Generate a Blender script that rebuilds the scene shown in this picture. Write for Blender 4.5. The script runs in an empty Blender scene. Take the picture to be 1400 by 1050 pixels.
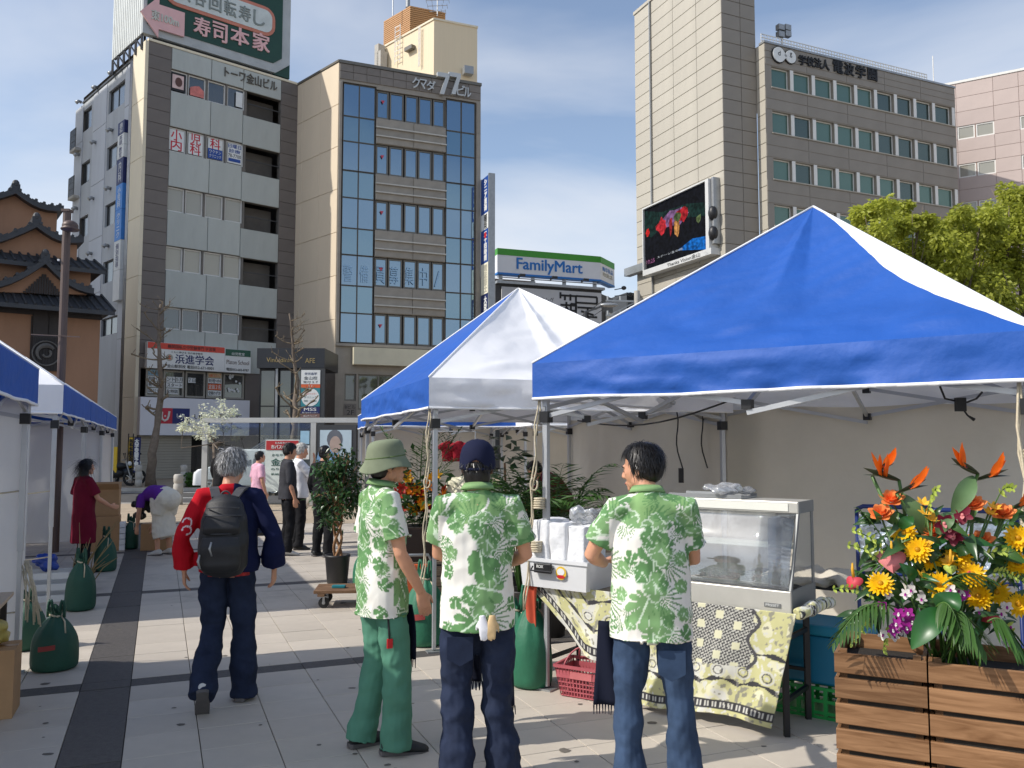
import bpy,bmesh,math,random
import numpy as np
from mathutils import Vector,Matrix,noise
random.seed(7)
SC=bpy.context.scene
COL=SC.collection
R=math.radians
PITCH=R(4.04);FPX=1160.0;CAMH=1.70
cam_d=bpy.data.cameras.new('camera');cam_d.sensor_width=36.0;cam_d.lens=36.0*FPX/1400.0
cam_d.clip_start=0.05;cam_d.clip_end=3000
cam=bpy.data.objects.new('camera',cam_d);COL.objects.link(cam)
cam.location=(0,0,CAMH);cam.rotation_euler=(math.pi/2+PITCH,0,0)
SC.camera=cam
SUN_AZ=R(18.0)
SUN_EL=R(41.0)
to_sun=Vector((-math.cos(SUN_AZ)*math.cos(SUN_EL),-math.sin(SUN_AZ)*math.cos(SUN_EL),math.sin(SUN_EL)))
sun_d=bpy.data.lights.new('sun','SUN');sun_d.energy=4.2;sun_d.angle=R(0.53);sun_d.color=(1.0,0.95,0.87)
sun=bpy.data.objects.new('sun',sun_d);COL.objects.link(sun)
sun.rotation_euler=to_sun.to_track_quat('Z','Y').to_euler();sun.location=(-20,-10,30)
world=bpy.data.worlds.new('World');SC.world=world;world.use_nodes=True
wn,wl=world.node_tree.nodes,world.node_tree.links
wn.clear()
w_out=wn.new('ShaderNodeOutputWorld');w_bg=wn.new('ShaderNodeBackground');w_bg.inputs['Strength'].default_value=0.14
sky=wn.new('ShaderNodeTexSky');sky.sky_type='NISHITA';sky.sun_disc=False
sky.sun_elevation=SUN_EL;sky.sun_rotation=math.atan2(to_sun.x,to_sun.y)
sky.air_density=1.0;sky.dust_density=1.0;sky.ozone_density=1.6;sky.altitude=20
w_tc=wn.new('ShaderNodeTexCoord');w_sep=wn.new('ShaderNodeSeparateXYZ');wl.new(w_tc.outputs['Generated'],w_sep.inputs[0])
w_zz=wn.new('ShaderNodeMath');w_zz.operation='MAXIMUM';w_zz.inputs[1].default_value=0.0;wl.new(w_sep.outputs['Z'],w_zz.inputs[0])
w_za=wn.new('ShaderNodeMath');w_za.operation='ADD';w_za.inputs[1].default_value=0.22;wl.new(w_zz.outputs[0],w_za.inputs[0])
w_dx=wn.new('ShaderNodeMath');w_dx.operation='DIVIDE';wl.new(w_sep.outputs['X'],w_dx.inputs[0]);wl.new(w_za.outputs[0],w_dx.inputs[1])
w_dy=wn.new('ShaderNodeMath');w_dy.operation='DIVIDE';wl.new(w_sep.outputs['Y'],w_dy.inputs[0]);wl.new(w_za.outputs[0],w_dy.inputs[1])
w_cmb=wn.new('ShaderNodeCombineXYZ');wl.new(w_dx.outputs[0],w_cmb.inputs[0]);wl.new(w_dy.outputs[0],w_cmb.inputs[1])
w_map=wn.new('ShaderNodeMapping');w_map.inputs['Location'].default_value=(2.75,0.35,0.0);w_map.inputs['Rotation'].default_value=(0,0,R(28));w_map.inputs['Scale'].default_value=(0.8,1.15,1)
wl.new(w_cmb.outputs[0],w_map.inputs[0])
w_no=wn.new('ShaderNodeTexNoise');w_no.inputs['Scale'].default_value=1.15;w_no.inputs['Detail'].default_value=6;w_no.inputs['Roughness'].default_value=0.5;w_no.inputs['Distortion'].default_value=0.35
wl.new(w_map.outputs[0],w_no.inputs['Vector'])
w_rmp=wn.new('ShaderNodeValToRGB');w_rmp.color_ramp.elements[0].position=0.42;w_rmp.color_ramp.elements[1].position=0.74
w_rmp.color_ramp.elements[0].color=(0,0,0,1);w_rmp.color_ramp.elements[1].color=(0.85,0.85,0.85,1)
w_bi=wn.new('ShaderNodeMapRange');w_bi.inputs['From Min'].default_value=.12;w_bi.inputs['From Max'].default_value=.50;w_bi.inputs['To Min'].default_value=.16;w_bi.inputs['To Max'].default_value=-.10
wl.new(w_sep.outputs['Z'],w_bi.inputs['Value']);w_ba=wn.new('ShaderNodeMath');w_ba.operation='ADD';wl.new(w_no.outputs['Fac'],w_ba.inputs[0]);wl.new(w_bi.outputs[0],w_ba.inputs[1]);wl.new(w_ba.outputs[0],w_rmp.inputs[0])
w_mix=wn.new('ShaderNodeMixRGB');wl.new(w_rmp.outputs[0],w_mix.inputs['Fac'])
w_hs=wn.new('ShaderNodeHueSaturation');w_hs.inputs['Saturation'].default_value=0.88;w_hs.inputs['Value'].default_value=1.3
wl.new(sky.outputs[0],w_hs.inputs['Color'])
wl.new(w_hs.outputs[0],w_mix.inputs['Color1']);w_mix.inputs['Color2'].default_value=(6.3,6.5,6.9,1)
wl.new(w_mix.outputs[0],w_bg.inputs['Color']);wl.new(w_bg.outputs[0],w_out.inputs['Surface'])
SC.view_settings.view_transform='Standard';SC.view_settings.look='None'
SC.view_settings.exposure=0.0;SC.view_settings.gamma=1.0;SC.view_settings.use_curve_mapping=False
SC.cycles.max_bounces=8;SC.cycles.transparent_max_bounces=12
Z3=Vector((0,0,1))
CP,SP=math.cos(PITCH),math.sin(PITCH)
def ray(u,v):
 zc=(525.0-v)/FPX
 return Vector(((u-700.0)/FPX,CP-zc*SP,SP+zc*CP))
def P(u,v,Y):
 d=ray(u,v);return Vector((0,0,CAMH))+d*(Y/d.y)
def G(u,v,z=0.0):
 d=ray(u,v);return Vector((0,0,CAMH))+d*((z-CAMH)/d.z)
def XY(u,Y,z=0.0):
 dep=Y*CP+(z-CAMH)*SP
 return Vector(((u-700.0)/FPX*dep,Y,z))
def wm(o):
 return(wm(o.parent)@o.matrix_basis)if o.parent else o.matrix_basis.copy()
def thing(name,label,cat,loc=(0,0,0),rz=0.0,group=None):
 o=bpy.data.objects.new(name,None);COL.objects.link(o)
 o.empty_display_size=0.2
 o.location=loc;o.rotation_euler=(0,0,rz)
 o['label']=label;o['category']=cat
 if group:o['group']=group
 return o
def tag(o,label,cat,group=None):
 o['label']=label;o['category']=cat
 if group:o['group']=group
 return o
def stuff(o):
 o['kind']='stuff';return o
def struct(o):
 o['kind']='structure';return o
def kids(o):return[c for c in COL.objects if c.parent==o]
def dup(o,parent=None,loc=None,rz=None,label=None,scale=None):
 ch=list(o.children)
 c=o.copy();COL.objects.link(c)
 if parent is not None:c.parent=parent
 if loc is not None:c.location=loc
 if rz is not None:c.rotation_euler=(0,0,rz)
 if scale is not None:c.scale=scale
 if label:c['label']=label
 for k in ch:dup(k,c)
 return c
class MB:
 def __init__(s):s.v=[];s.f=[];s.mi=[];s.m=0;s.col=[]
 def add(s,vs,fs):
  b=len(s.v);s.v.extend([tuple(q)for q in vs])
  for f in fs:s.f.append(tuple(b+i for i in f));s.mi.append(s.m)
  return s
 def quad(s,a,b,c,d):return s.add([a,b,c,d],[(0,1,2,3)])
 def bx(s,x0,x1,y0,y1,z0,z1):
  return s.add([(x0,y0,z0),(x1,y0,z0),(x1,y1,z0),(x0,y1,z0),(x0,y0,z1),(x1,y0,z1),(x1,y1,z1),(x0,y1,z1)],[(0,3,2,1),(4,5,6,7),(0,1,5,4),(1,2,6,5),(2,3,7,6),(3,0,4,7)])
 def obox(s,O,A,B,C):
  O,A,B,C=Vector(O),Vector(A),Vector(B),Vector(C)
  return s.add([O,O+A,O+A+B,O+B,O+C,O+A+C,O+A+B+C,O+B+C],[(0,3,2,1),(4,5,6,7),(0,1,5,4),(1,2,6,5),(2,3,7,6),(3,0,4,7)])
 def bar(s,p,q,w,h=None,up=Z3):
  p,q=Vector(p),Vector(q);h=h or w
  d=(q-p);dn=d.normalized()
  a=dn.cross(Vector(up))
  if a.length<1e-4:a=dn.cross(Vector((0,1,0)))
  a.normalize();b=a.cross(dn).normalized()
  return s.obox(p-a*w/2-b*h/2,a*w,d,b*h)
 def tube(s,pts,rad,n=8,cap=True):
  pts=[Vector(p)for p in pts];k=len(pts)
  rs=rad if isinstance(rad,(list,tuple))else[rad]*k
  ref=None;rings=[]
  for i,p in enumerate(pts):
   d=(pts[min(i+1,k-1)]-pts[max(i-1,0)]).normalized()
   if ref is None:
    ref=Vector((0,0,1))if abs(d.z)<0.9 else Vector((1,0,0))
   a=d.cross(ref)
   if a.length<1e-5:a=d.cross(Vector((0.3,1,0.2)))
   a.normalize();b=a.cross(d).normalized();ref=b
   rings.append([p+(a*math.cos(2*math.pi*j/n)+b*math.sin(2*math.pi*j/n))*rs[i]for j in range(n)])
  vs=[q for r_ in rings for q in r_];fs=[]
  for i in range(k-1):
   for j in range(n):
    fs.append((i*n+j,i*n+(j+1)%n,(i+1)*n+(j+1)%n,(i+1)*n+j))
  if cap:
   fs.append(tuple(range(n-1,-1,-1)));fs.append(tuple((k-1)*n+j for j in range(n)))
  return s.add(vs,fs)
 def cyl(s,p,q,r,n=12):return s.tube([p,q],r,n)
 def lathe(s,prof,c=(0,0,0),n=24,cap=True):
  vs=[];fs=[];k=len(prof)
  for(r,z)in prof:
   for j in range(n):
    vs.append((c[0]+r*math.cos(2*math.pi*j/n),c[1]+r*math.sin(2*math.pi*j/n),c[2]+z))
  for i in range(k-1):
   for j in range(n):fs.append((i*n+j,i*n+(j+1)%n,(i+1)*n+(j+1)%n,(i+1)*n+j))
  if cap:fs.append(tuple(range(n-1,-1,-1)));fs.append(tuple((k-1)*n+j for j in range(n)))
  return s.add(vs,fs)
 def prism(s,poly,ext):
  ext=Vector(ext);poly=[Vector(p)for p in poly];n=len(poly)
  vs=poly+[p+ext for p in poly]
  fs=[tuple(range(n-1,-1,-1)),tuple(n+i for i in range(n))]
  for i in range(n):fs.append((i,(i+1)%n,n+(i+1)%n,n+i))
  return s.add(vs,fs)
 def grid(s,fn,nu,nv):
  vs=[fn(i/nu,j/nv)for j in range(nv+1)for i in range(nu+1)]
  fs=[(j*(nu+1)+i,j*(nu+1)+i+1,(j+1)*(nu+1)+i+1,(j+1)*(nu+1)+i)for j in range(nv)for i in range(nu)]
  return s.add(vs,fs)
 def ell(s,c,r,M=None,nu=16,nv=10):
  c=Vector(c);M=M or Matrix.Identity(3)
  vs=[];fs=[]
  for i in range(nv+1):
   t=math.pi*i/nv
   for j in range(nu):
    a=2*math.pi*j/nu
    vs.append(c+M@Vector((r[0]*math.sin(t)*math.cos(a),r[1]*math.sin(t)*math.sin(a),r[2]*math.cos(t))))
  for i in range(nv):
   for j in range(nu):fs.append((i*nu+j,(i+1)*nu+j,(i+1)*nu+(j+1)%nu,i*nu+(j+1)%nu))
  return s.add(vs,fs)
 def mesh(s,name,mats=None,smooth=False,M=None):
  me=bpy.data.meshes.new(name)
  v=s.v
  if M is not None:v=[tuple(M@Vector(p))for p in s.v]
  me.from_pydata(v,[],s.f)
  if mats is not None:
   if not isinstance(mats,(list,tuple)):mats=[mats]
   for m in mats:me.materials.append(m)
   if len(mats)>1:me.polygons.foreach_set('material_index',s.mi)
  if smooth:me.polygons.foreach_set('use_smooth',[True]*len(me.polygons))
  me.update()
  return me
 def build(s,name,mats,parent=None,smooth=False,world=True,bevel=0,solid=0,label=None,auto=False):
  M=wm(parent).inverted()if(parent is not None and world)else None
  me=s.mesh(name,mats,smooth or auto,M)
  if auto:
   try:me.set_sharp_from_angle(angle=R(35))
   except Exception:pass
  o=bpy.data.objects.new(name,me);COL.objects.link(o)
  if parent is not None:o.parent=parent
  if bevel:
   b=o.modifiers.new('bevel','BEVEL');b.width=bevel;b.segments=2;b.limit_method='ANGLE'
  if solid:
   b=o.modifiers.new('solid','SOLIDIFY');b.thickness=solid;b.offset=0
  if label:o['label']=label
  return o
def obj(name,me,parent=None,M=None,label=None):
 o=bpy.data.objects.new(name,me);COL.objects.link(o)
 if parent is not None:o.parent=parent
 if M is not None:o.matrix_basis=(wm(parent).inverted()@M)if parent is not None else M
 if label:o['label']=label
 return o
def smooth_obj(o):
 o.data.polygons.foreach_set('use_smooth',[True]*len(o.data.polygons));return o
def vco_(me):
 a=np.empty(len(me.vertices)*3);me.vertices.foreach_get('co',a);return a.reshape(-1,3)
def text_obj(name,s,M,w,h,mat,parent=None,ext=0.004,bold=0.0,vertical=False,spacing=1.0):
 cu=bpy.data.curves.new('txt','FONT');cu.body='\n'.join(s)if vertical else s
 cu.size=1.0;cu.extrude=ext;cu.resolution_u=3
 cu.align_x='CENTER' if vertical else 'LEFT';cu.space_character=spacing
 if vertical:cu.space_line=0.95
 t=bpy.data.objects.new('txt',cu);COL.objects.link(t)
 dg=bpy.context.evaluated_depsgraph_get()
 me=bpy.data.meshes.new_from_object(t.evaluated_get(dg))
 COL.objects.unlink(t);bpy.data.objects.remove(t);bpy.data.curves.remove(cu)
 n=len(me.vertices)
 if n==0:return None
 co=np.empty(n*3);me.vertices.foreach_get('co',co);co=co.reshape(-1,3)
 mn,mx=co[:,:2].min(0),co[:,:2].max(0);sz=np.maximum(mx-mn,1e-6)
 if w is None:w=h*sz[0]/sz[1]
 if h is None:h=w*sz[1]/sz[0]
 co[:,0]=(co[:,0]-(mn[0]+mx[0])/2)*w/sz[0]
 co[:,1]=(co[:,1]-(mn[1]+mx[1])/2)*h/sz[1]
 me.vertices.foreach_set('co',co.reshape(-1));me.name=name
 me.materials.clear();me.materials.append(mat);me.update()
 if bold and h:
  co=vco_(me);fs=[tuple(p.vertices)for p in me.polygons];b=bold*h*(.55 if len(s)<3 or vertical else .8);vs=[];ff=[]
  for i,(dx,dy)in enumerate(((-b,-b*.5),(b,-b*.5),(-b,b*.5),(b,b*.5))):
   o_=len(vs);vs+=[(x+dx,y+dy,z+.0007*i)for x,y,z in co];ff+=[tuple(q+o_ for q in f)for f in fs]
  m2=bpy.data.meshes.new(name);m2.from_pydata(vs,[],ff);m2.materials.append(mat);m2.update();me=m2
 return obj(name,me,parent,M)
def new_mat(name):
 m=bpy.data.materials.new(name);m.use_nodes=True
 nt=m.node_tree;b=nt.nodes['Principled BSDF']
 return m,nt,b
def pm(name,rgb,rough=0.6,var=0.12,scale=4.0,bump=0.0,bscale=60.0,metal=0.0,spec=0.5,objvar=0.0,dirt=0.0,trans=0.0,stretch=None,emis=0.0,coat=0.0,sub=0.0,alpha=1.0,attr=False,bdist=0.004):
 """noise-mottled principled surface; objvar: brightness differs from object to object; attr: colour attribute 'Col' tints"""
 m,nt,b=new_mat(name);N,L=nt.nodes,nt.links
 tc=N.new('ShaderNodeTexCoord');vec=tc.outputs['Object']
 if stretch:
  mp=N.new('ShaderNodeMapping');mp.inputs['Scale'].default_value=stretch;L.new(vec,mp.inputs[0]);vec=mp.outputs[0]
 no=N.new('ShaderNodeTexNoise');no.inputs['Scale'].default_value=scale;no.inputs['Detail'].default_value=7;no.inputs['Roughness'].default_value=0.6
 L.new(vec,no.inputs['Vector'])
 r=N.new('ShaderNodeMapRange');r.inputs['From Min'].default_value=0.3;r.inputs['From Max'].default_value=0.7
 r.inputs['To Min'].default_value=1-var;r.inputs['To Max'].default_value=1+var
 L.new(no.outputs['Fac'],r.inputs['Value']);fac=r.outputs[0]
 if objvar:
  oi=N.new('ShaderNodeObjectInfo');r2=N.new('ShaderNodeMapRange');r2.inputs['To Min'].default_value=1-objvar;r2.inputs['To Max'].default_value=1+objvar
  L.new(oi.outputs['Random'],r2.inputs['Value']);mu=N.new('ShaderNodeMath');mu.operation='MULTIPLY'
  L.new(fac,mu.inputs[0]);L.new(r2.outputs[0],mu.inputs[1]);fac=mu.outputs[0]
 if dirt:
  n2=N.new('ShaderNodeTexNoise');n2.inputs['Scale'].default_value=scale*0.35;n2.inputs['Detail'].default_value=10;n2.inputs['Roughness'].default_value=0.72
  L.new(vec,n2.inputs['Vector'])
  r3=N.new('ShaderNodeMapRange');r3.inputs['From Min'].default_value=0.5;r3.inputs['From Max'].default_value=0.72;r3.inputs['To Min'].default_value=1;r3.inputs['To Max'].default_value=1-dirt
  L.new(n2.outputs['Fac'],r3.inputs['Value']);mu=N.new('ShaderNodeMath');mu.operation='MULTIPLY'
  L.new(fac,mu.inputs[0]);L.new(r3.outputs[0],mu.inputs[1]);fac=mu.outputs[0]
 mx=N.new('ShaderNodeVectorMath');mx.operation='SCALE'
 if attr:
  ca=N.new('ShaderNodeAttribute');ca.attribute_name='Col';L.new(ca.outputs['Color'],mx.inputs[0])
 else:mx.inputs[0].default_value=rgb
 L.new(fac,mx.inputs['Scale']);L.new(mx.outputs[0],b.inputs['Base Color'])
 b.inputs['Roughness'].default_value=rough;b.inputs['Metallic'].default_value=metal
 b.inputs['Specular IOR Level'].default_value=spec
 if coat:b.inputs['Coat Weight'].default_value=coat;b.inputs['Coat Roughness'].default_value=0.08
 if alpha<1:b.inputs['Alpha'].default_value=alpha
 if emis:
  L.new(mx.outputs[0],b.inputs['Emission Color']);b.inputs['Emission Strength'].default_value=emis
 if bump:
  n3=N.new('ShaderNodeTexNoise');n3.inputs['Scale'].default_value=bscale;n3.inputs['Detail'].default_value=5;L.new(vec,n3.inputs['Vector'])
  bp=N.new('ShaderNodeBump');bp.inputs['Strength'].default_value=bump;bp.inputs['Distance'].default_value=bdist
  L.new(n3.outputs['Fac'],bp.inputs['Height']);L.new(bp.outputs[0],b.inputs['Normal'])
 if trans:
  out=[n for n in N if n.type=='OUTPUT_MATERIAL'][0]
  tr=N.new('ShaderNodeBsdfTranslucent');L.new(mx.outputs[0],tr.inputs['Color'])
  ms=N.new('ShaderNodeMixShader');ms.inputs[0].default_value=trans
  L.new(b.outputs[0],ms.inputs[1]);L.new(tr.outputs[0],ms.inputs[2]);L.new(ms.outputs[0],out.inputs['Surface'])
 return m
def glass_mat(name,tint,dark=0.03,refl=0.5,rough=0.02,wob=0.0):
 """window glass seen from outside: dark interior plus a tinted mirror reflection growing at grazing angles"""
 m,nt,b=new_mat(name);N,L=nt.nodes,nt.links
 out=[n for n in N if n.type=='OUTPUT_MATERIAL'][0]
 b.inputs['Base Color'].default_value=(tint[0]*dark,tint[1]*dark,tint[2]*dark,1);b.inputs['Roughness'].default_value=0.25
 oi=N.new('ShaderNodeObjectInfo')
 gl=N.new('ShaderNodeBsdfGlossy');gl.inputs['Roughness'].default_value=rough;gl.inputs['Color'].default_value=(*tint,1)
 lw=N.new('ShaderNodeLayerWeight');lw.inputs['Blend'].default_value=0.4
 r=N.new('ShaderNodeMapRange');r.inputs['To Min'].default_value=refl;r.inputs['To Max'].default_value=max(.6,refl);L.new(lw.outputs['Fresnel'],r.inputs['Value'])
 ms=N.new('ShaderNodeMixShader');L.new(r.outputs[0],ms.inputs[0]);L.new(b.outputs[0],ms.inputs[1]);L.new(gl.outputs[0],ms.inputs[2])
 L.new(ms.outputs[0],out.inputs['Surface'])
 if wob:
  tc=N.new('ShaderNodeTexCoord');n3=N.new('ShaderNodeTexNoise');n3.inputs['Scale'].default_value=0.8;L.new(tc.outputs['Object'],n3.inputs['Vector'])
  bp=N.new('ShaderNodeBump');bp.inputs['Strength'].default_value=wob;bp.inputs['Distance'].default_value=0.02
  L.new(n3.outputs['Fac'],bp.inputs['Height']);L.new(bp.outputs[0],gl.inputs['Normal'])
 return m
def clear_mat(name,tint=(0.9,0.95,0.95),refl=0.12,haze=0.06,rough=0.02,frost=0.0):
 """see-through sheet: mostly transparent, some mirror, a little dust"""
 m,nt,b=new_mat(name);N,L=nt.nodes,nt.links
 out=[n for n in N if n.type=='OUTPUT_MATERIAL'][0]
 tr=N.new('ShaderNodeBsdfTransparent');tr.inputs['Color'].default_value=(*tint,1)
 b.inputs['Base Color'].default_value=(0.8,0.82,0.84,1);b.inputs['Roughness'].default_value=0.5
 gl=N.new('ShaderNodeBsdfGlossy');gl.inputs['Roughness'].default_value=rough
 lw=N.new('ShaderNodeLayerWeight');lw.inputs['Blend'].default_value=0.35
 r=N.new('ShaderNodeMapRange');r.inputs['To Min'].default_value=refl;r.inputs['To Max'].default_value=0.9;L.new(lw.outputs['Fresnel'],r.inputs['Value'])
 m1=N.new('ShaderNodeMixShader');m1.inputs[0].default_value=haze;L.new(tr.outputs[0],m1.inputs[1]);L.new(b.outputs[0],m1.inputs[2])
 if frost:
  tc=N.new('ShaderNodeTexCoord');no=N.new('ShaderNodeTexNoise');no.inputs['Scale'].default_value=3.0;no.inputs['Detail'].default_value=8;no.inputs['Distortion'].default_value=1.5;L.new(tc.outputs['Object'],no.inputs['Vector'])
  rr=N.new('ShaderNodeMapRange');rr.inputs['From Min'].default_value=0.42;rr.inputs['From Max'].default_value=0.75;rr.inputs['To Min'].default_value=haze;rr.inputs['To Max'].default_value=haze+frost
  L.new(no.outputs['Fac'],rr.inputs['Value']);L.new(rr.outputs[0],m1.inputs[0])
 m2=N.new('ShaderNodeMixShader');L.new(r.outputs[0],m2.inputs[0]);L.new(m1.outputs[0],m2.inputs[1]);L.new(gl.outputs[0],m2.inputs[2])
 L.new(m2.outputs[0],out.inputs['Surface'])
 return m
def corrugated(name,rgb,freq,rough=0.55,strength=0.5,var=0.08):
 m=pm(name,rgb,rough,var,0.6,dirt=0.25,stretch=(1.5,1.5,0.4),objvar=0.05);nt=m.node_tree;N,L=nt.nodes,nt.links
 b=nt.nodes['Principled BSDF'];tc=N.new('ShaderNodeTexCoord')
 wv=N.new('ShaderNodeTexWave');wv.inputs['Scale'].default_value=freq;wv.bands_direction='X';L.new(tc.outputs['Object'],wv.inputs['Vector'])
 bp=N.new('ShaderNodeBump');bp.inputs['Strength'].default_value=strength;bp.inputs['Distance'].default_value=0.02
 L.new(wv.outputs['Fac'],bp.inputs['Height']);L.new(bp.outputs[0],b.inputs['Normal'])
 return m
def C(r,g,b):
 f=lambda c:(c/255/12.92)if c/255<=0.04045 else((c/255+0.055)/1.055)**2.4
 return(f(r),f(g),f(b))
class Fac:
 """vertical plane: O ground corner, direction angle phi of +x along the wall; outward normal n = r x Z"""
 def __init__(s,O,phi,root):
  s.O=Vector(O);s.phi=phi;s.r=Vector((math.cos(phi),math.sin(phi),0));s.n=s.r.cross(Z3);s.root=root
 def pt(s,x,z,d=0.0):return s.O+s.r*x+Z3*z+s.n*d
 def uv(s,u,v,d=0.0):
  dr=ray(u,v);c=Vector((0,0,CAMH));o=s.O+s.n*d
  t=(o-c).dot(s.n)/dr.dot(s.n);p=c+dr*t-s.O
  return p.dot(s.r),p.z
 def box(s,mb,x0,x1,z0,z1,d0,d1):
  return mb.obox(s.pt(x0,z0,d1),s.r*(x1-x0),-s.n*(d1-d0),Z3*(z1-z0))
 def M(s,x,z,d=0.0):
  m=Matrix.Rotation(s.phi,4,'Z');m.translation=s.pt(x,z,d);return m
 def T(s,x,z,d=0.0):
  m=Matrix((s.r,Z3,s.n)).transposed().to_4x4();m.translation=s.pt(x,z,d);return m
 def text(s,st,u0,v0,u1,v1,mat,parent,d=0.02,name='lettering',**k):
  """lettering filling the facade rectangle seen between two picture corners"""
  x0,za=s.uv(u0,(v0+v1)/2,d);x1,zb=s.uv(u1,(v0+v1)/2,d)
  xm=(x0+x1)/2
  _,zt=s.uv((u0+u1)/2,v0,d);_,zl=s.uv((u0+u1)/2,v1,d)
  return text_obj(name,st,s.T(xm,(zt+zl)/2,d),x1-x0,zt-zl,mat,parent,**k)
 def wall(s,mb,x0,x1,z0,z1,holes=(),depth=0.2,d=0.0):
  xs=sorted(set([x0,x1]+[h[0]for h in holes]+[h[1]for h in holes]))
  zs=sorted(set([z0,z1]+[h[2]for h in holes]+[h[3]for h in holes]))
  xs=[x for x in xs if x0<=x<=x1];zs=[z for z in zs if z0<=z<=z1]
  for i in range(len(xs)-1):
   for j in range(len(zs)-1):
    cx,cz=(xs[i]+xs[i+1])/2,(zs[j]+zs[j+1])/2
    if any(h[0]<cx<h[1]and h[2]<cz<h[3]for h in holes):continue
    mb.quad(s.pt(xs[i],zs[j],d),s.pt(xs[i+1],zs[j],d),s.pt(xs[i+1],zs[j+1],d),s.pt(xs[i],zs[j+1],d))
  for(a,b,c,e)in holes:
   mb.quad(s.pt(a,c,d),s.pt(b,c,d),s.pt(b,c,d-depth),s.pt(a,c,d-depth))
   mb.quad(s.pt(a,e,d-depth),s.pt(b,e,d-depth),s.pt(b,e,d),s.pt(a,e,d))
   mb.quad(s.pt(a,c,d),s.pt(a,c,d-depth),s.pt(a,e,d-depth),s.pt(a,e,d))
   mb.quad(s.pt(b,c,d-depth),s.pt(b,c,d),s.pt(b,e,d),s.pt(b,e,d-depth))
  return mb
_cache={}
def window(fac,x0,x1,z0,z1,parent,fmat,gmat,d=-0.12,fw=0.06,fd=0.08,bars=(),blind=None,blind_drop=1.0,name='window'):
 """frame (a part) with its pane (a sub-part); meshes shared between windows of one size"""
 w,h=x1-x0,z1-z0
 key=('win',round(w,2),round(h,2),fmat.name,fw,fd,tuple(bars))
 if key not in _cache:
  mb=MB()
  mb.bx(0,w,0,fd,0,fw);mb.bx(0,w,0,fd,h-fw,h);mb.bx(0,fw,0,fd,fw,h-fw);mb.bx(w-fw,w,0,fd,fw,h-fw)
  for b in bars:mb.bx(b*w-fw/2,b*w+fw/2,0.005,fd-0.005,fw,h-fw)
  _cache[key]=mb.mesh('window',fmat)
 f=obj(name,_cache[key],parent,fac.M(x0,z0,d))
 k2=('pane',round(w,2),round(h,2),gmat.name)
 if k2 not in _cache:
  mb=MB();mb.bx(fw*0.9,w-fw*0.9,fd*0.4,fd*0.6,fw*0.9,h-fw*0.9);_cache[k2]=mb.mesh('pane',gmat)
 obj('pane',_cache[k2],f)
 if blind is not None:
  mb=MB();mb.bx(fw,w-fw,fd*0.3,fd*0.38,h-fw-(h-2*fw)*blind_drop,h-fw)
  mb.build('blind',blind,f,world=False)
 return f
def panel_set(fac,cells,parent,mat,d0=0.0,th=0.04,gap=0.02,name='cladding_panel'):
 """one object per panel, mesh shared by size"""
 for(x0,x1,z0,z1)in cells:
  w,h=x1-x0-gap,z1-z0-gap
  key=('pan',round(w,2),round(h,2),mat.name,th)
  if key not in _cache:
   mb=MB();e=min(0.012,th*0.4)
   mb.add([(0,th,0),(w,th,0),(w,th,h),(0,th,h),(0,e,0),(w,e,0),(w,e,h),(0,e,h),(e,0,e),(w-e,0,e),(w-e,0,h-e),(e,0,h-e)],[(8,9,10,11),(4,5,9,8),(5,6,10,9),(6,7,11,10),(7,4,8,11),(0,1,5,4),(1,2,6,5),(2,3,7,6),(3,0,4,7)])
   _cache[key]=mb.mesh(name,mat)
  obj(name,_cache[key],parent,fac.M(x0+gap/2,z0+gap/2,d0+th))
M_SLAB=pm('pale_granite_slab',C(192,182,168),0.62,0.08,3.0,bump=0.3,bscale=220,objvar=0.07,dirt=0.42,bdist=0.002)
M_SLABD=pm('dark_granite',C(82,78,75),0.65,0.22,30.0,bump=0.8,bscale=90,objvar=0.12,dirt=0.2,bdist=0.006)
M_JOINT=pm('joint_sand',C(64,61,58),0.95,0.2,8.0)
M_ASPH=pm('asphalt',C(78,77,76),0.9,0.14,2.0,bump=0.5,bscale=300,dirt=0.15)
M_PAVE2=pm('tan_block_paving',C(168,152,130),0.85,0.12,3.0,bump=0.3,bscale=80,dirt=0.2,objvar=0.08)
M_CONC=pm('concrete',C(176,172,164),0.85,0.08,3.0,bump=0.2,bscale=120,dirt=0.2,objvar=0.05)
M_LINE=pm('road_paint',C(226,226,222),0.7,0.08,6.0,dirt=0.25)
M_WHITE=pm('white_paint',C(226,226,222),0.5,0.04,2.0)
M_BLACKM=pm('black_metal',(0.012,0.012,0.014),0.45,0.1,6.0)
M_DKGREY=pm('dark_grey_metal',(0.045,0.047,0.05),0.45,0.1,5.0)
M_ALU=pm('brushed_aluminium',C(196,198,200),0.38,0.06,10.0,metal=0.75)
M_STEEL=pm('dull_steel',C(160,162,163),0.45,0.1,8.0,metal=0.6,dirt=0.2)
M_RED=pm('sign_red',C(190,32,36),0.5,0.05,3.0)
M_BLUE=pm('sign_blue',C(24,70,150),0.5,0.05,3.0)
M_NAVY=pm('sign_navy',C(24,36,92),0.5,0.05,3.0)
M_INK=pm('black_ink',(0.012,0.012,0.013),0.6,0.05,3.0)
M_INKN=pm('navy_ink',C(28,38,96),0.6,0.05,3.0)
M_GREENS=pm('sign_green',C(26,84,62),0.5,0.05,3.0)
M_ORANGE=pm('sign_orange',C(214,96,50),0.55,0.05,3.0)
M_YEL=pm('sign_yellow',C(226,186,48),0.55,0.05,3.0)
M_GDARK=glass_mat('dark_window_glass',(0.75,0.8,0.82),0.03,0.09,0.03,0.15)
M_GGREY=glass_mat('curtained_window_glass',(0.74,0.71,0.6),0.42,0.06,0.05,0.1)
GA=R(22.5)
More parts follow.
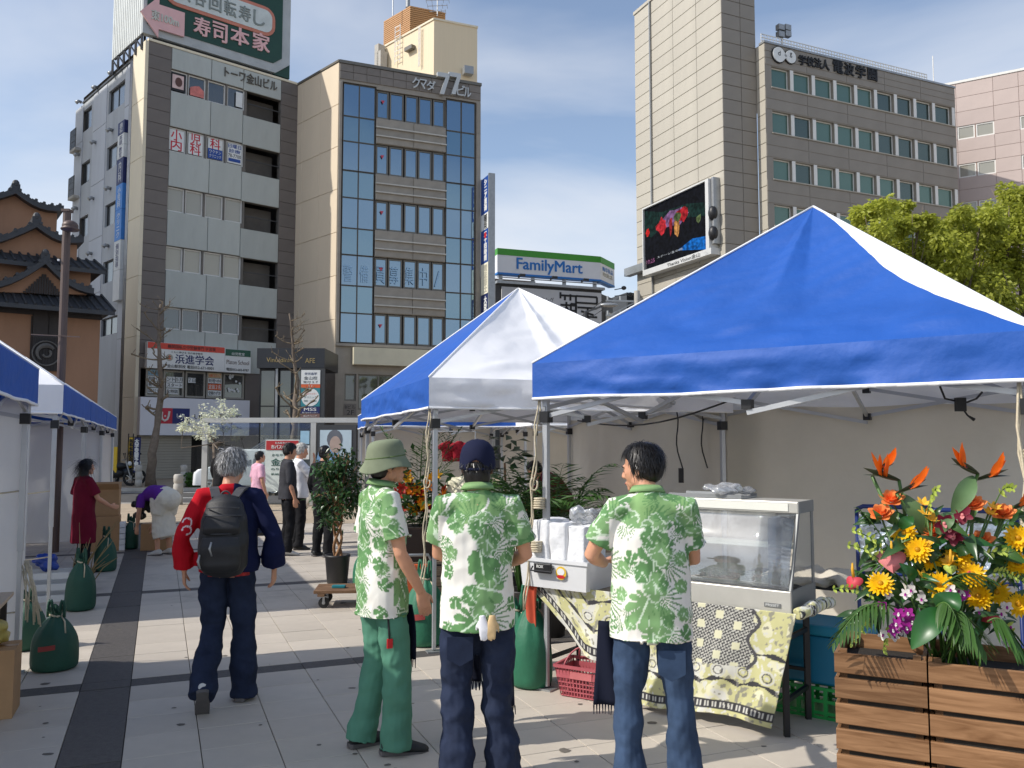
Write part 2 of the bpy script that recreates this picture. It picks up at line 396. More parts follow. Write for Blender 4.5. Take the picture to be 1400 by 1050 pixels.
A2=Vector((-math.sin(GA),math.cos(GA),0));B2v=Vector((math.cos(GA),math.sin(GA),0))
O2=Vector((-2.055,4.593,0))
def gp(s,t,z=0.0):return O2+A2*s+B2v*t+Z3*z
mb=MB();mb.quad((-1500,-600,-0.09),(1500,-600,-0.09),(1500,1800,-0.09),(-1500,1800,-0.09))
struct(mb.build('ground',M_CONC))
plaza=struct(MB().bx(-60,60,-30,18.4,-0.085,-0.012).build('plaza_paving',M_JOINT))
def slab_mesh(w,l,mat,name,e=0.002):
 m=MB();t=0.05
 m.add([(0,0,-t),(w,0,-t),(w,l,-t),(0,l,-t),(0,0,-e),(w,0,-e),(w,l,-e),(0,l,-e),(e,e,0),(w-e,e,0),(w-e,l-e,0),(e,l-e,0)],[(8,9,10,11),(4,5,9,8),(5,6,10,9),(6,7,11,10),(7,4,8,11),(0,1,5,4),(1,2,6,5),(2,3,7,6),(3,0,4,7)])
 return m
TW,RL=0.402,0.381
BAND0=1.64
slabs=[]
def in_view(p,mar=60):
 dep=p.y*CP+(p.z-CAMH)*SP
 if dep<0.5:return False
 u=700+FPX*p.x/dep
 v=525-FPX*(-p.y*SP+(p.z-CAMH)*CP)/dep
 return-mar<u<1400+mar and v<1050+mar
g_=0.005
for kb in range(-2,4):
 s0=BAND0+4.0*kb
 for it in range(-24,34):
  t0=it*TW if it>=0 else-0.32+(it+1)*TW-TW
  slabs.append((s0,t0,TW-g_,0.2-g_,'d'))
  for ir in range(10):
   slabs.append((s0+0.2+ir*0.38,t0,TW-g_,0.38-g_,'l'))
 for ir in range(5):
  slabs.append((s0+0.2+ir*0.76,-0.32,0.32-g_,0.76-g_,'d'))
 slabs.append((s0,-0.32,0.32-g_,0.2-g_,'d'))
vis=[];far=[]
for q in slabs:
 p=gp(q[0]+q[3]/2,q[1]+q[2]/2)
 if p.y>18.2 or p.y<1:continue
 if in_view(p):vis.append((p.y,q))
 elif-9<p.x<13:far.append(q)
vis.sort(key=lambda a:a[0])
near=[q for _,q in vis[:300]];far+=[q for _,q in vis[300:]]
sc_={}
for(s_,t_,w_,l_,k_)in near:
 key=(round(w_,3),round(l_,3),k_)
 if key not in sc_:sc_[key]=slab_mesh(w_,l_,None,'').mesh('paving_slab',M_SLABD if k_=='d' else M_SLAB)
 m4=Matrix.Rotation(GA,4,'Z')@Matrix.Rotation(random.uniform(-0.003,0.003),4,'X');m4.translation=gp(s_,t_,random.uniform(-0.001,0.001))
 obj('paving_slab' if k_=='l' else 'paving_sett',sc_[key],plaza,m4)
ml,md_=MB(),MB()
for(s_,t_,w_,l_,k_)in far:
 o_=gp(s_,t_,random.uniform(-0.0015,0.0005));tgt=md_ if k_=='d' else ml
 a,b_,c,d=o_,o_+B2v*w_,o_+B2v*w_+A2*l_,o_+A2*l_
 tgt.obox(o_-Z3*0.03,B2v*w_,A2*l_,Z3*0.03)
stuff(ml.build('far_paving_slabs',M_SLAB,plaza));stuff(md_.build('far_paving_setts',M_SLABD,plaza))
prom=struct(MB().bx(-60,60,18.404,24.3,-0.085,-0.004).build('promenade',M_JOINT))
m_=MB()
random.seed(3)
yy=18.42
row=0
while yy<24.2:
 x=-16+(0.3 if row%2 else 0)
 while x<12:
  m_.bx(x,x+0.59,yy,yy+0.29,-0.03,random.uniform(-0.0015,0.0015));x+=0.6
 yy+=0.3;row+=1
stuff(m_.build('paving_blocks',M_PAVE2,prom))
kerb=struct(MB().bx(-60,60,24.304,24.5,-0.085,0.02).build('kerb',M_CONC))
road=struct(MB().bx(-200,200,24.504,32.0,-0.0895,-0.082).build('road',M_ASPH))
mk=MB();mk.bx(-60,60,24.9,25.02,-0.08,-0.078);mk.bx(-60,60,31.3,31.42,-0.08,-0.078)
for i in range(-8,9):mk.bx(i*6.0,i*6.0+3,28.2,28.34,-0.08,-0.078)
struct(mk.build('road_markings',M_LINE))
struct(MB().bx(-60,60,32.004,32.2,-0.0885,0.05).build('far_kerb',M_CONC))
fp=struct(MB().bx(-80,80,32.204,46.0,-0.0885,0.045).build('far_pavement',M_PAVE2))
rs=random.Random(31);mb=MB()
for i in range(260):
 y=3.6+9*rs.random()**1.4;x=rs.uniform(-.62,.62)*y;r_=rs.choice((.008,.012,.016,.03))*rs.uniform(.7,1.3);n_=8
 a_=rs.uniform(.5,1);mb.add([(x+r_*math.cos(2*math.pi*k/n_)*rs.uniform(.7,1.2),y+a_*r_*math.sin(2*math.pi*k/n_)*rs.uniform(.7,1.2),.0022)for k in range(n_)],[tuple(range(n_))])
stuff(mb.build('gum_stains',pm('trodden_gum',C(104,98,90),.8,.2,20),plaza))
M_SPAN=corrugated('ribbed_grey_cladding',C(182,186,180),5.2,0.5,0.55)
M_TAUPE=pm('taupe_tile',C(112,104,98),0.6,0.1,1.2,bump=0.2,bscale=40,objvar=0.06,dirt=0.2)
M_CREAM=pm('cream_render',C(226,214,188),0.7,0.05,0.8,objvar=0.03,dirt=0.15,stretch=(1,1,0.3))
M_GREYW=pm('grey_render',C(178,182,186),0.75,0.08,0.7,dirt=0.3,stretch=(1.4,1.4,0.25))
M_GREYW2=pm('pale_grey_render',C(190,194,200),0.75,0.07,0.7,dirt=0.25,stretch=(1.4,1.4,0.25))
M_FRAMEW=pm('white_window_frame',C(222,220,214),0.45,0.04,3.0)
M_FRAMEG=pm('grey_window_frame',C(150,146,136),0.45,0.05,3.0,metal=0.2)
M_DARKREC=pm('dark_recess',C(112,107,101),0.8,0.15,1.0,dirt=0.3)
M_PAPER=pm('window_poster',C(222,224,222),0.7,0.05,3.0)
M_BLIND=pm('blind',C(176,172,156),0.7,0.04,2.0)
K1=P(197,254,40.0);K1.z=0
PH1=R(41)
off1=thing('office_building','grey office block with dark taupe corner strips, left of the blue glass block','building',K1)
F1=Fac(K1,PH1,off1)
W1=F1.uv(405,250)[0];H1=F1.uv(201,55)[1]
pL=F1.uv(229.5,250)[0];pR=F1.uv(381.5,250)[0]
wx=[(F1.uv(a,271)[0],F1.uv(b,271)[0])for a,b in((226,252.6),(253.4,278),(280.5,305.5),(307.5,332))]
bal=(F1.uv(334.4,271)[0],pR)
rows=[(F1.uv(230,b)[1],F1.uv(230,t)[1])for t,b in((93,123.5),(172,205.8),(254.2,288),(336,369.5),(419.8,450))]
zs2=F1.uv(198,503)[1];zs1=F1.uv(198,543)[1];zshop=F1.uv(198,595)[1]
holes=[]
for(za,zb)in rows:
 for(a,b)in wx:holes.append((a,b,za,zb))
 holes.append((bal[0],bal[1],za-0.25,zb-0.05))
wl1=MB();F1.wall(wl1,0.0,W1,zs2,H1,holes,0.25)
S1L=9.5
DSB=Vector((-math.cos(R(46)),math.sin(R(46)),0))
q0,q1=F1.pt(0,0),F1.pt(W1,0);b0,b1=q0+DSB*S1L,q1+DSB*S1L
wl1.add([q0+Z3*H1,q1+Z3*H1,b1+Z3*H1,b0+Z3*H1],[(0,1,2,3)])
wl1.add([q1,b1,b1+Z3*H1,q1+Z3*H1],[(0,1,2,3)]);wl1.add([b1,b0,b0+Z3*H1,b1+Z3*H1],[(0,1,2,3)])
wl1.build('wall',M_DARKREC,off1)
rowsz=sorted([r_[0]for r_ in rows])
zz=[zs2]+[x for x in rowsz]+[H1]
cells=[]
nT=24
for i in range(nT):
 za,zb=zs2+(H1-zs2)*i/nT,zs2+(H1-zs2)*(i+1)/nT
 cells.append((0.0,pL,za,zb));cells.append((pR,W1,za,zb))
panel_set(F1,cells,off1,M_TAUPE,0.0,0.05,0.012,'facade_tile')
thirds=[pL,pL+(pR-pL)*0.345,F1.uv(329,271)[0],pR]
rz=sorted(rows)
bands=[]
lo=zs2
for(za,zb)in rz:bands.append((lo,za));lo=zb
bands.append((lo,H1))
cells=[]
for(za,zb)in bands:
 for i in range(3):
  a,b=thirds[i],thirds[i+1]
  z0_,z1_=za,zb
  if i==2:
   if za!=zs2:z0_=za-0.05
   if zb!=H1:z1_=zb-0.25
  cells.append((a,b,z0_,z1_))
panel_set(F1,cells,off1,M_SPAN,0.0,0.06,0.025,'spandrel_panel')
for ri,(za,zb)in enumerate(rows):
 for ci,(a,b)in enumerate(wx):
  g=M_GDARK if ri in(0,4)else M_GGREY
  wd=window(F1,a,b,za,zb,off1,M_FRAMEW,g,-0.1,0.07,0.12)
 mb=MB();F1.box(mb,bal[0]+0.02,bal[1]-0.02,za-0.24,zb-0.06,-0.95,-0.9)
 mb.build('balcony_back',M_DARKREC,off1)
 mb=MB();F1.box(mb,bal[0]+0.05,bal[1]-0.02,za+0.42,za+0.46,-0.06,-0.02);mb.build('balcony_rail',M_DKGREY,off1)
mb=MB();F1.box(mb,-0.02,W1+0.02,H1+0.002,H1+0.12,-0.35,0.08);mb.build('roof_coping',M_CREAM,off1)
def win_rect(ci,ri,fx0,fx1,fz0,fz1):
 a,b=wx[ci];za,zb=rows[ri]
 w,h=b-a,zb-za
 return a+w*fx0,a+w*fx1,za+h*fz0,za+h*fz1
def card(fac,x0,x1,z0,z1,d,mat,parent,name='poster',th=0.012):
 mb=MB();fac.box(mb,x0,x1,z0,z1,d,d+th);return mb.build(name,mat,parent)
M_PINKP=pm('photo_print_pink',C(214,186,180),0.6,0.18,3.0)
M_REDC=pm('red_characters',C(196,30,52),0.6,0.04,2)
x0,x1,z0,z1=win_rect(0,0,.1,.9,.1,.92);card(F1,x0,x1,z0,z1,-0.065,M_INK,off1)
x0,x1,z0,z1=win_rect(0,0,.2,.8,.2,.82);c_=card(F1,x0,x1,z0,z1,-0.05,M_PINKP,off1)
mb=MB();mb.prism([F1.pt((x0+x1)/2+0.22*math.cos(t)*0.8+0.03,z1-0.35+0.24*math.sin(t),-0.036)for t in np.linspace(0,6.0,14)],F1.n*0.006);mb.build('printed_head',pm('print_brown',C(92,60,52),.6),off1)
x0,x1,z0,z1=win_rect(1,0,.12,.9,.08,.45)
mb=MB();mb.prism([F1.pt(x0,z0,-0.06),F1.pt(x1,z0,-0.06),F1.pt(x1,z0+0.35,-0.06),F1.pt((x0+x1)/2+0.1,z1+0.15,-0.06),F1.pt((x0+x1)/2-0.1,z1+0.1,-0.06),F1.pt(x0,z0+0.4,-0.06)],F1.n*0.01);mb.build('poster',pm('print_rose',C(206,120,112),.6,.25,6),off1)
x0,x1,z0,z1=win_rect(3,0,.5,.88,.12,.82);card(F1,x0,x1,z0,z1,-0.06,M_PAPER,off1)
for ci,(t1,t2)in enumerate((('小','内'),('児','科'),('科',None),(None,None))):
 x0,x1,z0,z1=win_rect(ci,1,.1,.9,.08,.92);card(F1,x0,x1,z0,z1,-0.065,M_PAPER,off1)
 xc=(x0+x1)/2
 if t1:text_obj('lettering',t1,F1.T(xc,z0+(z1-z0)*0.76,-0.05),.52,.55,M_REDC,off1,bold=0.02)
 if t2:text_obj('lettering',t2,F1.T(xc,z0+(z1-z0)*0.27,-0.05),.52,.55,M_REDC,off1,bold=0.02)
x0,x1,z0,z1=win_rect(2,1,.1,.9,.08,.5);card(F1,x0,x1,z0,z1,-0.05,M_BLUE,off1)
text_obj('lettering','ワクチン',F1.T((x0+x1)/2,z0+(z1-z0)*.72,-0.036),.6,.17,M_WHITE,off1)
text_obj('lettering','クリニック',F1.T((x0+x1)/2,z0+(z1-z0)*.28,-0.036),.6,.17,M_WHITE,off1)
x0,x1,z0,z1=win_rect(3,1,.1,.9,.08,.92);h_=z1-z0
text_obj('lettering','日曜日',F1.T((x0+x1)/2,z0+h_*.86,-0.05),.68,.2,M_BLUE,off1,bold=.02)
text_obj('lettering','診療',F1.T((x0+x1)/2,z0+h_*.62,-0.05),.6,.2,M_BLUE,off1,bold=.02)
text_obj('lettering','78-7700',F1.T((x0+x1)/2,z0+h_*.38,-0.05),.68,.18,M_INK,off1)
card(F1,x0+.06,x1-.06,z0+h_*.08,z0+h_*.24,-0.052,M_BLUE,off1)
F1.text('トーワ金山ビル',307,101,379,115,pm('weathered_letters',C(96,92,84),.7),off1,0.08,ext=0.03,bold=0.015)
SO=K1+DSB*S1L
FS=Fac(SO,math.atan2(-DSB.y,-DSB.x),off1)
strip0=FS.uv(182.5,200)[0]
nb=[]
wA=[((FS.uv(147,136)[0],FS.uv(168,125)[0]),FS.uv(147,158)[1],FS.uv(147,132)[1])]
colA=(FS.uv(145,250)[0],FS.uv(166.5,250)[0]);colB=(FS.uv(102.5,250)[0],FS.uv(122,250)[0])
rowA=[(FS.uv(145,b)[1],FS.uv(145,t)[1])for t,b in((129.5,159.5),(204,234.5),(281,310.5),(357.5,387),(435,459))]
sh=[(colA[0],colA[1],a,b)for a,b in rowA]+[(colB[0],colB[1],a+0.12,b+0.12)for a,b in rowA]
mb=MB();FS.wall(mb,0,strip0,0,H1-0.35,sh,0.18)
mb.build('side_wall',M_GREYW,off1)
for(a,b,za,zb)in sh:
 window(FS,a,b,za,zb,off1,M_DKGREY,M_GDARK,-0.1,0.05,0.08,(0.5,))
xm0,xm1=colB[1]+0.35,colA[0]-0.25
cells=[]
zj=[0.1]+[r_[0]-0.35 for r_ in sorted(rowA)]+[H1-0.4]
for i in range(len(zj)-1):
 cells.append((xm0,xm1,zj[i],zj[i+1]));cells.append((0.1,colB[0]-0.2,zj[i],zj[i+1]));cells.append((colA[1]+.12,strip0-.12,zj[i],zj[i+1]))
panel_set(FS,cells,off1,M_GREYW2,0.0,0.03,0.02,'wall_panel')
for(za,zb)in rowA:
 for xx in(FS.uv(130,250)[0],FS.uv(152,250)[0],FS.uv(108,250)[0]):
  mb=MB();mb.tube([FS.pt(xx,zb+0.75,0.02),FS.pt(xx,zb+0.78,0.18),FS.pt(xx,zb+0.66,0.3)],[0.09,0.09,0.11],10);mb.build('vent_hood',M_STEEL,off1,smooth=True)
mb=MB();FS.box(mb,-0.02,strip0,H1-0.348,H1-0.25,-0.3,0.06);mb.build('side_coping',M_DKGREY,off1)
cz=[zshop-3.0]+list(np.linspace(zs1,H1-0.02,7))
Lx=(K1-SO).length
panel_set(FS,[(strip0+0.05,Lx+0.06,cz[i],cz[i+1])for i in range(len(cz)-1)],off1,M_CREAM,0.0,0.16,0.012,'corner_panel')
for dx in(0.12,0.3):
 mb=MB();mb.cyl(FS.pt(strip0-dx,0.1,0.12),FS.pt(strip0-dx,H1-0.5,0.12),0.06,8);mb.build('downpipe',M_STEEL,off1,smooth=True)
for zc in(FS.uv(82,225)[1],FS.uv(82,285)[1]):
 mb=MB();FS.box(mb,-1.0,-0.02,zc-0.15,zc,-0.9,0.35);mb.build('rear_balcony',M_CONC,off1)
 mb=MB()
 for i in range(7):
  x=-1.0+i*0.16;mb.bar(FS.pt(x,zc,0.33),FS.pt(x,zc+1.1,0.33),0.03)
 for h in(0.4,0.75,1.1):mb.bar(FS.pt(-1.0,zc+h,0.33),FS.pt(-0.02,zc+h,0.33),0.03)
 mb.build('balcony_railing',M_DKGREY,off1)
mb=MB();F1.wall(mb,0.0,W1,zshop+0.0,zs2,[(0.1,F1.uv(335,520)[0],zs1,zs2-0.02)],0.5)
mb.build('lower_wall',M_TAUPE,off1)
mb=MB();FS.wall(mb,strip0,Lx-0.001,zs1-0.001,zs2,[],0.1,-0.02);mb.build('side_base_wall',M_TAUPE,off1)
e2=F1.uv(336,520)[0]
xs2=[F1.uv(a,520)[0]for a in(198,222,252,281,304,334)]
for i in range(5):
 window(F1,xs2[i]+0.03,xs2[i+1]-0.03,zs1+0.05,zs2-0.05,off1,M_FRAMEG,M_GDARK,0.06,0.09,0.12)
mid=zs1+(zs2-zs1)*0.5
def paper(i,f0,f1,g0,g1,txt=None,mat=None,tmat=None):
 a,b=xs2[i],xs2[i+1];w=b-a;h=zs2-zs1
 card(F1,a+w*f0,a+w*f1,zs1+h*g0,zs1+h*g1,0.075,mat or M_PAPER,off1,'window_card')
 if txt:text_obj('lettering',txt,F1.T(a+w*(f0+f1)/2,zs1+h*(g0+g1)/2,0.09),w*(f1-f0)*0.9,h*(g1-g0)*0.72,tmat or M_INK,off1,bold=.015)
M_LBLUE=pm('pale_blue_card',C(150,186,206),.6)
paper(0,.15,.9,.76,.95,'こども英会話',M_LBLUE);paper(0,.15,.9,.56,.74,'特別イベ');paper(0,.15,.9,.36,.54,'新学年');paper(0,.15,.9,.14,.32,'国公立')
paper(1,.15,.55,.56,.74,'ント');paper(1,.58,.9,.56,.74,'５月');paper(1,.15,.9,.36,.54,'スタート');paper(1,.15,.7,.14,.32,'化特訓')
paper(2,.15,.5,.56,.74,'７日')
paper(3,.12,.9,.78,.95,'ABCえいご',pm('tan_card',C(206,186,150),.6),M_ORANGE);paper(3,.12,.9,.58,.76,'年少児～小６');paper(3,.12,.9,.34,.56,'定員２名',M_ORANGE,M_WHITE);paper(3,.12,.9,.14,.32,'空席わずか')
mb=MB()
for i in range(16):
 px,pz=random.uniform(.22,.78),random.uniform(.3,.9)
 a,b=xs2[4],xs2[5]
 c0=F1.pt(a+(b-a)*px,zs1+(zs2-zs1)*pz,0.075)
 mb.prism([c0+F1.r*math.cos(t)*.06+Z3*math.sin(t)*.06 for t in np.linspace(0,5.5,8)],F1.n*0.006)
mb.build('star_stickers',M_PAPER,off1)
shx=F1.uv(262,620)[0]
mb=MB()
nS=16
for i in range(nS):
 za,zb=0.05+(zshop-0.05)*i/nS,0.05+(zshop-0.05)*(i+1)/nS
 F1.box(mb,0.1,shx,za,zb-0.012,-0.4,-0.06)
mb.build('shutter',pm('shutter_beige',C(176,170,156),.6,.05,1.0,dirt=.15),off1)
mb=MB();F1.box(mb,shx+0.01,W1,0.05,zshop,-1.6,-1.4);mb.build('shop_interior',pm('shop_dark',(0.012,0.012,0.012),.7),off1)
mb=MB();F1.box(mb,shx+.02,F1.uv(283,620)[0],0.1,F1.uv(270,610)[1],-.3,-.25);mb.build('shop_door',M_GDARK,off1)
mb=MB();F1.box(mb,0.0,0.1,0.02,zshop,-0.5,0.0);mb.build('shop_pier',M_TAUPE,off1)
sz0,sz1=F1.uv(198,504)[1],F1.uv(198,468)[1]
sx0,sx1,sx2=F1.uv(197,490)[0],F1.uv(303,490)[0],F1.uv(338.5,490)[0]
t=thing('shop_sign','long white cram school board with red top stripe and navy characters above the window row','sign',F1.pt((sx0+sx1)/2,sz0+.02,.3))
mb=MB();F1.box(mb,sx0,sx1-0.01,sz0+.02,sz1,0.07,0.42);mb.build('board',M_WHITE,t)
mb=MB();F1.box(mb,sx0+.02,sx1-.03,sz1-(sz1-sz0)*.24,sz1-.01,0.42,0.435);mb.build('red_band',pm('band_red',C(214,70,50),.5),t)
W_=sx1-sx0;Hh=sz1-sz0
text_obj('lettering','難関国私立中受験専門 学習塾',F1.T(sx0+W_*.56,sz1-Hh*.12,.44),W_*.62,Hh*.14,M_INK,t)
text_obj('lettering','ともに伸びる 浜の進学教育',F1.T(sx0+W_*.5,sz1-Hh*.33,.425),W_*.4,Hh*.08,M_INK,t)
text_obj('lettering','浜進学会',F1.T(sx0+W_*.6,sz1-Hh*.58,.425),W_*.5,Hh*.36,M_INKN,t,bold=.02)
text_obj('lettering','金山駅前校 電話052-671-0001',F1.T(sx0+W_*.55,sz1-Hh*.87,.425),W_*.6,Hh*.13,M_INK,t,bold=.01)
mb=MB();mb.prism([F1.pt(sx0+W_*.275+.17*math.cos(q),sz1-Hh*.55+.17*math.sin(q),.425)for q in np.linspace(0,5.9,16)],F1.n*.008);mb.build('round_emblem',M_BLIND,t)
mb=MB();mb.prism([F1.pt(sx0+W_*.275+a,sz1-Hh*.55+b,.434)for a,b in((-.1,.02),(-.02,.1),(.1,.06),(.0,.02),(.1,-.08),(-.08,-.08))],F1.n*.005);mb.build('emblem_mark',M_ORANGE,t)
t=thing('shop_sign','small white sign with green header reading Platon School, right end of the red striped board','sign',F1.pt((sx1+sx2)/2,sz0+.02,.3))
mb=MB();F1.box(mb,sx1+.01,sx2,sz0+.02,sz1-.06,0.07,0.4);mb.build('board',M_WHITE,t)
mb=MB();F1.box(mb,sx1+.03,sx2-.02,sz1-Hh*.32,sz1-.07,0.4,0.415);mb.build('green_band',M_GREENS,t)
W_=sx2-sx1
text_obj('lettering','幼児教室',F1.T(sx1+W_*.5,sz1-Hh*.23,.42),W_*.5,Hh*.12,M_WHITE,t)
text_obj('lettering','Platon School',F1.T(sx1+W_*.5,sz1-Hh*.57,.405),W_*.86,Hh*.17,pm('brown_letters',C(96,66,52),.6),t)
text_obj('lettering','電話052-683-8787',F1.T(sx1+W_*.5,sz1-Hh*.86,.405),W_*.86,Hh*.12,M_INK,t,bold=.01)
fz0,fz1=zshop,zs1
t=thing('shop_sign','wide white shop fascia with a red and navy UR logo over the beige shutter','sign',F1.pt(0,fz0,.3))
fx1=F1.uv(336,570)[0]
mb=MB();F1.box(mb,0.0,fx1,fz0,fz1-.01,0.01,0.45);mb.build('board',pm('fascia_white',C(226,227,234),.5,.02),t)
W_,Hh=fx1,fz1-fz0
lx0,lx1,lx2=F1.uv(211,570)[0],F1.uv(231,570)[0],F1.uv(254.5,570)[0]
lz0,lz1=F1.uv(232,579.5)[1],F1.uv(232,558.5)[1]
mb=MB();F1.box(mb,lx0,lx1,lz0,lz1,.45,.462);mb.build('red_logo_half',pm('logo_red',C(196,40,62),.5),t)
mb=MB();F1.box(mb,lx1,lx2,lz0,lz1,.45,.462);mb.build('navy_logo_half',pm('logo_navy',C(30,44,110),.5),t)
c0=F1.pt((lx0+lx1)/2,(lz0+lz1)/2,.468);s_=(lz1-lz0)
mb=MB();mb.tube([c0+F1.r*s_*a+Z3*s_*b for a,b in((-.2,.25),(-.22,0),(-.18,-.22),(-.02,-.32),(.14,-.22),(.22,0),(.26,.3))],[.05*s_*1.4]*7,6);mb.build('logo_mark',M_WHITE,t)
mb=MB();mb.ell(c0+F1.n*.01-Z3*s_*.02,(.05,.02,.05));mb.build('logo_dot',M_WHITE,t)
text_obj('lettering','UR',F1.T((lx1+lx2)/2,(lz0+lz1)/2,.465),(lx2-lx1)*.5,s_*.3,M_WHITE,t)
ua,ub=F1.uv(261,570)[0],F1.uv(325,570)[0]
text_obj('lettering','UR賃貸住宅',F1.T((ua+ub)/2,(lz0+lz1)/2,.452),ub-ua,s_*.42,M_INK,t)
ua,ub=F1.uv(288,585)[0],F1.uv(325,585)[0]
text_obj('lettering','公式賃貸ショップ金山',F1.T((ua+ub)/2,fz0+Hh*.22,.452),ub-ua,s_*.2,M_INK,t)
vx0,vx1=FS.uv(165.8,300)[0],FS.uv(174.5,300)[0]
t=thing('vertical_sign','narrow blue and white sign fixed to the shaded left side of the grey block','sign',FS.pt(vx0,FS.uv(163,412)[1],.1))
zv=[FS.uv(168,y)[1]for y in(173,190,205,222,256,290,331,371,412)]
for i in range(8):
 m=[M_NAVY,M_PAPER,M_PAPER,M_NAVY,M_BLUE,M_BLUE,M_PAPER,M_PAPER][i]
 if i in(4,5):m=pm('bright_blue_panel',C(60,130,205),.5)
 mb=MB();FS.box(mb,vx0,vx1,zv[i+1]+.02,zv[i],.06,.3);mb.build('sign_panel',m,t)
 if i<7:text_obj('lettering',[['歯','科'],['英','語'],['教','室'],['内','科'],['小','児','科'],['ク','リ','ニ','ク'],['個','別','指','導']][i],FS.T((vx0+vx1)/2,(zv[i]+zv[i+1])/2,.302),(vx1-vx0)*.45,(zv[i]-zv[i+1])*.8,M_INKN if m is M_PAPER else M_WHITE,t,vertical=True)
bb=thing('roof_billboard','huge dark green sushi restaurant billboard on black trusses on the roof of the grey block','billboard',F1.pt(0,H1+.12,-.2))
BD=-0.1
bx0,bz0=F1.uv(195,44,BD);bx1,_=F1.uv(396,94,BD);bz1=bz0+5.2
bz0b=F1.uv(340,76,BD)[1]
clip=0.9
poly=[(bx0,bz0),(bx1-clip*.9,bz0),(bx1,bz0+clip*.75),(bx1,bz1),(bx0,bz1)]
M_BFR=pm('billboard_frame',C(176,180,180),.55,.1,1.5,dirt=.3)
M_BGR=pm('billboard_green',C(22,66,52),.45,.06,1.0,dirt=.2)
M_BSIDE=pm('billboard_side',C(206,210,208),.6,.08,1.0,dirt=.3)
mb=MB();mb.prism([F1.pt(x,z,BD)for x,z in poly],-F1.n*.35);mb.build('frame',M_BFR,bb)
ins=.48
poly2=[(bx0+.18,bz0+ins),(bx1-clip*.9-.15,bz0+ins),(bx1-ins,bz0+clip*.75+.2),(bx1-ins,bz1-.2),(bx0+.18,bz1-.2)]
mb=MB();mb.prism([F1.pt(x,z,BD)for x,z in poly2],F1.n*.04);mb.build('green_face',M_BGR,bb)
mb=MB();mb.prism([F1.pt(x,z,BD-.12)for x,z in((bx1-clip,bz0-.05),(bx1+.06,bz0-.05),(bx1+.06,bz1),(bx1-.2,bz1))],-F1.n*.3);mb.build('rear_corner',M_BGR,bb)
def pill(u0,v0,u1,v1,grow,d,mat,name):
 xa,za=F1.uv(u0,v0,BD);xb,zb=F1.uv(u1,v1,BD)
 r_=.42+grow
 pts=[]
 zc=bz0+2.62;xa,xb=F1.uv(229,20,BD)[0],F1.uv(371,32,BD)[0]
 hh=.62+grow;xa-=grow;xb+=grow
 for(cx,cz,a0)in((xb-r_,zc-hh+r_,-90),(xb-r_,zc+hh-r_,0),(xa+r_,zc+hh-r_,90),(xa+r_,zc-hh+r_,180)):
  for k in range(6):pts.append((cx+r_*math.cos(R(a0+18*k)),cz+r_*math.sin(R(a0+18*k))))
 mb=MB();mb.prism([F1.pt(x,z,BD+.04)for x,z in pts],F1.n*d);return mb.build(name,mat,bb),zc,xa,xb
pill(0,0,0,0,.18,.05,pm('billboard_salmon',C(196,122,100),.5,.1,2),'salmon_border')
_,zc,xa,xb=pill(0,0,0,0,0,.07,pm('billboard_white',C(206,212,208),.5,.08,2,dirt=.2),'white_field')
for i,ch in enumerate('渋谷回転寿し'):
 text_obj('lettering',ch,F1.T(xa+.35+(xb-xa-.7)*(i+.5)/6,zc,BD+.115),.62,.8,pm('letter_grey',C(132,140,136),.6)if i==0 else bpy.data.materials['letter_grey'],bb,bold=.03,ext=.03)
M_BPINK=pm('billboard_pink',C(226,180,178),.5,.06,2)
for ch,(u0,v0,u1,v1)in zip('寿司本家',((265,25,287,49),(291,32,310,57),(315.5,38.5,340,62),(345.5,46,368,70))):
 F1.text(ch,u0,v0,u1,v1,M_BPINK,bb,BD+.05,ext=.05,bold=.05)
xa,za=F1.uv(191,15,BD)
hx=F1.uv(216,22,BD)[0];ex=F1.uv(251,28,BD)[0];zc=za-.05
mb=MB();mb.prism([F1.pt(x,z,BD+.06)for x,z in((xa,zc),(hx,zc-1.05),(hx,zc-.62),(ex,zc-.62),(ex,zc+.62),(hx,zc+.62),(hx,zc+1.05))],F1.n*.1);mb.build('arrow',M_BPINK,bb)
text_obj('lettering','東100m',F1.T((xa+ex)/2+.1,zc,BD+.165),(ex-xa)*.62,.5,pm('letter_greyw',C(196,196,186),.6),bb,bold=.03,ext=.03)
BL=(F1.pt(bx0,0,BD))
FB=Fac(BL+DSB*3.6,math.atan2(-DSB.y,-DSB.x),bb)
xl=FB.uv(153,80)[0]
mb=MB()
n_=16
for i in range(n_):
 a=xl+(3.6-.12-xl)*i/n_;mb2=FB.box(mb,a,a+(3.6-.12-xl)/n_*.72,bz0,bz1,-.08,0)
mb.build('side_slats',M_BSIDE,bb)
mb=MB();FB.box(mb,xl,3.5,bz0+.05,bz1,-.2,-.1);mb.build('side_backing',M_DKGREY,bb)
mb=MB()
xs_=np.linspace(.4,bx1-.1,13)
for dd in(BD-.25,-1.9):
 for i,x in enumerate(xs_):
  mb.bar(F1.pt(x,H1+.05,dd),F1.pt(x,bz0+.1 if dd>-1 else bz0+1.2,dd),.09)
  if i:mb.bar(F1.pt(xs_[i-1],H1+.1,dd),F1.pt(x,bz0+.05,dd),.06);mb.bar(F1.pt(xs_[i-1],bz0,dd),F1.pt(x,H1+.2,dd),.05)
 mb.bar(F1.pt(.3,H1+.2,dd),F1.pt(bx1,H1+.2,dd),.12);mb.bar(F1.pt(.3,bz0-.06,dd),F1.pt(bx1,bz0-.06,dd),.12)
for i in range(6):
 x=xl+(3.4-xl)*i/5
 mb.bar(FB.pt(x,H1-.4,-.05),FB.pt(x,bz0,-.05),.09)
 if i:mb.bar(FB.pt(x,H1-.3,-.05),FB.pt(x-(3.4-xl)/5,bz0,-.05),.06)
mb.build('truss',M_BLACKM,bb)
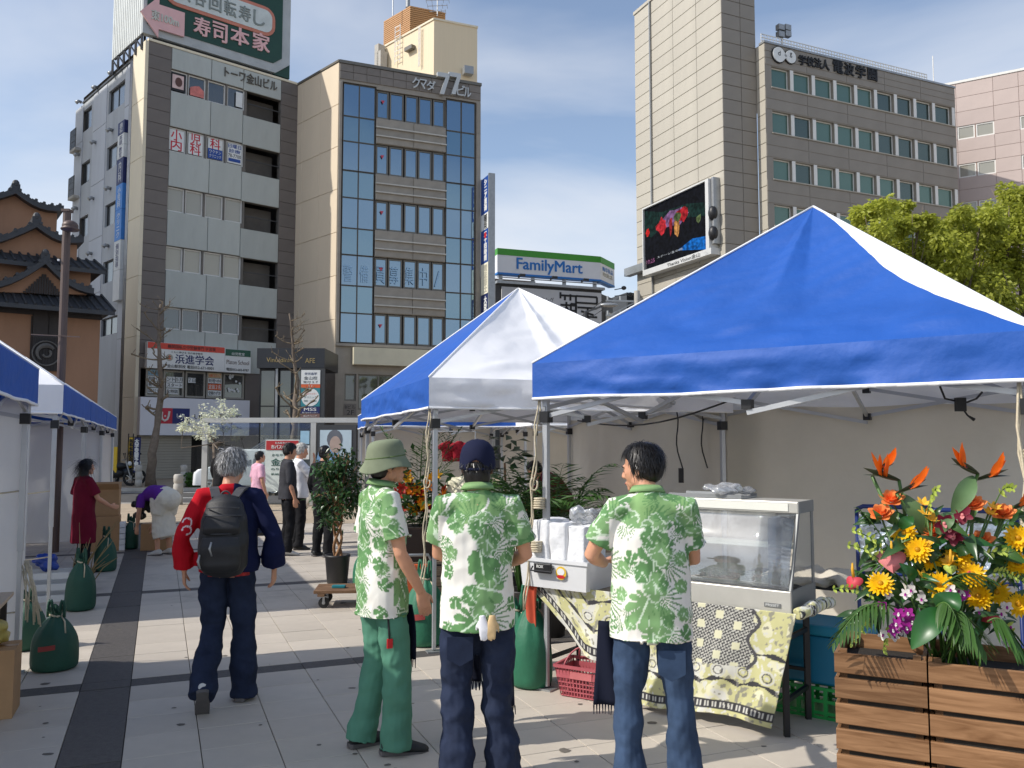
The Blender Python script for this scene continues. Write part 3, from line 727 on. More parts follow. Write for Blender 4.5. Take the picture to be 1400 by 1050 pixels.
M_BG=glass_mat('blue_mirror_glass',C(150,178,200),0.10,0.62,0.015,0.06)
M_BG2=glass_mat('blue_spandrel_glass',C(150,182,200),0.14,0.55,0.03,0.06)
M_STONE=pm('grey_brown_granite',C(150,142,130),.55,.1,2.0,bump=.1,bscale=80,objvar=.06,dirt=.15)
M_STONED=pm('dark_granite_panel',C(122,114,106),.5,.12,2.0,bump=.1,bscale=80,objvar=.08,dirt=.2)
M_MULL=pm('bronze_mullion',C(112,108,100),.45,.06,3,metal=.3)
M_CREAM2=pm('cream_siding',C(216,199,174),.65,.04,.7,objvar=.03,dirt=.12,stretch=(1,1,.3))
K2=P(461.5,300,42.3);K2.z=0
gb=thing('glass_building','blue mirror glass office block with grey granite frame and the number 77 on its parapet','building',K2)
PH2=R(22);F2=Fac(K2,PH2,gb)
W2=F2.uv(656.8,250)[0];H2=F2.uv(461.5,83)[1]
gx=[(467.9,489.5),(490,511.5),(610.3,630.3),(631,649.4)]
cx_=[(513.7,530.5),(532,551.2),(553.2,570.6),(572,590.2),(591.7,608)]
GX=[(F2.uv(a,290)[0],F2.uv(b,290)[0])for a,b in gx];CX=[(F2.uv(a,290)[0],F2.uv(b,290)[0])for a,b in cx_]
gv=[(114,157.8),(158.4,192.3),(192.8,232),(233,269.3),(269.9,311),(311.6,347.5),(348.4,389.6),(390.4,427.3),(428,468)]
GZ=[(F2.uv(478,b)[1],F2.uv(478,a)[1])for a,b in gv]
CZ=[(F2.uv(522,b)[1],F2.uv(522,a)[1])for a,b in((124,161.5),(198,238),(274.7,314.3),(352.5,391.5),(429.4,470))]
gl0,gl1=GX[0][0]-.06,GX[1][1]+.06;gr0,gr1=GX[2][0]-.06,GX[3][1]+.06
zg0,zg1=GZ[-1][0]-.05,GZ[0][1]+.05
mb=MB()
F2.wall(mb,0,W2,0,H2,[(gl0,gl1,zg0,zg1),(gr0,gr1,zg0,zg1)]+[(CX[0][0]-.05,CX[-1][1]+.05,a-.03,b+.03)for a,b in CZ]+[(F2.uv(471,530)[0],F2.uv(487,530)[0],F2.uv(478,548)[1],F2.uv(478,511)[1]),(F2.uv(489.5,530)[0],F2.uv(600,530)[0],F2.uv(478,560)[1],F2.uv(478,511)[1])],.25)
DS2=Vector((-math.cos(R(45.4)),math.sin(R(45.4)),0));S2L=5.2
bk=Vector((-math.sin(PH2),math.cos(PH2),0))*9
c0,c1,c2,c3=K2,F2.pt(W2,0),F2.pt(W2,0)+bk,K2+DS2*S2L
c25=c3+Vector((0.2,7,0))
mb.add([p+Z3*H2 for p in(c0,c1,c2,c25,c3)],[(0,1,2,3,4)])
for a,b in((c1,c2),(c2,c25),(c25,c3)):mb.add([a,b,b+Z3*H2,a+Z3*H2],[(0,1,2,3)])
mb.build('wall',M_STONE,gb)
for(a,b)in GX:
 for i,(za,zb)in enumerate(GZ):
  window(F2,a,b,za,zb,gb,M_MULL,M_BG if i%2==0 else M_BG2,-.06,.022,.08)
for(za,zb)in CZ:
 for(a,b)in CX:window(F2,a,b,za,zb,gb,M_MULL,M_BG,-.1,.075,.1)
cells=[]
for i in range(len(CZ)-1):
 hi,lo=CZ[i][0]-.04,CZ[i+1][1]+.04;h=hi-lo
 for(f0,f1)in((0,.28),(.28,.62),(.62,1)):
  for(a,b)in((CX[0][0]-.04,CX[2][0]+.45),(CX[2][0]+.45,CX[4][1]+.04)):cells.append((a,b,lo+h*f0,lo+h*f1))
 for f in(.28,.62,):
  mb=MB();F2.box(mb,CX[0][0]-.05,CX[4][1]+.05,lo+h*f-.02,lo+h*f+.045,.055,.16);mb.build('ledge',pm('ledge_pale',C(190,186,176),.5)if 'ledge_pale' not in bpy.data.materials else bpy.data.materials['ledge_pale'],gb)
panel_set(F2,cells,gb,M_STONE,0,.05,.02,'granite_panel')
cells=[]
zt=zg1+.12
nP=11
for i in range(nP):
 for j in range(2):
  cells.append((W2*i/nP,W2*(i+1)/nP,zt+(H2-.1-zt)*j/2,zt+(H2-.1-zt)*(j+1)/2))
panel_set(F2,cells,gb,M_STONED,0,.05,.014,'parapet_panel')
mb=MB();F2.box(mb,-.03,W2+.03,H2-.098,H2+.06,-.3,.1);mb.build('roof_coping',M_MULL,gb)
cells=[]
for i in range(9):
 za,zb=GZ[i][0],GZ[i][1]
 cells.append((0,gl0-.02,za-.04,zb+.04));cells.append((gr1+.02,W2,za-.04,zb+.04))
panel_set(F2,cells,gb,M_STONE,0,.05,.014,'jamb_panel')
M_LET=pm('silver_letters',C(196,196,192),.4,.04,2,metal=.4)
def lets(st,u0,v0,u1,v1,**k):F2.text(st,u0,v0,u1,v1,M_LET,gb,.1,ext=.06,**k)
lets('ク',563.5,106.5,573.5,121,bold=.03);lets('マ',574,109,583,122,bold=.03);lets('ダ',583,111,595,124,bold=.03)
lets('ビ',624.5,117,635,131,bold=.03);lets('ル',634,120,643.5,133,bold=.03)
for(ua,ub)in((597,612.5),(612.5,628)):
 xa,zc=F2.uv((ua+ub)/2,115,.1);w=(F2.uv(ub,115)[0]-F2.uv(ua,115)[0]);zt_=F2.uv((ua+ub)/2,101,.1)[1];zb_=F2.uv((ua+ub)/2,130.5,.1)[1]
 h=zt_-zb_
 mb=MB();mb.prism([F2.pt(xa+a*w,zb_+b*h,.06)for a,b in((-.5,.8),(-.5,1),(.55,1),(.55,.85),(.08,0),(-.28,0),(.2,.8))],F2.n*.22);mb.build('numeral_seven',M_LET,gb)
M_FILM=pm('pale_film_letters',C(150,186,214),.5,.02)
for ch,u0,u1 in zip('警備員募集中',(469,491.5,513.5,532.5,553.5,572.5),(482,503.5,526.5,545,566,584.5)):
 F2.text(ch,u0,362+(u0-469)*.04,u1,385+(u0-469)*.05,M_FILM,gb,-.055 if u0<512 else-.075,ext=.004)
F2.text('/',594,370,602,392,M_FILM,gb,-.075,ext=.004)
M_TRI=pm('rescue_mark_red',C(190,60,80),.5)
for(za,zb)in CZ:
 a,b=CX[0];xm=(a+b)/2;zm=za+(zb-za)*.6
 mb=MB();mb.prism([F2.pt(xm-.1,zm+.09,-.055),F2.pt(xm,zm-.1,-.055),F2.pt(xm+.1,zm+.09,-.055)],F2.n*.006);mb.build('rescue_mark',M_TRI,gb)
mb=MB();F2.box(mb,F2.uv(481,490)[0],W2,F2.uv(481,499)[1],F2.uv(481,475.5)[1],.05,.5);mb.build('entrance_fascia',pm('beige_fascia',C(206,198,172),.6,.06,1,dirt=.15),gb)
mb=MB();F2.box(mb,-.02,W2,zg0-.16,zg0-.02,0,.18);mb.build('sill_ledge',M_STONE,gb)
window(F2,F2.uv(471,530)[0],F2.uv(487,530)[0],F2.uv(478,548)[1],F2.uv(478,511)[1],gb,M_MULL,M_GDARK,-.1,.08,.1)
window(F2,F2.uv(489.5,530)[0],F2.uv(600,530)[0],F2.uv(478,560)[1],F2.uv(478,511)[1],gb,M_MULL,M_GDARK,-.1,.08,.1,(.25,.5,.75))
card(F2,F2.uv(470,560)[0],F2.uv(487,560)[0],F2.uv(478,568)[1],F2.uv(478,552)[1],.02,M_STONED,gb,'floor_sign')
F2.text('8ビル',471.5,553.5,486,559,M_INK,gb,.035);F2.text('2F',474,560.5,484,567,M_INK,gb,.035)
F2S=Fac(K2+DS2*S2L,math.atan2(-DS2.y,-DS2.x),gb)
zb_=F2S.uv(455,497)[1]
cells=[]
zl=np.linspace(zb_,H2-.05,8)
for i in range(7):
 for(a,b)in((0,1.7),(1.7,3.45),(3.45,S2L)):cells.append((a,b,zl[i],zl[i+1]))
mb=MB();F2S.wall(mb,0,S2L,0,H2,[],.1);mb.build('side_wall',M_STONED,gb)
panel_set(F2S,cells,gb,M_CREAM2,0,.05,.015,'side_panel')
mb=MB();F2S.box(mb,-.05,S2L+.03,H2-.05,H2+.06,-.25,.1);mb.build('side_coping',M_MULL,gb)
PY=3.2
pk=F2.pt(F2.uv(594,100)[0],0,-PY)
pk2=P(593.5,26,pk.y);
FP=Fac(Vector((pk2.x,pk2.y,0)),PH2,gb);ptop=pk2.z
pw=FP.uv(652.5,60)[0]
FPS=Fac(FP.O+DS2*5.0,math.atan2(-DS2.y,-DS2.x),gb);pl=FPS.uv(521.5,80)[0]
mb=MB();FP.wall(mb,0,pw,H2-.3,ptop);FPS.wall(mb,pl,5.0,H2-.3,ptop)
e0=FPS.pt(pl,0);e1=FP.pt(pw,0);e2=e1+Vector((-.3,1,0))*4
mb.add([p+Z3*ptop for p in(FP.O,e1,e2,e0)],[(0,1,2,3)]);mb.add([e1+Z3*(H2-.3),e2+Z3*(H2-.3),e2+Z3*ptop,e1+Z3*ptop],[(0,1,2,3)])
mb.build('penthouse',pm('penthouse_siding',C(222,204,172),.6,.03,1.0,stretch=(8,8,.2)),gb)
mb=MB();FP.box(mb,-.03,pw+.03,ptop-.05,ptop+.06,-.2,.06);FPS.box(mb,pl-.03,5.0-.01,ptop-.05,ptop+.06,-.2,.06);mb.build('penthouse_coping',M_CREAM,gb)
def ladder(fac,u,v0,v1,w=.32):
 x,za=fac.uv(u,v1);zb=fac.uv(u,v0)[1]
 mb=MB()
 mb.bar(fac.pt(x-w/2,za,.15),fac.pt(x-w/2,zb,.15),.04);mb.bar(fac.pt(x+w/2,za,.15),fac.pt(x+w/2,zb,.15),.04)
 z=za+.2
 while z<zb:mb.bar(fac.pt(x-w/2,z,.15),fac.pt(x+w/2,z,.15),.03);z+=.3
 return mb.build('ladder',M_WHITE,gb)
ladder(FPS,546,36,88,.5);ladder(FPS,576,38,92,.12)
mb=MB();FPS.box(mb,FPS.uv(558,80)[0],FPS.uv(568,80)[0],FPS.uv(563,70)[1],FPS.uv(563,65)[1],.02,.3);mb.build('door_canopy',M_MULL,gb)
for(u,v)in((530,84),(527,75)):
 x,z=FPS.uv(u,v);mb=MB();FPS.box(mb,x-.3,x+.1,H2,z+.5,.1,.6);mb.build('roof_unit',M_CONC,gb)
lk=P(561,7,FP.O.y+2.6);FL=Fac(Vector((lk.x,lk.y,0)),PH2,gb);FLS=Fac(FL.O+DS2*4,math.atan2(-DS2.y,-DS2.x),gb)
ll=FLS.uv(524.5,40)[0];lwid=FL.uv(609,22)[0]
mb=MB()
zl0=FLS.uv(525,68)[1];n_=15
for i in range(n_):
 z=zl0+(lk.z-zl0)*i/n_;h=(lk.z-zl0)/n_
 FLS.box(mb,ll,4.0,z,z+h*.7,-.1,0);FL.box(mb,0.01,lwid,z,z+h*.7,-.1,0)
mb.build('louvre_slats',pm('louvre_brown',C(186,140,92),.6,.06,1),gb)
mb=MB();FLS.box(mb,ll+.05,3.95,zl0,lk.z-.1,-.2,-.12);FL.box(mb,.05,lwid,zl0,lk.z-.1,-.2,-.12);mb.build('louvre_backing',M_MULL,gb)
def aerial(u,v0,v1,Y,name='aerial'):
 a=P(u,v1,Y);b=P(u,v0,Y);b.x=a.x;b.y=a.y
 mb=MB();mb.cyl(a,b,.035,6)
 return mb,a,b
ya=FP.O.y+3
mb,a,b=aerial(598,-25,22,ya)
for i in range(5):
 z=b.z-.5-i*.35;w=.9-.1*i;mb.bar(Vector((a.x-w,a.y,z)),Vector((a.x+w,a.y,z+.05)),.03)
 for q in(-1,-.5,.5,1):mb.bar(Vector((a.x+q*w,a.y-.3,z)),Vector((a.x+q*w,a.y+.3,z)),.02)
mb.build('aerial',M_STEEL,gb)
mb,a,b=aerial(537,-20,22,ya);mb.build('lightning_rod',M_STEEL,gb)
mb=MB();a=P(557.5,6,ya);mb.cyl(a-Z3*.2,a+Z3*.7,.14,10);mb.build('roof_cowl',M_STEEL,gb)
x,z=FP.uv(637,98);mb=MB();FP.box(mb,x-.25,x+.3,z-.3,z+.15,.1,.5);mb.build('floodlight',M_STEEL,gb)
t=thing('vertical_sign','tall projecting sign of stacked blue and white panels at the glass block corner','sign',F2.pt(W2+.1,F2.uv(652,500)[1],.6))
vz=[F2.uv(654,v)[1]for v in(247,296,318,363,405,450,500)]
mats=[M_BLUE,M_PAPER,M_BLUE,pm('cream_panel',C(236,230,206),.5),M_NAVY,M_PAPER]
st=[['シ','ニ','ア','東','海'],['稲','垣'],['二','十','四','時','間'],['司','法','書','士'],['大','栄','教','育'],['学','院']]
FV=Fac(F2.pt(W2+.02,0,.05),math.atan2(F2.n.y,F2.n.x),t)
for i in range(6):
 mb=MB();FV.box(mb,0.05,1.15,vz[i+1]+.02,vz[i],-.3,0);mb.build('sign_panel',mats[i],t)
 text_obj('lettering',st[i],FV.T(.72,(vz[i]+vz[i+1])/2,.005),.42,(vz[i]-vz[i+1])*.86,M_WHITE if mats[i]in(M_BLUE,M_NAVY)else M_BLIND if i==3 else M_INK,t,vertical=True,bold=.03)
mb=MB();FV.box(mb,1.16,1.3,vz[-1],vz[0]+.05,-.32,.02);FV.box(mb,-.02,.04,vz[-1],vz[0]+.05,-.32,.02);mb.build('sign_frame',M_STEEL,t)
FV2=Fac(F2.pt(W2-.55,0,.05),math.atan2(F2.n.y,F2.n.x),t)
mb=MB()
z=FV.pt(.6,vz[2],.012)
mb.prism([FV.pt(.7+.17*math.cos(a),vz[2]-.3+.17*math.sin(a),.006)for a in np.linspace(0,6,14)],FV.n*.008)
mb.build('red_emblem',M_RED,t)
M_DKB=pm('charcoal_cladding',(0.035,0.034,0.034),.5,.15,1.5)
kf=P(683,400,60.0);kf.z=0
fb=thing('shop_building','low charcoal block under the green and white convenience store roof sign','building',kf)
FF=Fac(kf,R(20),fb)
wF=FF.uv(823,440)[0];hF=FF.uv(683,388)[1]
mb=MB();FF.box(mb,-.3,wF,0,hF,-8,-.02)
mb.build('wall',M_DKB,fb)
FFS=Fac(FF.pt(wF,0),R(62),fb);we=FFS.uv(838,440)[0]
mb=MB();FFS.box(mb,0,we,0,hF-.25,-6,0);mb.build('side_wall',M_DKB,fb)
zb0,zb1=FF.uv(684,447)[1],FF.uv(684,392)[1]
mb=MB();FF.box(mb,.12,wF-.1,zb0,zb1,.02,.15);mb.build('sign_field',pm('logo_board_grey',C(196,196,198),.6,.04,1),fb)
mb=MB();FFS.box(mb,.7,we-.3,hF-5.4,hF-1.5,.02,.12);mb.build('side_poster',pm('side_board',C(196,196,190),.6),fb)
mb=MB();FF.box(mb,-.3,wF+.1,hF,hF+.18,-8,.35);mb.build('parapet',M_STEEL,fb)
x0,zt=FF.uv(765,402);x1,_=FF.uv(815,430);hh=(x1-x0)*.66;lw=.14
mb=MB()
def st(a,b,c,d):
 mb.bar(FF.pt(x0+(x1-x0)*a,zt-hh*b,.17),FF.pt(x0+(x1-x0)*c,zt-hh*d,.17),lw,.05,FF.n)
for q in((0,.06,.42,.06),(0,-.05,0,.18),(.12,.06,.12,.24),(.27,.0,.27,.24),(.27,.06,.27,.06),(.42,.05,1,.05),(1,.05,1,.3),(.42,.3,1,.3),(.42,.05,.42,.62),(0,.42,.4,.42),(.16,.3,.16,.95),(.16,.5,0,.8),(.16,.5,.28,.72),(.28,.36,.28,.95),(.28,.36,.42,.36),(.28,.62,.42,.62),(.28,.95,.42,.95),(.42,.36,.42,.95),(.46,.48,1,.48),(.74,.48,.74,1.1),(.56,.62,.9,.74),(.5,.82,1.0,.82),(.42,1.08,1.05,1.08)):st(*q)
mb.build('logo_strokes',M_INK,fb)
FF.text('時間貸駐',695,404,730,412,M_INK,fb,.16);FF.text('パーキング',728,406,757,414,M_INK,fb,.16)
s_=thing('roof_sign','long white convenience store roof sign with green top stripe and blue FamilyMart letters on posts','sign',FF.pt(0,hF+.2,-.5))
zs0,zs1=FF.uv(680,372)[1],FF.uv(680,339)[1];xa=FF.uv(680,355)[0];xb=FF.uv(821,375)[0]
gz=zs1-(zs1-zs0)*.27
M_FG=pm('bright_green',C(62,150,40),.5,.04,1);M_FBL=pm('bright_blue',C(20,112,190),.5,.03,1)
M_FW=pm('sign_white',C(222,224,228),.5,.03,1)
mb=MB();FF.box(mb,xa,xb,zs0,gz,-.6,0);mb.build('white_field',M_FW,s_)
mb=MB();FF.box(mb,xa,xb,gz+.002,zs1,-.6,0.02);mb.build('green_stripe',M_FG,s_)
mb=MB();FF.box(mb,xa,xb,zs0-.14,zs0-.002,-.6,0.03);mb.build('blue_stripe',M_FBL,s_)
FE=Fac(FF.pt(xb+.005,0),R(62),s_);we2=FE.uv(840,380)[0]
mb=MB();FE.box(mb,0.01,we2,zs0,gz,-.5,0);mb.build('end_field',M_FW,s_)
mb=MB();FE.box(mb,0.01,we2,gz+.002,zs1,-.5,0.02);mb.build('end_green_stripe',M_FG,s_)
mb=MB();FE.box(mb,0.01,we2,zs0-.14,zs0-.002,-.5,0.03);mb.build('end_blue_stripe',M_FBL,s_)
xc,zc=FF.uv(751,362);xl=FF.uv(706.5,360)[0];xr=FF.uv(796,365)[0]
text_obj('lettering','FamilyMart',FF.T((xl+xr)/2,(zs0+gz)/2-.02,.01),xr-xl,(gz-zs0)*.84,M_FBL,s_,bold=.022,ext=.03)
text_obj('lettering','無印良品',FE.T(we2*.5,zs0+(gz-zs0)*.72,.01),we2*.75,.35,M_FBL,s_,bold=.02)
text_obj('lettering','取扱店',FE.T(we2*.5,zs0+(gz-zs0)*.4,.01),we2*.7,.3,M_BLIND,s_,bold=.02)
for i in range(4):
 x=xa+.35+(xb-xa-.7)*i/3
 mb=MB();mb.bar(FF.pt(x,hF+.18,-.3),FF.pt(x,zs0-.14,-.3),.28);mb.build('post',M_STEEL,s_)
for i in range(3):
 x=xa+.35+(xb-xa-.7)*(i+.5)/3
 mb=MB();mb.bar(FF.pt(x,hF+.5,.1),FF.pt(x,zs0-.14,.1),.1);mb.bar(FF.pt(x,hF+.5,.1),FF.pt(x,zs0-.2,.7),.05);mb.obox(FF.pt(x-.2,zs0-.35,.75),FF.r*.4,FF.n*.2,Z3*.16);mb.build('lamp_bracket',M_BLACKM,s_)
mb=MB();mb.bar(FF.pt(xa,hF+.5,-.05),FF.pt(xb,hF+.5,-.05),.07);mb.build('cable_rail',M_STEEL,s_)
for k in range(2):
 mb=MB();a=FE.pt(we2,zs0-.3-k*.5,0);b=a+Vector((.7+.5*k,-.2,.1));mb.bar(a,b,.06);mb.ell(b,(.2,.2,.16));mb.build('side_lamp',M_DKGREY,s_)
kb_=P(660,420,66.0);kb_.z=0
t=thing('office_building','small dark brown louvred block squeezed between the glass tower and the charcoal block','building',kb_)
FB2=Fac(kb_,R(20),t);wB=FB2.uv(700,420)[0];hB=FB2.uv(665,380)[1]
mb=MB();FB2.box(mb,-1,wB+2,0,hB,-8,0);mb.build('wall',pm('brown_wall',C(118,106,98),.7,.1,.6),t)
hl=FB2.uv(668,406)[1]
for i in range(9):
 x=(FB2.uv(668,420)[0])+i*.42
 mb=MB();FB2.box(mb,x,x+.16,hl-7,hl,.02,.3);mb.build('louvre_fin',pm('fin_brown',(.03,.022,.018),.6)if 'fin_brown' not in bpy.data.materials else bpy.data.materials['fin_brown'],t)
a=P(675.5,403,62);mb=MB();mb.cyl(Vector((a.x,a.y,0)),a,.09,8);mb.tube([a,a+Vector((.0,-.3,.25)),a+Vector((.1,-.7,.2))],.12,8)
tag(mb.build('street_lamp',M_STEEL),'thin grey lamp standing before the dark brown louvred block','street lamp')
ks=P(857,420,75.0);ks.z=0
t=thing('office_building','slim dark grey block standing just left of the tall beige tower','building',ks)
FK=Fac(ks,R(20),t);mb=MB();FK.box(mb,0,1.6,0,FK.uv(860,400)[1],-4,0);mb.build('wall',M_DKGREY,t)
mb=MB()
for i in range(12):FK.box(mb,.05,1.5,4+i*.9,4.5+i*.9,.01,.06)
mb.build('grille',M_STEEL,t)
up=P(871,412,40.0)
mb=MB();mb.cyl(Vector((up.x,up.y,0)),up+Z3*.5,.14,10)
t=thing('utility_pole','utility pole with cross arms and wires in front of the tall beige tower','utility pole',Vector((up.x,up.y,0)))
mb.build('pole',M_CONC,t)
mb=MB()
for k in range(2):
 z=up.z-k*.7;mb.bar(Vector((up.x-1.5,up.y-.2,z)),Vector((up.x+1.3,up.y+.2,z)),.08)
 for q in(-1.4,-.8,.7,1.2):mb.cyl(Vector((up.x+q,up.y,z)),Vector((up.x+q,up.y,z+.25)),.05,6)
mb.bar(up+Vector((-1.2,0,-.6)),up+Vector((0,0,0)),.05);mb.bar(up+Vector((1.2,0,-.6)),up+Vector((0,0,0)),.05)
mb.build('cross_arm',M_STEEL,t)
mb=MB()
for q in(-1.4,-.8,1.2):
 pts=[Vector((up.x+q,up.y,up.z+.2)).lerp(Vector((up.x+q-5.5,up.y+22,up.z+1.2)),i/10)-Z3*(1.0*math.sin(math.pi*i/10))for i in range(11)]
 mb.tube(pts,.018,4)
mb.build('wire',M_BLACKM,t)
a=P(800,445,38);b=P(800,427,38);c=P(828,417,38)
t=thing('street_lamp','grey road lamp with a horizontal arm in front of the stylised logo board','street lamp',Vector((a.x,a.y,0)))
mb=MB();mb.cyl(Vector((a.x,a.y,0)),b,.08,8);mb.bar(b,c,.08);mb.build('pole',M_DKGREY,t)
mb=MB();mb.ell(c+Vector((.15,0,0)),(.42,.16,.11));mb.build('lamp_head',M_STEEL,t,smooth=True)
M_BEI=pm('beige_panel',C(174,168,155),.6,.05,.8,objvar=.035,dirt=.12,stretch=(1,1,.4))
M_BEI2=pm('shade_side_taupe_panel',C(140,133,123),.6,.06,.8,objvar=.03,dirt=.12)  # darker copy of the beige: shade of sun-averted fronts is in the colour
M_BEJ=pm('panel_joint',C(120,112,98),.8)
M_GGREEN=glass_mat('green_blind_glass',(.42,.74,.60),.16,.05,.06,.1)
M_GGRN2=glass_mat('dark_green_glass',(.42,.62,.55),.05,.07,.04,.1)
T0=P(990,250,55.0);T0.z=0
PT=R(24)
tw=thing('tall_building','tall windowless beige panel tower carrying the video screen on its left face','building',T0)
TLd=Vector((-math.sin(PT),math.cos(PT),0));TLl=11.6
FTL=Fac(T0+TLd*TLl,math.atan2(-TLd.y,-TLd.x),tw);FTF=Fac(T0,PT,tw)
xl=FTL.uv(869,200)[0];HT=FTL.uv(868.5,20)[1]
wT=FTF.uv(1035,150)[0]
e3=FTF.pt(wT,0)+TLd*12
mb=MB();FTL.wall(mb,xl,TLl,0,HT,[],.1,-.05);FTF.wall(mb,0,wT,0,HT,[],.1,-.05)
mb.add([FTL.pt(xl,HT,-.05),FTF.pt(0,HT,-.05),FTF.pt(wT,HT,-.05),e3+Z3*HT],[(0,1,2,3)])
mb.add([FTF.pt(wT,0,-.05),e3,e3+Z3*HT,FTF.pt(wT,HT,-.05)],[(0,1,2,3)])
mb.build('wall',M_BEJ,tw)
ph=1.0
cells=[];cellsF=[]
xcut=FTL.uv(890.5,200)[0]
nr=27;ph=(HT-9)/nr
for i in range(nr+6):
 z0=HT-(i+1)*ph
 if z0<4:break
 cells.append((xl,xcut,z0,z0+ph));xm=[xcut+.16]+[xcut+.16+(TLl-xcut-.16)*k/3 for k in(1,2,3)]
 for k in range(3):cells.append((xm[k],xm[k+1],z0,z0+ph))
 cellsF.append((0.0,wT*.55,z0,z0+ph));cellsF.append((wT*.55,wT,z0,z0+ph))
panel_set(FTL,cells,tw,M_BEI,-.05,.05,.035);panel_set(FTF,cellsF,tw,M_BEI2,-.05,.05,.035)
mb=MB();FTL.box(mb,xcut+.03,xcut+.13,5,HT,-.02,.14);mb.build('wall_duct',M_STEEL,tw)
mb=MB();FTL.box(mb,xl-.05,TLl+.05,HT+.002,HT+.25,-.4,.08);FTF.box(mb,.06,wT+.05,HT+.002,HT+.25,-.4,.08);mb.build('roof_coping',M_BEI,tw)
xa,za=FTL.uv(867,373);mb=MB();FTL.box(mb,xl-.9,xcut+.1,za-.25,za+.35,.05,.6);mb.build('bracket',M_STEEL,tw)
sx0,sx1=FTL.uv(891,330)[0],FTL.uv(977,300)[0]
z_b=FTL.uv(891,371)[1];z_t=FTL.uv(891,288)[1];z_bb=FTL.uv(891,378.5)[1]
sc=thing('video_screen','large outdoor video screen showing a stage performance, hung on the beige tower','screen',FTL.pt((sx0+sx1)/2,z_bb,.3))
M_SFR=pm('screen_frame_grey',C(196,196,194),.5,.05,2)
fx1=FTL.uv(984,300)[0]
mb=MB();FTL.box(mb,sx0-.12,fx1,z_bb,z_b,.02,.75);FTL.box(mb,sx0-.12,sx0-.001,z_b+.001,z_t+.1,.02,.75);FTL.box(mb,sx1+.001,sx1+.35,z_b+.001,z_t+.1,.02,.75);FTL.box(mb,sx0,sx1,z_t+.001,z_t+.1,.02,.75);mb.build('frame',M_SFR,sc)
mb=MB();FTL.box(mb,sx1+.4,fx1+.1,z_b+.3,z_t+.15,.02,.55);mb.build('speaker_column',M_STEEL,sc)
for k in range(2):
 zc=z_b+1.0+k*1.35;mb=MB();mb.ell(FTL.pt((sx1+.4+fx1)/2,zc,.5),(.32,.32,.5));mb.build('loudspeaker',M_BLACKM,sc,smooth=True)
def emis(name,col,k):
 m,nt,b=new_mat(name);b.inputs['Base Color'].default_value=(0,0,0,1);b.inputs['Roughness'].default_value=.9;b.inputs['Specular IOR Level'].default_value=.1
 tc=nt.nodes.new('ShaderNodeTexCoord');no=nt.nodes.new('ShaderNodeTexNoise');no.inputs['Scale'].default_value=3.5;nt.links.new(tc.outputs['Object'],no.inputs['Vector'])
 mr=nt.nodes.new('ShaderNodeMapRange');mr.inputs['From Min'].default_value=.35;mr.inputs['From Max'].default_value=.65;mr.inputs['To Min'].default_value=k*.35;mr.inputs['To Max'].default_value=k*1.3
 nt.links.new(no.outputs['Fac'],mr.inputs['Value'])
 b.inputs['Emission Color'].default_value=(*col,1);nt.links.new(mr.outputs[0],b.inputs['Emission Strength']);return m
wS,hS=sx1-sx0,z_t-z_b
mb=MB();FTL.box(mb,sx0,sx1,z_b,z_t,.3,.6);mb.build('display',emis('screen_black',(.006,.007,.012),.8),sc)
def scr(pts,col,k,name,layer):
 mb=MB();mb.prism([FTL.pt(sx0+wS*a,z_b+hS*b,.602+layer*.004)for a,b in pts],FTL.n*.003);mb.build(name,emis('screen_'+name,col,k),sc)
def blob(cx,cz,rx,rz,n=12,wob=.25,seed=1):
 rr=random.Random(seed);return[(cx+rx*math.cos(2*math.pi*i/n)*(1+rr.uniform(-wob,wob)),cz+rz*math.sin(2*math.pi*i/n)*(1+rr.uniform(-wob,wob)))for i in range(n)]
scr([(0,.98),(0,.55),(.12,.5),(.3,.6),(.6,.62),(.98,.5),(.99,.7),(.7,.8),(.3,.84)],C(24,52,48),.8,'picture_backdrop',0)
scr(blob(.48,.66,.2,.14,14,.3,2),C(150,110,160),.7,'picture_costume_violet',1)
scr(blob(.3,.62,.08,.12,11,.4,3),C(214,50,60),.8,'picture_costume_red',2)
scr(blob(.62,.66,.09,.1,11,.4,5),C(200,40,50),.7,'picture_sleeve',2)
scr(blob(.45,.56,.03,.16,9,.4,8),C(190,50,60),.6,'picture_ribbon',3)
scr(blob(.055,.6,.035,.07,6,.1,9),C(230,40,40),.9,'picture_lantern',3)
scr(blob(.54,.5,.045,.14,10,.2,11),C(226,160,90),.8,'picture_face',4)
scr(blob(.56,.66,.06,.07,9,.3,12),C(110,130,80),.6,'picture_headdress',5)
scr(blob(.88,.5,.04,.06,7,.3,14),C(120,140,90),.6,'picture_prop',3)
scr([(.55,.14),(1,.0),(1,.2),(.78,.24)],C(20,110,200),.9,'picture_caption_bar',3)
text_obj('caption','ステージ生中継',FTL.T(sx0+wS*.42,z_b+hS*.14,.62),wS*.42,.16,emis('screen_caption_white',(.7,.75,.8),.7),sc)
text_obj('caption','10:25',FTL.T(sx0+wS*.1,z_b+hS*.12,.62),wS*.14,.3,emis('screen_caption_pink',(.6,.2,.45),.5),sc)
ta,tb=FTL.uv(912,368,.76)[0],FTL.uv(957,352,.76)[0]
text_obj('lettering','Thanks Vision金山',FTL.T((ta+tb)/2,(z_bb+z_b)/2,.755),tb-ta,(z_b-z_bb)*.72,M_INK,sc,bold=.015)
sq=.85
S0=FTF.pt(wT,0)-TLd*sq
sb=thing('school_building','grey taupe office block with rows of green tinted windows and black school lettering','building',S0)
FSC=Fac(S0,PT,sb);HS=FSC.uv(1048,59)[1];WS=FSC.uv(1307,180)[0]
FSL=Fac(S0+TLd*sq,math.atan2(-TLd.y,-TLd.x),sb)
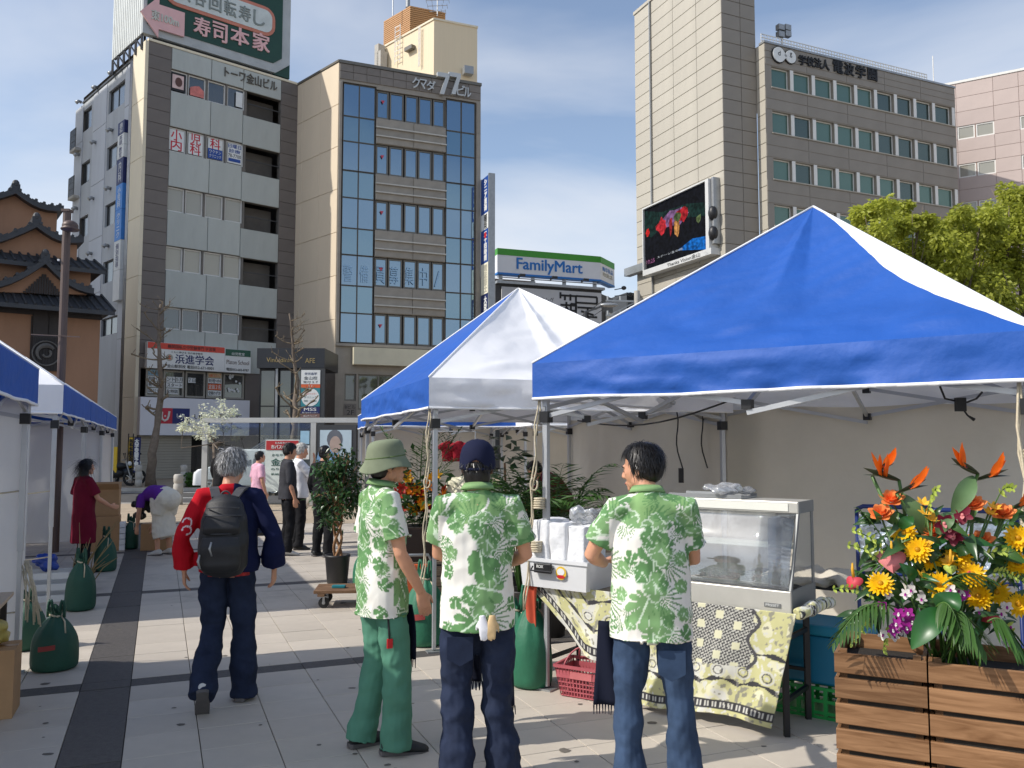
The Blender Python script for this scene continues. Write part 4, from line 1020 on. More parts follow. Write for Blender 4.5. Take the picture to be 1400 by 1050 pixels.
SX=[(FSC.uv(840+a/2.5,190)[0],FSC.uv(840+b/2.5,190)[0])for a,b in((543,603),(618,677),(692,751),(764,822),(834,890),(903,958),(970,1024),(1036,1088),(1100,1155))]
SZ=[(FSC.uv(1057.5,b/2.5)[1],FSC.uv(1057.5,a/2.5)[1])for a,b in((228,297),(378,452),(540,610),(697,768))]
dz=SZ[2][0]-SZ[3][0]
for k in range(1,5):SZ.append((SZ[3][0]-dz*k,SZ[3][1]-dz*k))
hol=[(a-.03,b+.03,c,d)for(c,d)in SZ for(a,b)in SX]
mb=MB();FSC.wall(mb,0,WS,0,HS,hol,.3)
s3=FSC.pt(WS,0)+TLd*10;s4=FSC.pt(0,0)+TLd*10
mb.add([p+Z3*HS for p in(FSC.pt(0,0),FSC.pt(WS,0),s3,s4)],[(0,1,2,3)]);mb.add([FSC.pt(WS,0),s3,s3+Z3*HS,FSC.pt(WS,0,0)+Z3*HS],[(0,1,2,3)])
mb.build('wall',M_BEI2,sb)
rs_=random.Random(5)
for ri,(c,d)in enumerate(SZ):
 for i,(a,b)in enumerate(SX):
  window(FSC,a,b,c,d,sb,M_FRAMEW,M_GGRN2 if(i>=5 and ri<2)or rs_.random()<.15 else M_GGREEN,-.2,.07,.1)
  mb=None
key=MB();key.bx(0,.28,0,.05,0,SZ[0][1]-SZ[0][0]);pier=key.mesh('window_pier',M_FRAMEW)
for(c,d)in SZ[:5]:
 for i in range(9):obj('window_pier',pier,sb,FSC.M(SX[i][1]+.05,c,.03))
 mb=MB();FSC.box(mb,SX[0][0]-.1,SX[-1][1]+.35,c-.1,c-.03,.0,.1);mb.build('sill',M_BEI,sb)
cells=[]
lv=sorted(SZ);lo=lv[0][1]
bd=[(lv[i][1]+.05,lv[i+1][0]-.12)for i in range(len(lv)-1)]+[(lv[-1][1]+.05,HS-.05)]
for(a,b)in bd[3:]:
 n=3 if b>HS-.1 else 2
 for j in range(n):
  for i in range(5):cells.append((WS*i/5,WS*(i+1)/5,a+(b-a)*j/n,a+(b-a)*(j+1)/n))
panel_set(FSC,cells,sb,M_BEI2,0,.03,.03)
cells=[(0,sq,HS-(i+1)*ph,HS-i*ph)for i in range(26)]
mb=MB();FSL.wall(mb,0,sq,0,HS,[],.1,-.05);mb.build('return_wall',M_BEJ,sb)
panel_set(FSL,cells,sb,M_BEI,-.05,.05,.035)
mb=MB();FSC.box(mb,-.05,WS+.05,HS+.002,HS+.14,-.5,.08);mb.build('roof_coping',M_STEEL,sb)
mb=MB()
for i in range(61):
 x=WS*.0+WS*.86*i/60;mb.bar(FSC.pt(x,HS+.1,-.3),FSC.pt(x,HS+.75,-.3),.045)
for h in(.3,.52,.75):mb.bar(FSC.pt(0,HS+h,-.3),FSC.pt(WS*.86,HS+h,-.3),.05)
mb.build('roof_railing',M_FRAMEW,sb)
x,z=FSC.uv(1069,50,-1);mb=MB();mb.bar(FSC.pt(x,HS,-1),FSC.pt(x,z+.4,-1),.12)
for a,b in((-.3,0),(.3,.15),(-.3,.5),(.3,.6)):mb.obox(FSC.pt(x+a-.25,z+b-.2,-1),FSC.r*.5,FSC.n*.35,Z3*.38)
mb.build('floodlights',M_STEEL,sb)
x=FSC.uv(1282,90)[0];mb=MB();mb.cyl(FSC.pt(x,HS,-.4),FSC.pt(x,HS+2.4,-.4),.035,6);mb.build('lightning_rod',M_FRAMEW,sb)
for k,(u,v,tx)in enumerate(((1064.5,75,'d'),(1080.5,78,'g'))):
 xc,zc=FSC.uv(u,v,.1);r_=.52-.07*k
 pts=[]
 for q in range(24):
  a=2*math.pi*q/24;rr=r_
  px,pz=rr*math.cos(a),rr*math.sin(a)
  if k==0 and abs(a)<.5 or k==0 and abs(a-2*math.pi)<.5:px+=.18*(1-abs((a if a<3 else a-2*math.pi))/.5)
  if k==1 and abs(a-math.pi)<.5:px-=.12*(1-abs(a-math.pi)/.5)
  pts.append((px,pz))
 mb=MB();mb.prism([FSC.pt(xc+a*1.12,zc+b*1.12,.03)for a,b in pts],FSC.n*.1);mb.build('emblem_rim',M_INK,sb)
 mb=MB();mb.prism([FSC.pt(xc+a,zc+b,.13)for a,b in pts],FSC.n*.04);mb.build('emblem_disc',M_PAPER,sb)
 text_obj('emblem_letter',tx,FSC.T(xc,zc+.1,.175),.2,.34,M_INK,sb,bold=.01)
for ch,u0,v0,u1,v1 in(('学',1092,76,1102,89),('校',1103,78,1112.5,91),('法',1113,80,1122.5,93),('人',1123,82,1133.5,95.5),('電',1139,83,1152,100),('波',1154,87,1167,103),('学',1170,90.5,1183,107),('園',1186.5,94,1198.5,110)):
 FSC.text(ch,u0,v0,u1,v1,M_INK,sb,.06,ext=.06,bold=.045)
M_PINK=pm('pink_tile',C(186,170,163),.65,.05,.6,objvar=.03,dirt=.1)
M_JNTP=pm('pink_joint',C(150,124,112),.8)
q0=P(1311,115,68.0)
pb=thing('office_building','pinkish tiled block with paired white windows at the right edge behind the green tree','building',(q0.x,q0.y,0))
phP=R(-32);FPk=Fac(Vector((q0.x,q0.y,0))-Vector((math.cos(phP),math.sin(phP),0))*3,phP,pb)
x0=0;HP=FPk.uv(1311,114)[1];WP=22
PZ=[(FPk.uv(1311,b)[1],FPk.uv(1311,a)[1])for a,b in((173.5,191.5),(225.5,244),(277.5,296),(330,348))]
PX=[(FPk.uv(1309,185)[0],FPk.uv(1333,185)[0]),(FPk.uv(1334.5,185)[0],FPk.uv(1360,185)[0]),(FPk.uv(1395,180)[0],FPk.uv(1425,180)[0])]
mb=MB();FPk.wall(mb,0,WP,0,HP,[(a,b,c,d)for c,d in PZ for a,b in PX],.15)
b0_=FPk.pt(0,0)-FPk.n*12;b1_=FPk.pt(WP,0)-FPk.n*12
mb.add([FPk.pt(0,HP),FPk.pt(WP,HP),b1_+Z3*HP,b0_+Z3*HP],[(0,1,2,3)]);mb.add([b0_,FPk.pt(0,0),FPk.pt(0,HP),b0_+Z3*HP],[(0,1,2,3)])
mb.build('wall',M_JNTP,pb)
cells=[]
zz_=sorted(PZ);e_=[0]
bands=[(6,zz_[0][0])]+[(zz_[i][1],zz_[i+1][0])for i in range(3)]+[(zz_[3][1],HP)]
xs_=[0,PX[0][0],PX[1][1],PX[2][0],PX[2][1],WP]
for(a,b)in bands:
 n=max(1,round((b-a)/1.1))
 for j in range(n):
  for i in range(5):cells.append((xs_[i],xs_[i+1],a+(b-a)*j/n,a+(b-a)*(j+1)/n))
for(a,b)in zz_:
 for i in(0,2,4):cells.append((xs_[i],xs_[i+1],a,b))
panel_set(FPk,cells,pb,M_PINK,0,.04,.02)
for(c,d)in PZ:
 for(a,b)in PX:window(FPk,a,b,c,d,pb,M_FRAMEW,M_GGREY,-.02,.1,.12)
mb=MB();FPk.box(mb,-.05,WP,HP+.002,HP+.2,-.4,.1);mb.build('roof_coping',M_FRAMEW,pb)
M_ORW=pm('ochre_render',C(156,118,92),.8,.08,1.2,dirt=.22,stretch=(1,1,.35))
M_TILE=pm('dark_roof_tile',C(56,58,62),.55,.15,3.0,bump=.3,bscale=30)
M_WOODD=pm('dark_timber',C(52,46,44),.7,.15,4,stretch=(1,1,.2))
KO=P(135,500,33.0);KO.z=0
ob=thing('restaurant_building','ochre walled restaurant with stepped dark tile gables at the left edge','building',KO)
PO=R(36)
rO=Vector((math.cos(PO),math.sin(PO),0))
WO=11.0
FO=Fac(KO-rO*WO,PO,ob)
def fx(u,v=500,d=0):return FO.uv(u,v,d)[0]
def fz(u,v,d=0):return FO.uv(u,v,d)[1]
z_top1=fz(130,425)
mb=MB();FO.box(mb,0,WO,0,z_top1,-9,0);mb.build('wall',M_ORW,ob)
mb=MB();FO.box(mb,0,WO+.03,z_top1-.35,z_top1-.05,.005,.1);FO.box(mb,fx(40),fx(42),2,z_top1-.4,.005,.06);mb.build('timber_band',M_WOODD,ob)
wa,wb=fx(42.5),fx(83);za,zb=fz(60,507),fz(60,421)
mb=MB();FO.box(mb,wa,wb,za,zb,.003,.12);mb.build('window_surround',M_WOODD,ob)
zm=fz(60,459)
window(FO,wa+.5,wb-.45,zm,zb-.1,ob,M_WOODD,M_GDARK,.125,.06,.06,(.33,.66))
mb=MB();
for i in range(9):FO.box(mb,wa+.06+(wb-wa-.12)*i/9,wa+.06+(wb-wa-.12)*(i+.75)/9,za+.05,zm-.08,.12,.15)
mb.build('lattice',pm('lattice_brown',C(44,40,40),.7),ob)
xc,zc=FO.uv(63,483,.18)
M_EMB=pm('emblem_grey',C(96,93,90),.6)
mb=MB()
ring=[FO.pt(xc+.46*math.cos(a),zc+.46*math.sin(a),.18)for a in np.linspace(0,2*math.pi,25)]
mb.tube(ring,.03,6)
mb.tube([FO.pt(xc+.3*math.cos(a),zc+.3*math.sin(a),.18)for a in np.linspace(.6,4.2,12)],[.05,.07,.09,.1,.1,.09,.08,.07,.06,.05,.04,.02],6)
mb.tube([FO.pt(xc+.14*math.cos(a)+.02,zc+.14*math.sin(a),.18)for a in np.linspace(3.5,7.2,10)],.045,6)
mb.build('round_crest',M_EMB,ob)
def pent(x0,x1,z_eave,z_up,out,name='tile_roof'):
 mb=MB();n=max(4,int((x1-x0)/.28))
 mb.add([FO.pt(x0-.35,z_eave,out),FO.pt(x1+.35,z_eave,out),FO.pt(x1,z_up,0),FO.pt(x0,z_up,0),FO.pt(x0-.35,z_eave-.16,out),FO.pt(x1+.35,z_eave-.16,out),FO.pt(x1,z_up-.3,0),FO.pt(x0,z_up-.3,0)],[(0,1,2,3),(7,6,5,4),(0,4,5,1),(1,5,6,2),(3,7,4,0)])
 for i in range(n+1):
  x=x0+(x1-x0)*i/n;mb.tube([FO.pt(x+(.35*(2*i/n-1)),z_eave+.02,out+.02),FO.pt(x,z_up+.04,0)],.05,5)
 mb.add([FO.pt(x1,z_up,0),FO.pt(x1+.35,z_eave,out),FO.pt(x1+.35,z_eave,-7),FO.pt(x1,z_up,-7)],[(0,1,2,3)])
 return mb.build(name,M_TILE,ob)
ze=fz(120,424,.8)
pent(0,WO,fz(135,424,.9),fz(135,404),.9)
def gable(xl,xr,xp,zl,zp,zr,d0,d1,wall_z=None,mat=M_ORW,name='gable'):
 mb=MB();pts=[(xl,zl),(xr,zr),(xp,zp)]
 if wall_z is not None:pts=[(xl,wall_z),(xr,wall_z),(xr,zr),(xp,zp),(xl,zl)]
 mb.prism([FO.pt(x,z,d0)for x,z in pts],FO.n*(d1-d0-.25));mb.build(name+'_wall',mat,ob)
 mb=MB()
 for(xa,za_,)in((xl,zl),(xr,zr)):
  s=1 if xa>xp else-1
  dx,dzv=xa-xp,za_-zp
  prev=None
  for k in range(7):
   f=k/6;x=xp+dx*f*1.12;z=zp+dzv*(f*1.12)-.22*math.sin(math.pi*f)*(1 if f<1 else 0)+(.1*f*f)
   if prev is not None:
    (x_,z_)=prev
    mb.add([FO.pt(x_,z_,d0-.1),FO.pt(x,z,d0-.1),FO.pt(x,z,d1+.15),FO.pt(x_,z_,d1+.15),FO.pt(x_,z_+.26,d0-.1),FO.pt(x,z+.22,d0-.1),FO.pt(x,z+.22,d1+.15),FO.pt(x_,z_+.26,d1+.15)],[(0,1,2,3),(7,6,5,4),(3,2,6,7),(0,4,5,1),(1,5,6,2)])
    mb.tube([FO.pt((x+x_)/2,(z+z_)/2+.26,d0-.1),FO.pt((x+x_)/2,(z+z_)/2+.26,d1+.17)],.07,5)
   prev=(x,z)
 mb.build(name+'_roof',M_TILE,ob)
 mb=MB();mb.ell(FO.pt(xp,zp+.42,d1),(.14,.14,.17),nu=8,nv=6);mb.bar(FO.pt(xp,zp+.25,d0),FO.pt(xp,zp+.25,d1+.1),.3,.3);mb.build(name+'_ridge',M_TILE,ob)
def mini_gable():
 xl,zl=FO.uv(-25,401);xr,zr=FO.uv(116,405);xp,zp=FO.uv(58,366)
 gable(xl,xr,xp,zl,zp,zr,-.2,.7,None,M_ORW,'low_gable')
 mb=MB();n=15
 for i in range(n):
  x=fx(32,390,.5)+(fx(84,390,.5)-fx(32,390,.5))*i/n
  mb2=FO.box(mb,x,x+.07,zl+.1,zl+.15+.75*(1-abs(2*i/n-1)),.46,.5)
 mb.build('gable_lattice',M_WOODD,ob)
mini_gable()
xr2=fx(124,380)
mb=MB();FO.box(mb,0,xr2,z_top1+.6,fz(124,360),-7,-.02);mb.build('middle_wall',M_ORW,ob)
pent(-.5,fx(128,365),fz(128,368,.5),fz(124,356),.5)
xl,zl=FO.uv(-60,345);xr,zr=FO.uv(105,332);xp,zp=FO.uv(48,314)
gable(xl,xr,xp,fz(-45,345),zp,zr-.1,-5,.35,fz(60,362),M_ORW,'middle_gable')
xl,zl=FO.uv(-70,300,-2.5);xr,zr=FO.uv(78,292,-2.5);xp,zp=FO.uv(20,268,-2.5)
gable(xl,xr,xp,zr-.2,zp,zr,-7,-2.2,fz(40,335,-2.5),M_ORW,'top_gable')
t=thing('office_building','unseen pale block added beyond the left edge to shade the grey block side','building',(-52,26,0))
FOUT=Fac(Vector((-60,22,0)),R(36),t)
pA=K1+DSB*1.55;q_=Vector((-math.cos(SUN_AZ),-math.sin(SUN_AZ),0));pc=pA+q_*13  # unseen block added along the sun line to shade the grey side wall
FOUT.O=pc-FOUT.r*22+Vector((0,0,0));
mb=MB();mb.prism([pc,pc+DSB*15,pc+DSB*15-FOUT.r*14,pc-FOUT.r*14],Z3*32);mb.build('wall',M_CREAM,t)
M_TBLUE=pm('tent_blue',C(28,86,172),.62,.09,1.2,bump=.5,bscale=11,trans=.12,bdist=.014)
M_TWHITE=pm('tent_white',C(242,242,244),.5,.04,1.5,bump=.5,bscale=9,trans=.15,bdist=.01)
M_TNAVY=pm('tent_inner_navy',C(18,34,80),.5,.05,2)
M_HEM=pm('tent_hem_white',C(236,236,236),.5,.03,2)
M_WALLW=pm('tent_wall_sheet',C(214,207,192),.6,.06,1.0,bump=.5,bscale=4,trans=.14,dirt=.08,bdist=.02)
M_LEG=pm('tent_leg_aluminium',C(190,192,194),.4,.06,6,metal=.55)
M_PLAS=pm('black_plastic',(.015,.015,.016),.4,.1,6)
M_WALLL=pm('white_wall_sheet',C(228,228,226),.6,.05,1.0,bump=.5,bscale=4,trans=.35,bdist=.02)
def nz(x,y,z=0.0):return noise.noise(Vector((x,y,z)))
def tent(label,fl,rz,w,d,cols,eave=2.27,val=.25,peak=3.4,walls='',wedge=None,seed=0,sag=.1,leg_z=None,group='pop-up tents on the plaza',seam=True,flap=0.0,wr=1.0):
 """fl: front left corner on the ground; local x along the front, y to the back; cols: front,right,back,left"""
 t=thing('pop_up_tent',label,'tent',fl,rz,group)
 cx,cy=w/2,d/2
 cor=[(0,0),(w,0),(w,d),(0,d)]
 apex=Vector((cx,cy,peak))
 mats={'b':M_TBLUE,'w':M_TWHITE}
 oc=.04
 for i in range(4):
  e0=Vector((*cor[i],eave));e1=Vector((*cor[(i+1)%4],eave))
  mid=(e0+e1)/2;out=Vector((mid.x-cx,mid.y-cy,0)).normalized()
  ax=(e1-e0).normalized()
  e0=e0-ax*oc+out*oc;e1=e1+ax*oc+out*oc
  L=(e1-e0).length
  nrm=(e1-e0).cross(apex-e0).normalized()
  if nrm.z<0:nrm=-nrm
  def surf(s,tt,i=i,e0=e0,e1=e1,nrm=nrm,L=L):
   p=e0.lerp(e1,s).lerp(apex,tt)
   bell=math.sin(math.pi*s)
   k=-sag*bell*math.sin(math.pi*min(1,tt*1.02))
   if seam:k+=.045*max(0,1-abs(2*s-1)*5)*math.sin(math.pi*tt)
   xw,yw=s*L*(1-tt),tt*2.2
   damp=min(1,6*s*(1-s))*min(1,4*(1-tt))*min(1,tt*14)*wr
   k+=damp*(.018*nz(xw*1.6+seed*7,yw*1.1,i*3.1)+.010*nz(xw*3+seed,yw*6.5+xw*2.2,i)*max(0,1-tt*2.6)+.03*max(0,nz(xw*2.2+5,yw*5-xw*1.4,seed+i))*max(0,1-tt*3.5)+.012*abs(nz(xw*3.3-yw*2.4,yw*2.6+xw*1.2,seed+i*2)))
   return tuple(p+nrm*k)
  col=cols[i]
  if wedge and wedge[0]==i:
   wf=lambda tt:wedge[1]*math.sin(math.pi*min(1,max(0,tt)))**.9+.004
   mb=MB();mb.grid(lambda a,b:surf(a*(1-wf(b)),b),70,50);mb.build('roof_panel',mats[col],t,True,False)
   mb=MB();mb.grid(lambda a,b:surf(1-wf(b)+a*wf(b),b),8,30);mb.build('roof_panel',M_TWHITE,t,True,False,label='white side strip of roof')
  else:
   mb=MB();mb.grid(surf,64,44);mb.build('roof_panel',mats[col],t,True,False,label=None)
  def vs(s,q,e0=e0,e1=e1,out=out,L=L,i=i):
   p=e0.lerp(e1,s);x=s*L
   k=wr*q*(.012*nz(x*2.3+seed,q*1.5,i+2)+.03*max(0,nz(x*1.1-q*1.2,q*2.2+seed,i*5+1)))+wr*(.010*nz(x*5+q*4,q*4-x,seed+i)+.009*abs(nz(x*7-q*3,q*3+x*2,seed)))*min(1,8*s*(1-s))*min(1,q*4)
   dz=.012*nz(x*1.3,seed,i)*q-.03*q*math.sin(math.pi*s)*flap
   return tuple(p+out*k*min(1,10*s*(1-s)+.15)+Vector((0,0,-val*q+dz)))
  mb=MB();mb.grid(lambda a,b:vs(a,1-b),60,7);mb.build('valance',mats[col],t,True,False)
  mb=MB()
  for k in range(60):
   a,b=Vector(vs(k/60,1)),Vector(vs((k+1)/60,1));o_=out*.006
   mb.add([a-o_-Z3*.012,b-o_-Z3*.012,b+o_-Z3*.012,a+o_-Z3*.012,a-o_+Z3*.008,b-o_+Z3*.008,b+o_+Z3*.008,a+o_+Z3*.008],[(0,1,2,3),(4,7,6,5),(0,4,5,1),(3,2,6,7)])
  mb.build('hem',M_HEM,t,True,False)
  mb=MB();mb.tube([e0.lerp(apex,k/8)+Z3*.005 for k in range(9)],.009,5);mb.build('piping',M_HEM,t,True,False)
  c0,c1=Vector((*cor[i],0)),Vector((*cor[(i+1)%4],0))
  inn=-out*.03
  zt,zb=eave-.06,eave-.38
  mb=MB();m2=(c0+c1)/2
  for(p,q)in((c0,m2),(m2,c1)):
   a,b=p+inn,q+inn
   mb.bar(a+Z3*zt,b+Z3*(zb+.06),.022,.03);mb.bar(a+Z3*zb,b+Z3*(zt-.02)+inn*.8,.022,.03)
  mb.build('truss',M_LEG,t,False,False)
  mb=MB()
  for z in(zb+.05,zt-.03):mb=MB();mb.obox(m2+inn*1.3+Vector((-.03,-.03,z-.03)),(.06,0,0),(0,.06,0),(0,0,.06));mb.build('joint',M_PLAS,t,False,False)
  mb=MB();mb.bar(m2+inn+Z3*(zb+.05),Vector((cx,cy,eave+.35)),.025,.03);mb.build('rafter',M_LEG,t,False,False)
  lg=MB();x,y=cor[i];x+=(.03 if x==0 else-.03);y+=(.03 if y==0 else-.03)
  lg.bx(x-.02,x+.02,y-.02,y+.02,.9,eave-.02);lg.bx(x-.015,x+.015,y-.015,y+.015,.02,.92)
  l_=lg.build('leg',M_LEG,t,False,False,bevel=.003)
  mb=MB();mb.bx(x-.06,x+.06,y-.05,y+.05,.0,.012);mb.build('foot_plate',M_STEEL,l_,False,False)
  for z in(eave-.42,eave-.1):mb=MB();mb.bx(x-.035,x+.035,y-.035,y+.035,z,z+.08);mb.build('bracket',M_PLAS,l_,False,False)
 mb=MB();mb.cyl((cx,cy,eave+.2),(cx,cy,peak-.02),.02,8);mb.bx(cx-.06,cx+.06,cy-.06,cy+.06,eave+.28,eave+.4);mb.build('centre_pole',M_LEG,t,False,False)
 for ch in walls:
  i='fRbl'.index(ch)if ch in 'fRbl' else 'fRbl'.index(ch.lower())
  p,q=Vector((*cor[i],0)),Vector((*cor[(i+1)%4],0));L=(q-p).length
  mid=(p+q)/2;out=Vector((mid.x-cx,mid.y-cy,0)).normalized()
  def ws(s,z,p=p,q=q,out=out,L=L,i=i):
   zz=.03+z*(eave-.22-.03)-.02*abs(math.sin(s*9))*(1 if z==1 else 0)
   k=.05*nz(s*L*1.1+seed*3,zz*.6,i)+.03*nz(s*L*3.5,zz*1.0+seed,i)+.02*max(0,nz(s*L*2.2-zz*1.6,zz*2.2+s*L,seed+i))+.012*abs(nz(s*L*5+zz*2,zz*4,seed))
   return tuple(p.lerp(q,s)+out*(k*min(1,12*s*(1-s)+.1)+.005)+Z3*zz)
  mb=MB();mb.grid(ws,64,36);mb.build('side_wall',M_WALLL if seed>=5 else M_WALLW,t,True,False)
 return t
TA=tent('blue pop-up tent with a white strip down its right slope, nearest on the right',(.20,6.02,0),R(-36),3.0,3.0,'bwww',2.27,.25,3.50,walls='b',wedge=(0,.095),seed=1,sag=.08,wr=2.6)
TB=tent('pop-up tent with white front and blue left slope, beside the big blue one',(-.66,7.05,0),R(18),2.8,3.9,'wwwb',2.25,.25,3.42,walls='R',seed=2,sag=.12,wr=2.2)
TC=tent('far pop-up tent whose blue valance shows beneath the white fronted tent',(-2.35,14.2,0),R(14),2.7,2.8,'bwwb',2.25,.25,3.1,walls='b',seed=3)
TD=tent('far pop-up tent whose white valance shows beneath the white fronted tent',(.35,13.6,0),R(12),2.7,2.8,'wwww',2.25,.25,3.1,walls='bR',seed=4)
LR=Vector((-3.67,6.47,0))
def left_tent(label,s,d,cols,walls,seed):
 near_right=LR+A2*s
 fl=near_right-B2v*3.0
 return tent(label,tuple(fl),GA,3.0,d,cols,2.27,.27,3.35,walls,None,seed)
T1=left_tent('blue pop-up tent cut by the left edge, nearest in the left row',-3.0,3.0,'bbbb','lb',5)
T2=left_tent('pop-up tent with a white near valance, second in the left row',1.9,3.45,'wbbb','l',6)
T3=left_tent('blue pop-up tent over the maroon clad woman, third in the left row',5.5,3.6,'bbbb','lb',7)
T4=left_tent('farthest blue pop-up tent of the left row, nearest the street',9.3,3.6,'bbbb','lb',8)
M_ROPE=pm('cotton_rope',C(198,186,160),.85,.15,60)
def rope_down(p_top,p_bot,wraps,name_label,off=.045,cat='rope'):
 mb=MB();a,b=Vector(p_top),Vector(p_bot);n=14
 for k in range(2):
  pts=[a.lerp(b,i/n)+Vector((-off-.012*k+.012*math.sin(i*1.7+k),-.012*k-.01*math.cos(i*1.3+k*2),0))for i in range(n+1)]
  mb.tube(pts,.0065,6)
 for z in wraps:
  for q in range(5):
   zz=z+q*.016;c=a.lerp(b,(a.z-zz)/(a.z-b.z))if a.z!=b.z else a
   mb.tube([c+Vector((.037*math.cos(t),.037*math.sin(t),.004*t/6))for t in np.linspace(0,2*math.pi,13)],.0075,5)
 pts=[a.lerp(b,.42)+Vector((-off-.025*math.sin(t),-.02,.045*math.cos(t)))for t in np.linspace(.3,5.2,12)]
 mb.tube(pts,.007,6)
 return tag(mb.build('rope',M_ROPE,smooth=True),name_label,cat)
lgx=Vector((.20,6.02,0))+Matrix.Rotation(R(-36),3,'Z')@Vector((.03,.03,0))
rope_down(lgx+Z3*2.05,lgx+Vector((-.1,-.03,.55)),(1.25,.95),'pale rope wound round the near left leg of the big blue tent')
lgr=Vector((.20,6.02,0))+Matrix.Rotation(R(-36),3,'Z')@Vector((2.97,.03,0))
rope_down(lgr+Z3*2.05,lgr+Vector((0,-.03,.2)),(1.6,1.0),'pale rope hanging down the leg at the right edge of the picture',.05)
lgb=Vector((-.66,7.05,0))+Matrix.Rotation(R(18),3,'Z')@Vector((.03,.03,0))
rope_down(lgb+Z3*2.02,lgb+Vector((-.04,-.02,.5)),(.9,),'pale rope beside the near leg of the white fronted tent')
M_CORD=pm('black_cord',(.012,.012,.013),.5,.1,5)
def cord(pts,label,blk=None,r=.006):
 mb=MB();mb.tube(pts,r,6)
 if blk is not None:mb.obox(Vector(blk)+Vector((-.022,-.02,-.14)),(.044,0,0),(0,.04,0),(0,0,.14))
 return tag(mb.build('power_cord',M_CORD,smooth=False),label,'cord')
for u,lab in((928,'left of two black cords with a socket hanging before the pale tent wall'),(962,'right of two black cords hanging before the pale tent wall')):
 p0=P(u-6,552,8.2);p1=P(u+3,640,8.2)
 cord([p0.lerp(p1,i/8)+Vector((.02*math.sin(i*.9),0,0))for i in range(9)],lab,P(u+3,640,8.2)if u==928 else None,.007)
p=[P(a,b,5.6)for a,b in((1285,528),(1292,545),(1310,549),(1322,550),(1335,545),(1343,536))]
mb=MB();mb.tube(p,.007,6);c=P(1313,552,5.58);mb.obox(c-Vector((.03,.02,.05)),(.06,0,0),(0,.04,0),(0,0,.09));mb.tube([P(a,b,5.58)for a,b in((1317,560),(1323,568),(1332,574))],[.006,.006,.012],6)
tag(mb.build('power_cord',M_CORD),'black cord with a plug block hanging under the front edge of the big blue tent','cord')
p0,p1=P(1005,545,6.5),P(790,575,9)
cord([p0.lerp(p1,i/10)-Z3*(.12*math.sin(math.pi*i/10))for i in range(11)],'black cord slung between the two tents under the white valance',None,.008)
M_BARK=pm('grey_brown_bark',C(112,100,88),.9,.25,8,bump=.8,bscale=25,bdist=.02)
M_TWIG=pm('pruned_twig_bark',C(120,106,86),.9,.2,10)
def leafmat(name,rgb,var=.35,trans=.35,rough=.5,objvar=0):
 return pm(name,rgb,rough,var,1.6,trans=trans,spec=.4,objvar=objvar,attr=False)
M_LEAFY=leafmat('spring_leaf',(.40,.43,.06),.3,.5)
M_LEAFD=leafmat('dark_glossy_leaf',(.035,.085,.025),.4,.15,.3)
M_LEAFP=leafmat('palm_leaf',(.05,.12,.022),.35,.2,.4)
M_FLW=leafmat('white_bract',(.72,.74,.58),.1,.3)
def leaf_quads(mb,c,size,rr,tilt=None):
 """a folded two-quad leaf"""
 d=Vector((rr.gauss(0,1),rr.gauss(0,1),rr.gauss(0,.6))).normalized()if tilt is None else tilt
 s=d.cross(Vector((rr.gauss(0,1),rr.gauss(0,1),rr.gauss(0,1)))).normalized()
 n=d.cross(s)
 a=c;b=c+d*size*.5+s*size*.28+n*size*.06;e=c+d*size;f=c+d*size*.5-s*size*.28+n*size*.06
 mb.add([a,b,e,f],[(0,1,2),(0,2,3)])
def bare_tree(label,path,Y,seed,r0=.2,stubs=22,scale=1.0):
 """pollarded plane tree: crooked trunk following the picture path, knobbly stubs"""
 rr=random.Random(seed)
 pts=[P(u,v,Y)for u,v in path]
 pts[0].z=.05
 for i,p in enumerate(pts):p.y+=.25*math.sin(i*1.9+seed)*(1 if i else 0)
 t=thing('street_tree',label,'tree',(pts[0].x,pts[0].y,.045))
 fine=[]
 for i in range(len(pts)-1):
  for k in range(4):fine.append(pts[i].lerp(pts[i+1],k/4)+Vector((rr.gauss(0,.02),rr.gauss(0,.02),0)))
 fine.append(pts[-1]);n=len(fine)
 rad=[r0*(1-.78*(i/(n-1))**.8)*(1+rr.uniform(-.1,.18))for i in range(n)];rad[0]*=1.25
 mb=MB();mb.tube(fine,rad,10);mb.build('trunk',M_BARK,t,True)
 for k in range(stubs):
  f=rr.uniform(.34,1);i=min(n-1,int(f*(n-1)));p=fine[i]
  ang=rr.uniform(0,2*math.pi);L=rr.uniform(.35,1.25)*(1.2-.5*f)*scale
  d=Vector((math.cos(ang),math.sin(ang)*.8,rr.uniform(.0,.8))).normalized()
  q=[p];r_=rad[i]*.45
  for s in range(4):q.append(q[-1]+(d+Vector((rr.gauss(0,.25),rr.gauss(0,.25),.12*s))).normalized()*L/4)
  mb=MB();mb.tube(q,[r_,r_*.8,r_*.7,r_*.75,r_*.9],7)
  mb.ell(q[-1],(r_*1.3,r_*1.3,r_*1.2),nu=7,nv=5)
  for s in range(rr.randint(2,4)):
   dd=Vector((rr.gauss(0,1),rr.gauss(0,1),rr.uniform(.2,1.2))).normalized();b_=q[rr.randint(2,4)]
   mb.tube([b_,b_+dd*.14,b_+dd*.26+Vector((rr.gauss(0,.03),0,.04))],[r_*.45,r_*.35,r_*.3],5)
  mb.build('limb',M_TWIG,t,True)
 return t
bare_tree('bare pruned street tree in front of the shop fascia with the UR logo',((206,662),(211,620),(216,570),(218,530),(222,480),(217,445),(216,415)),33.4,3,.17,24)
bare_tree('bare pruned street tree in front of the black entrance canopy',((402,662),(403,610),(405,560),(404,520),(400,470),(398,430)),33.2,8,.16,24)
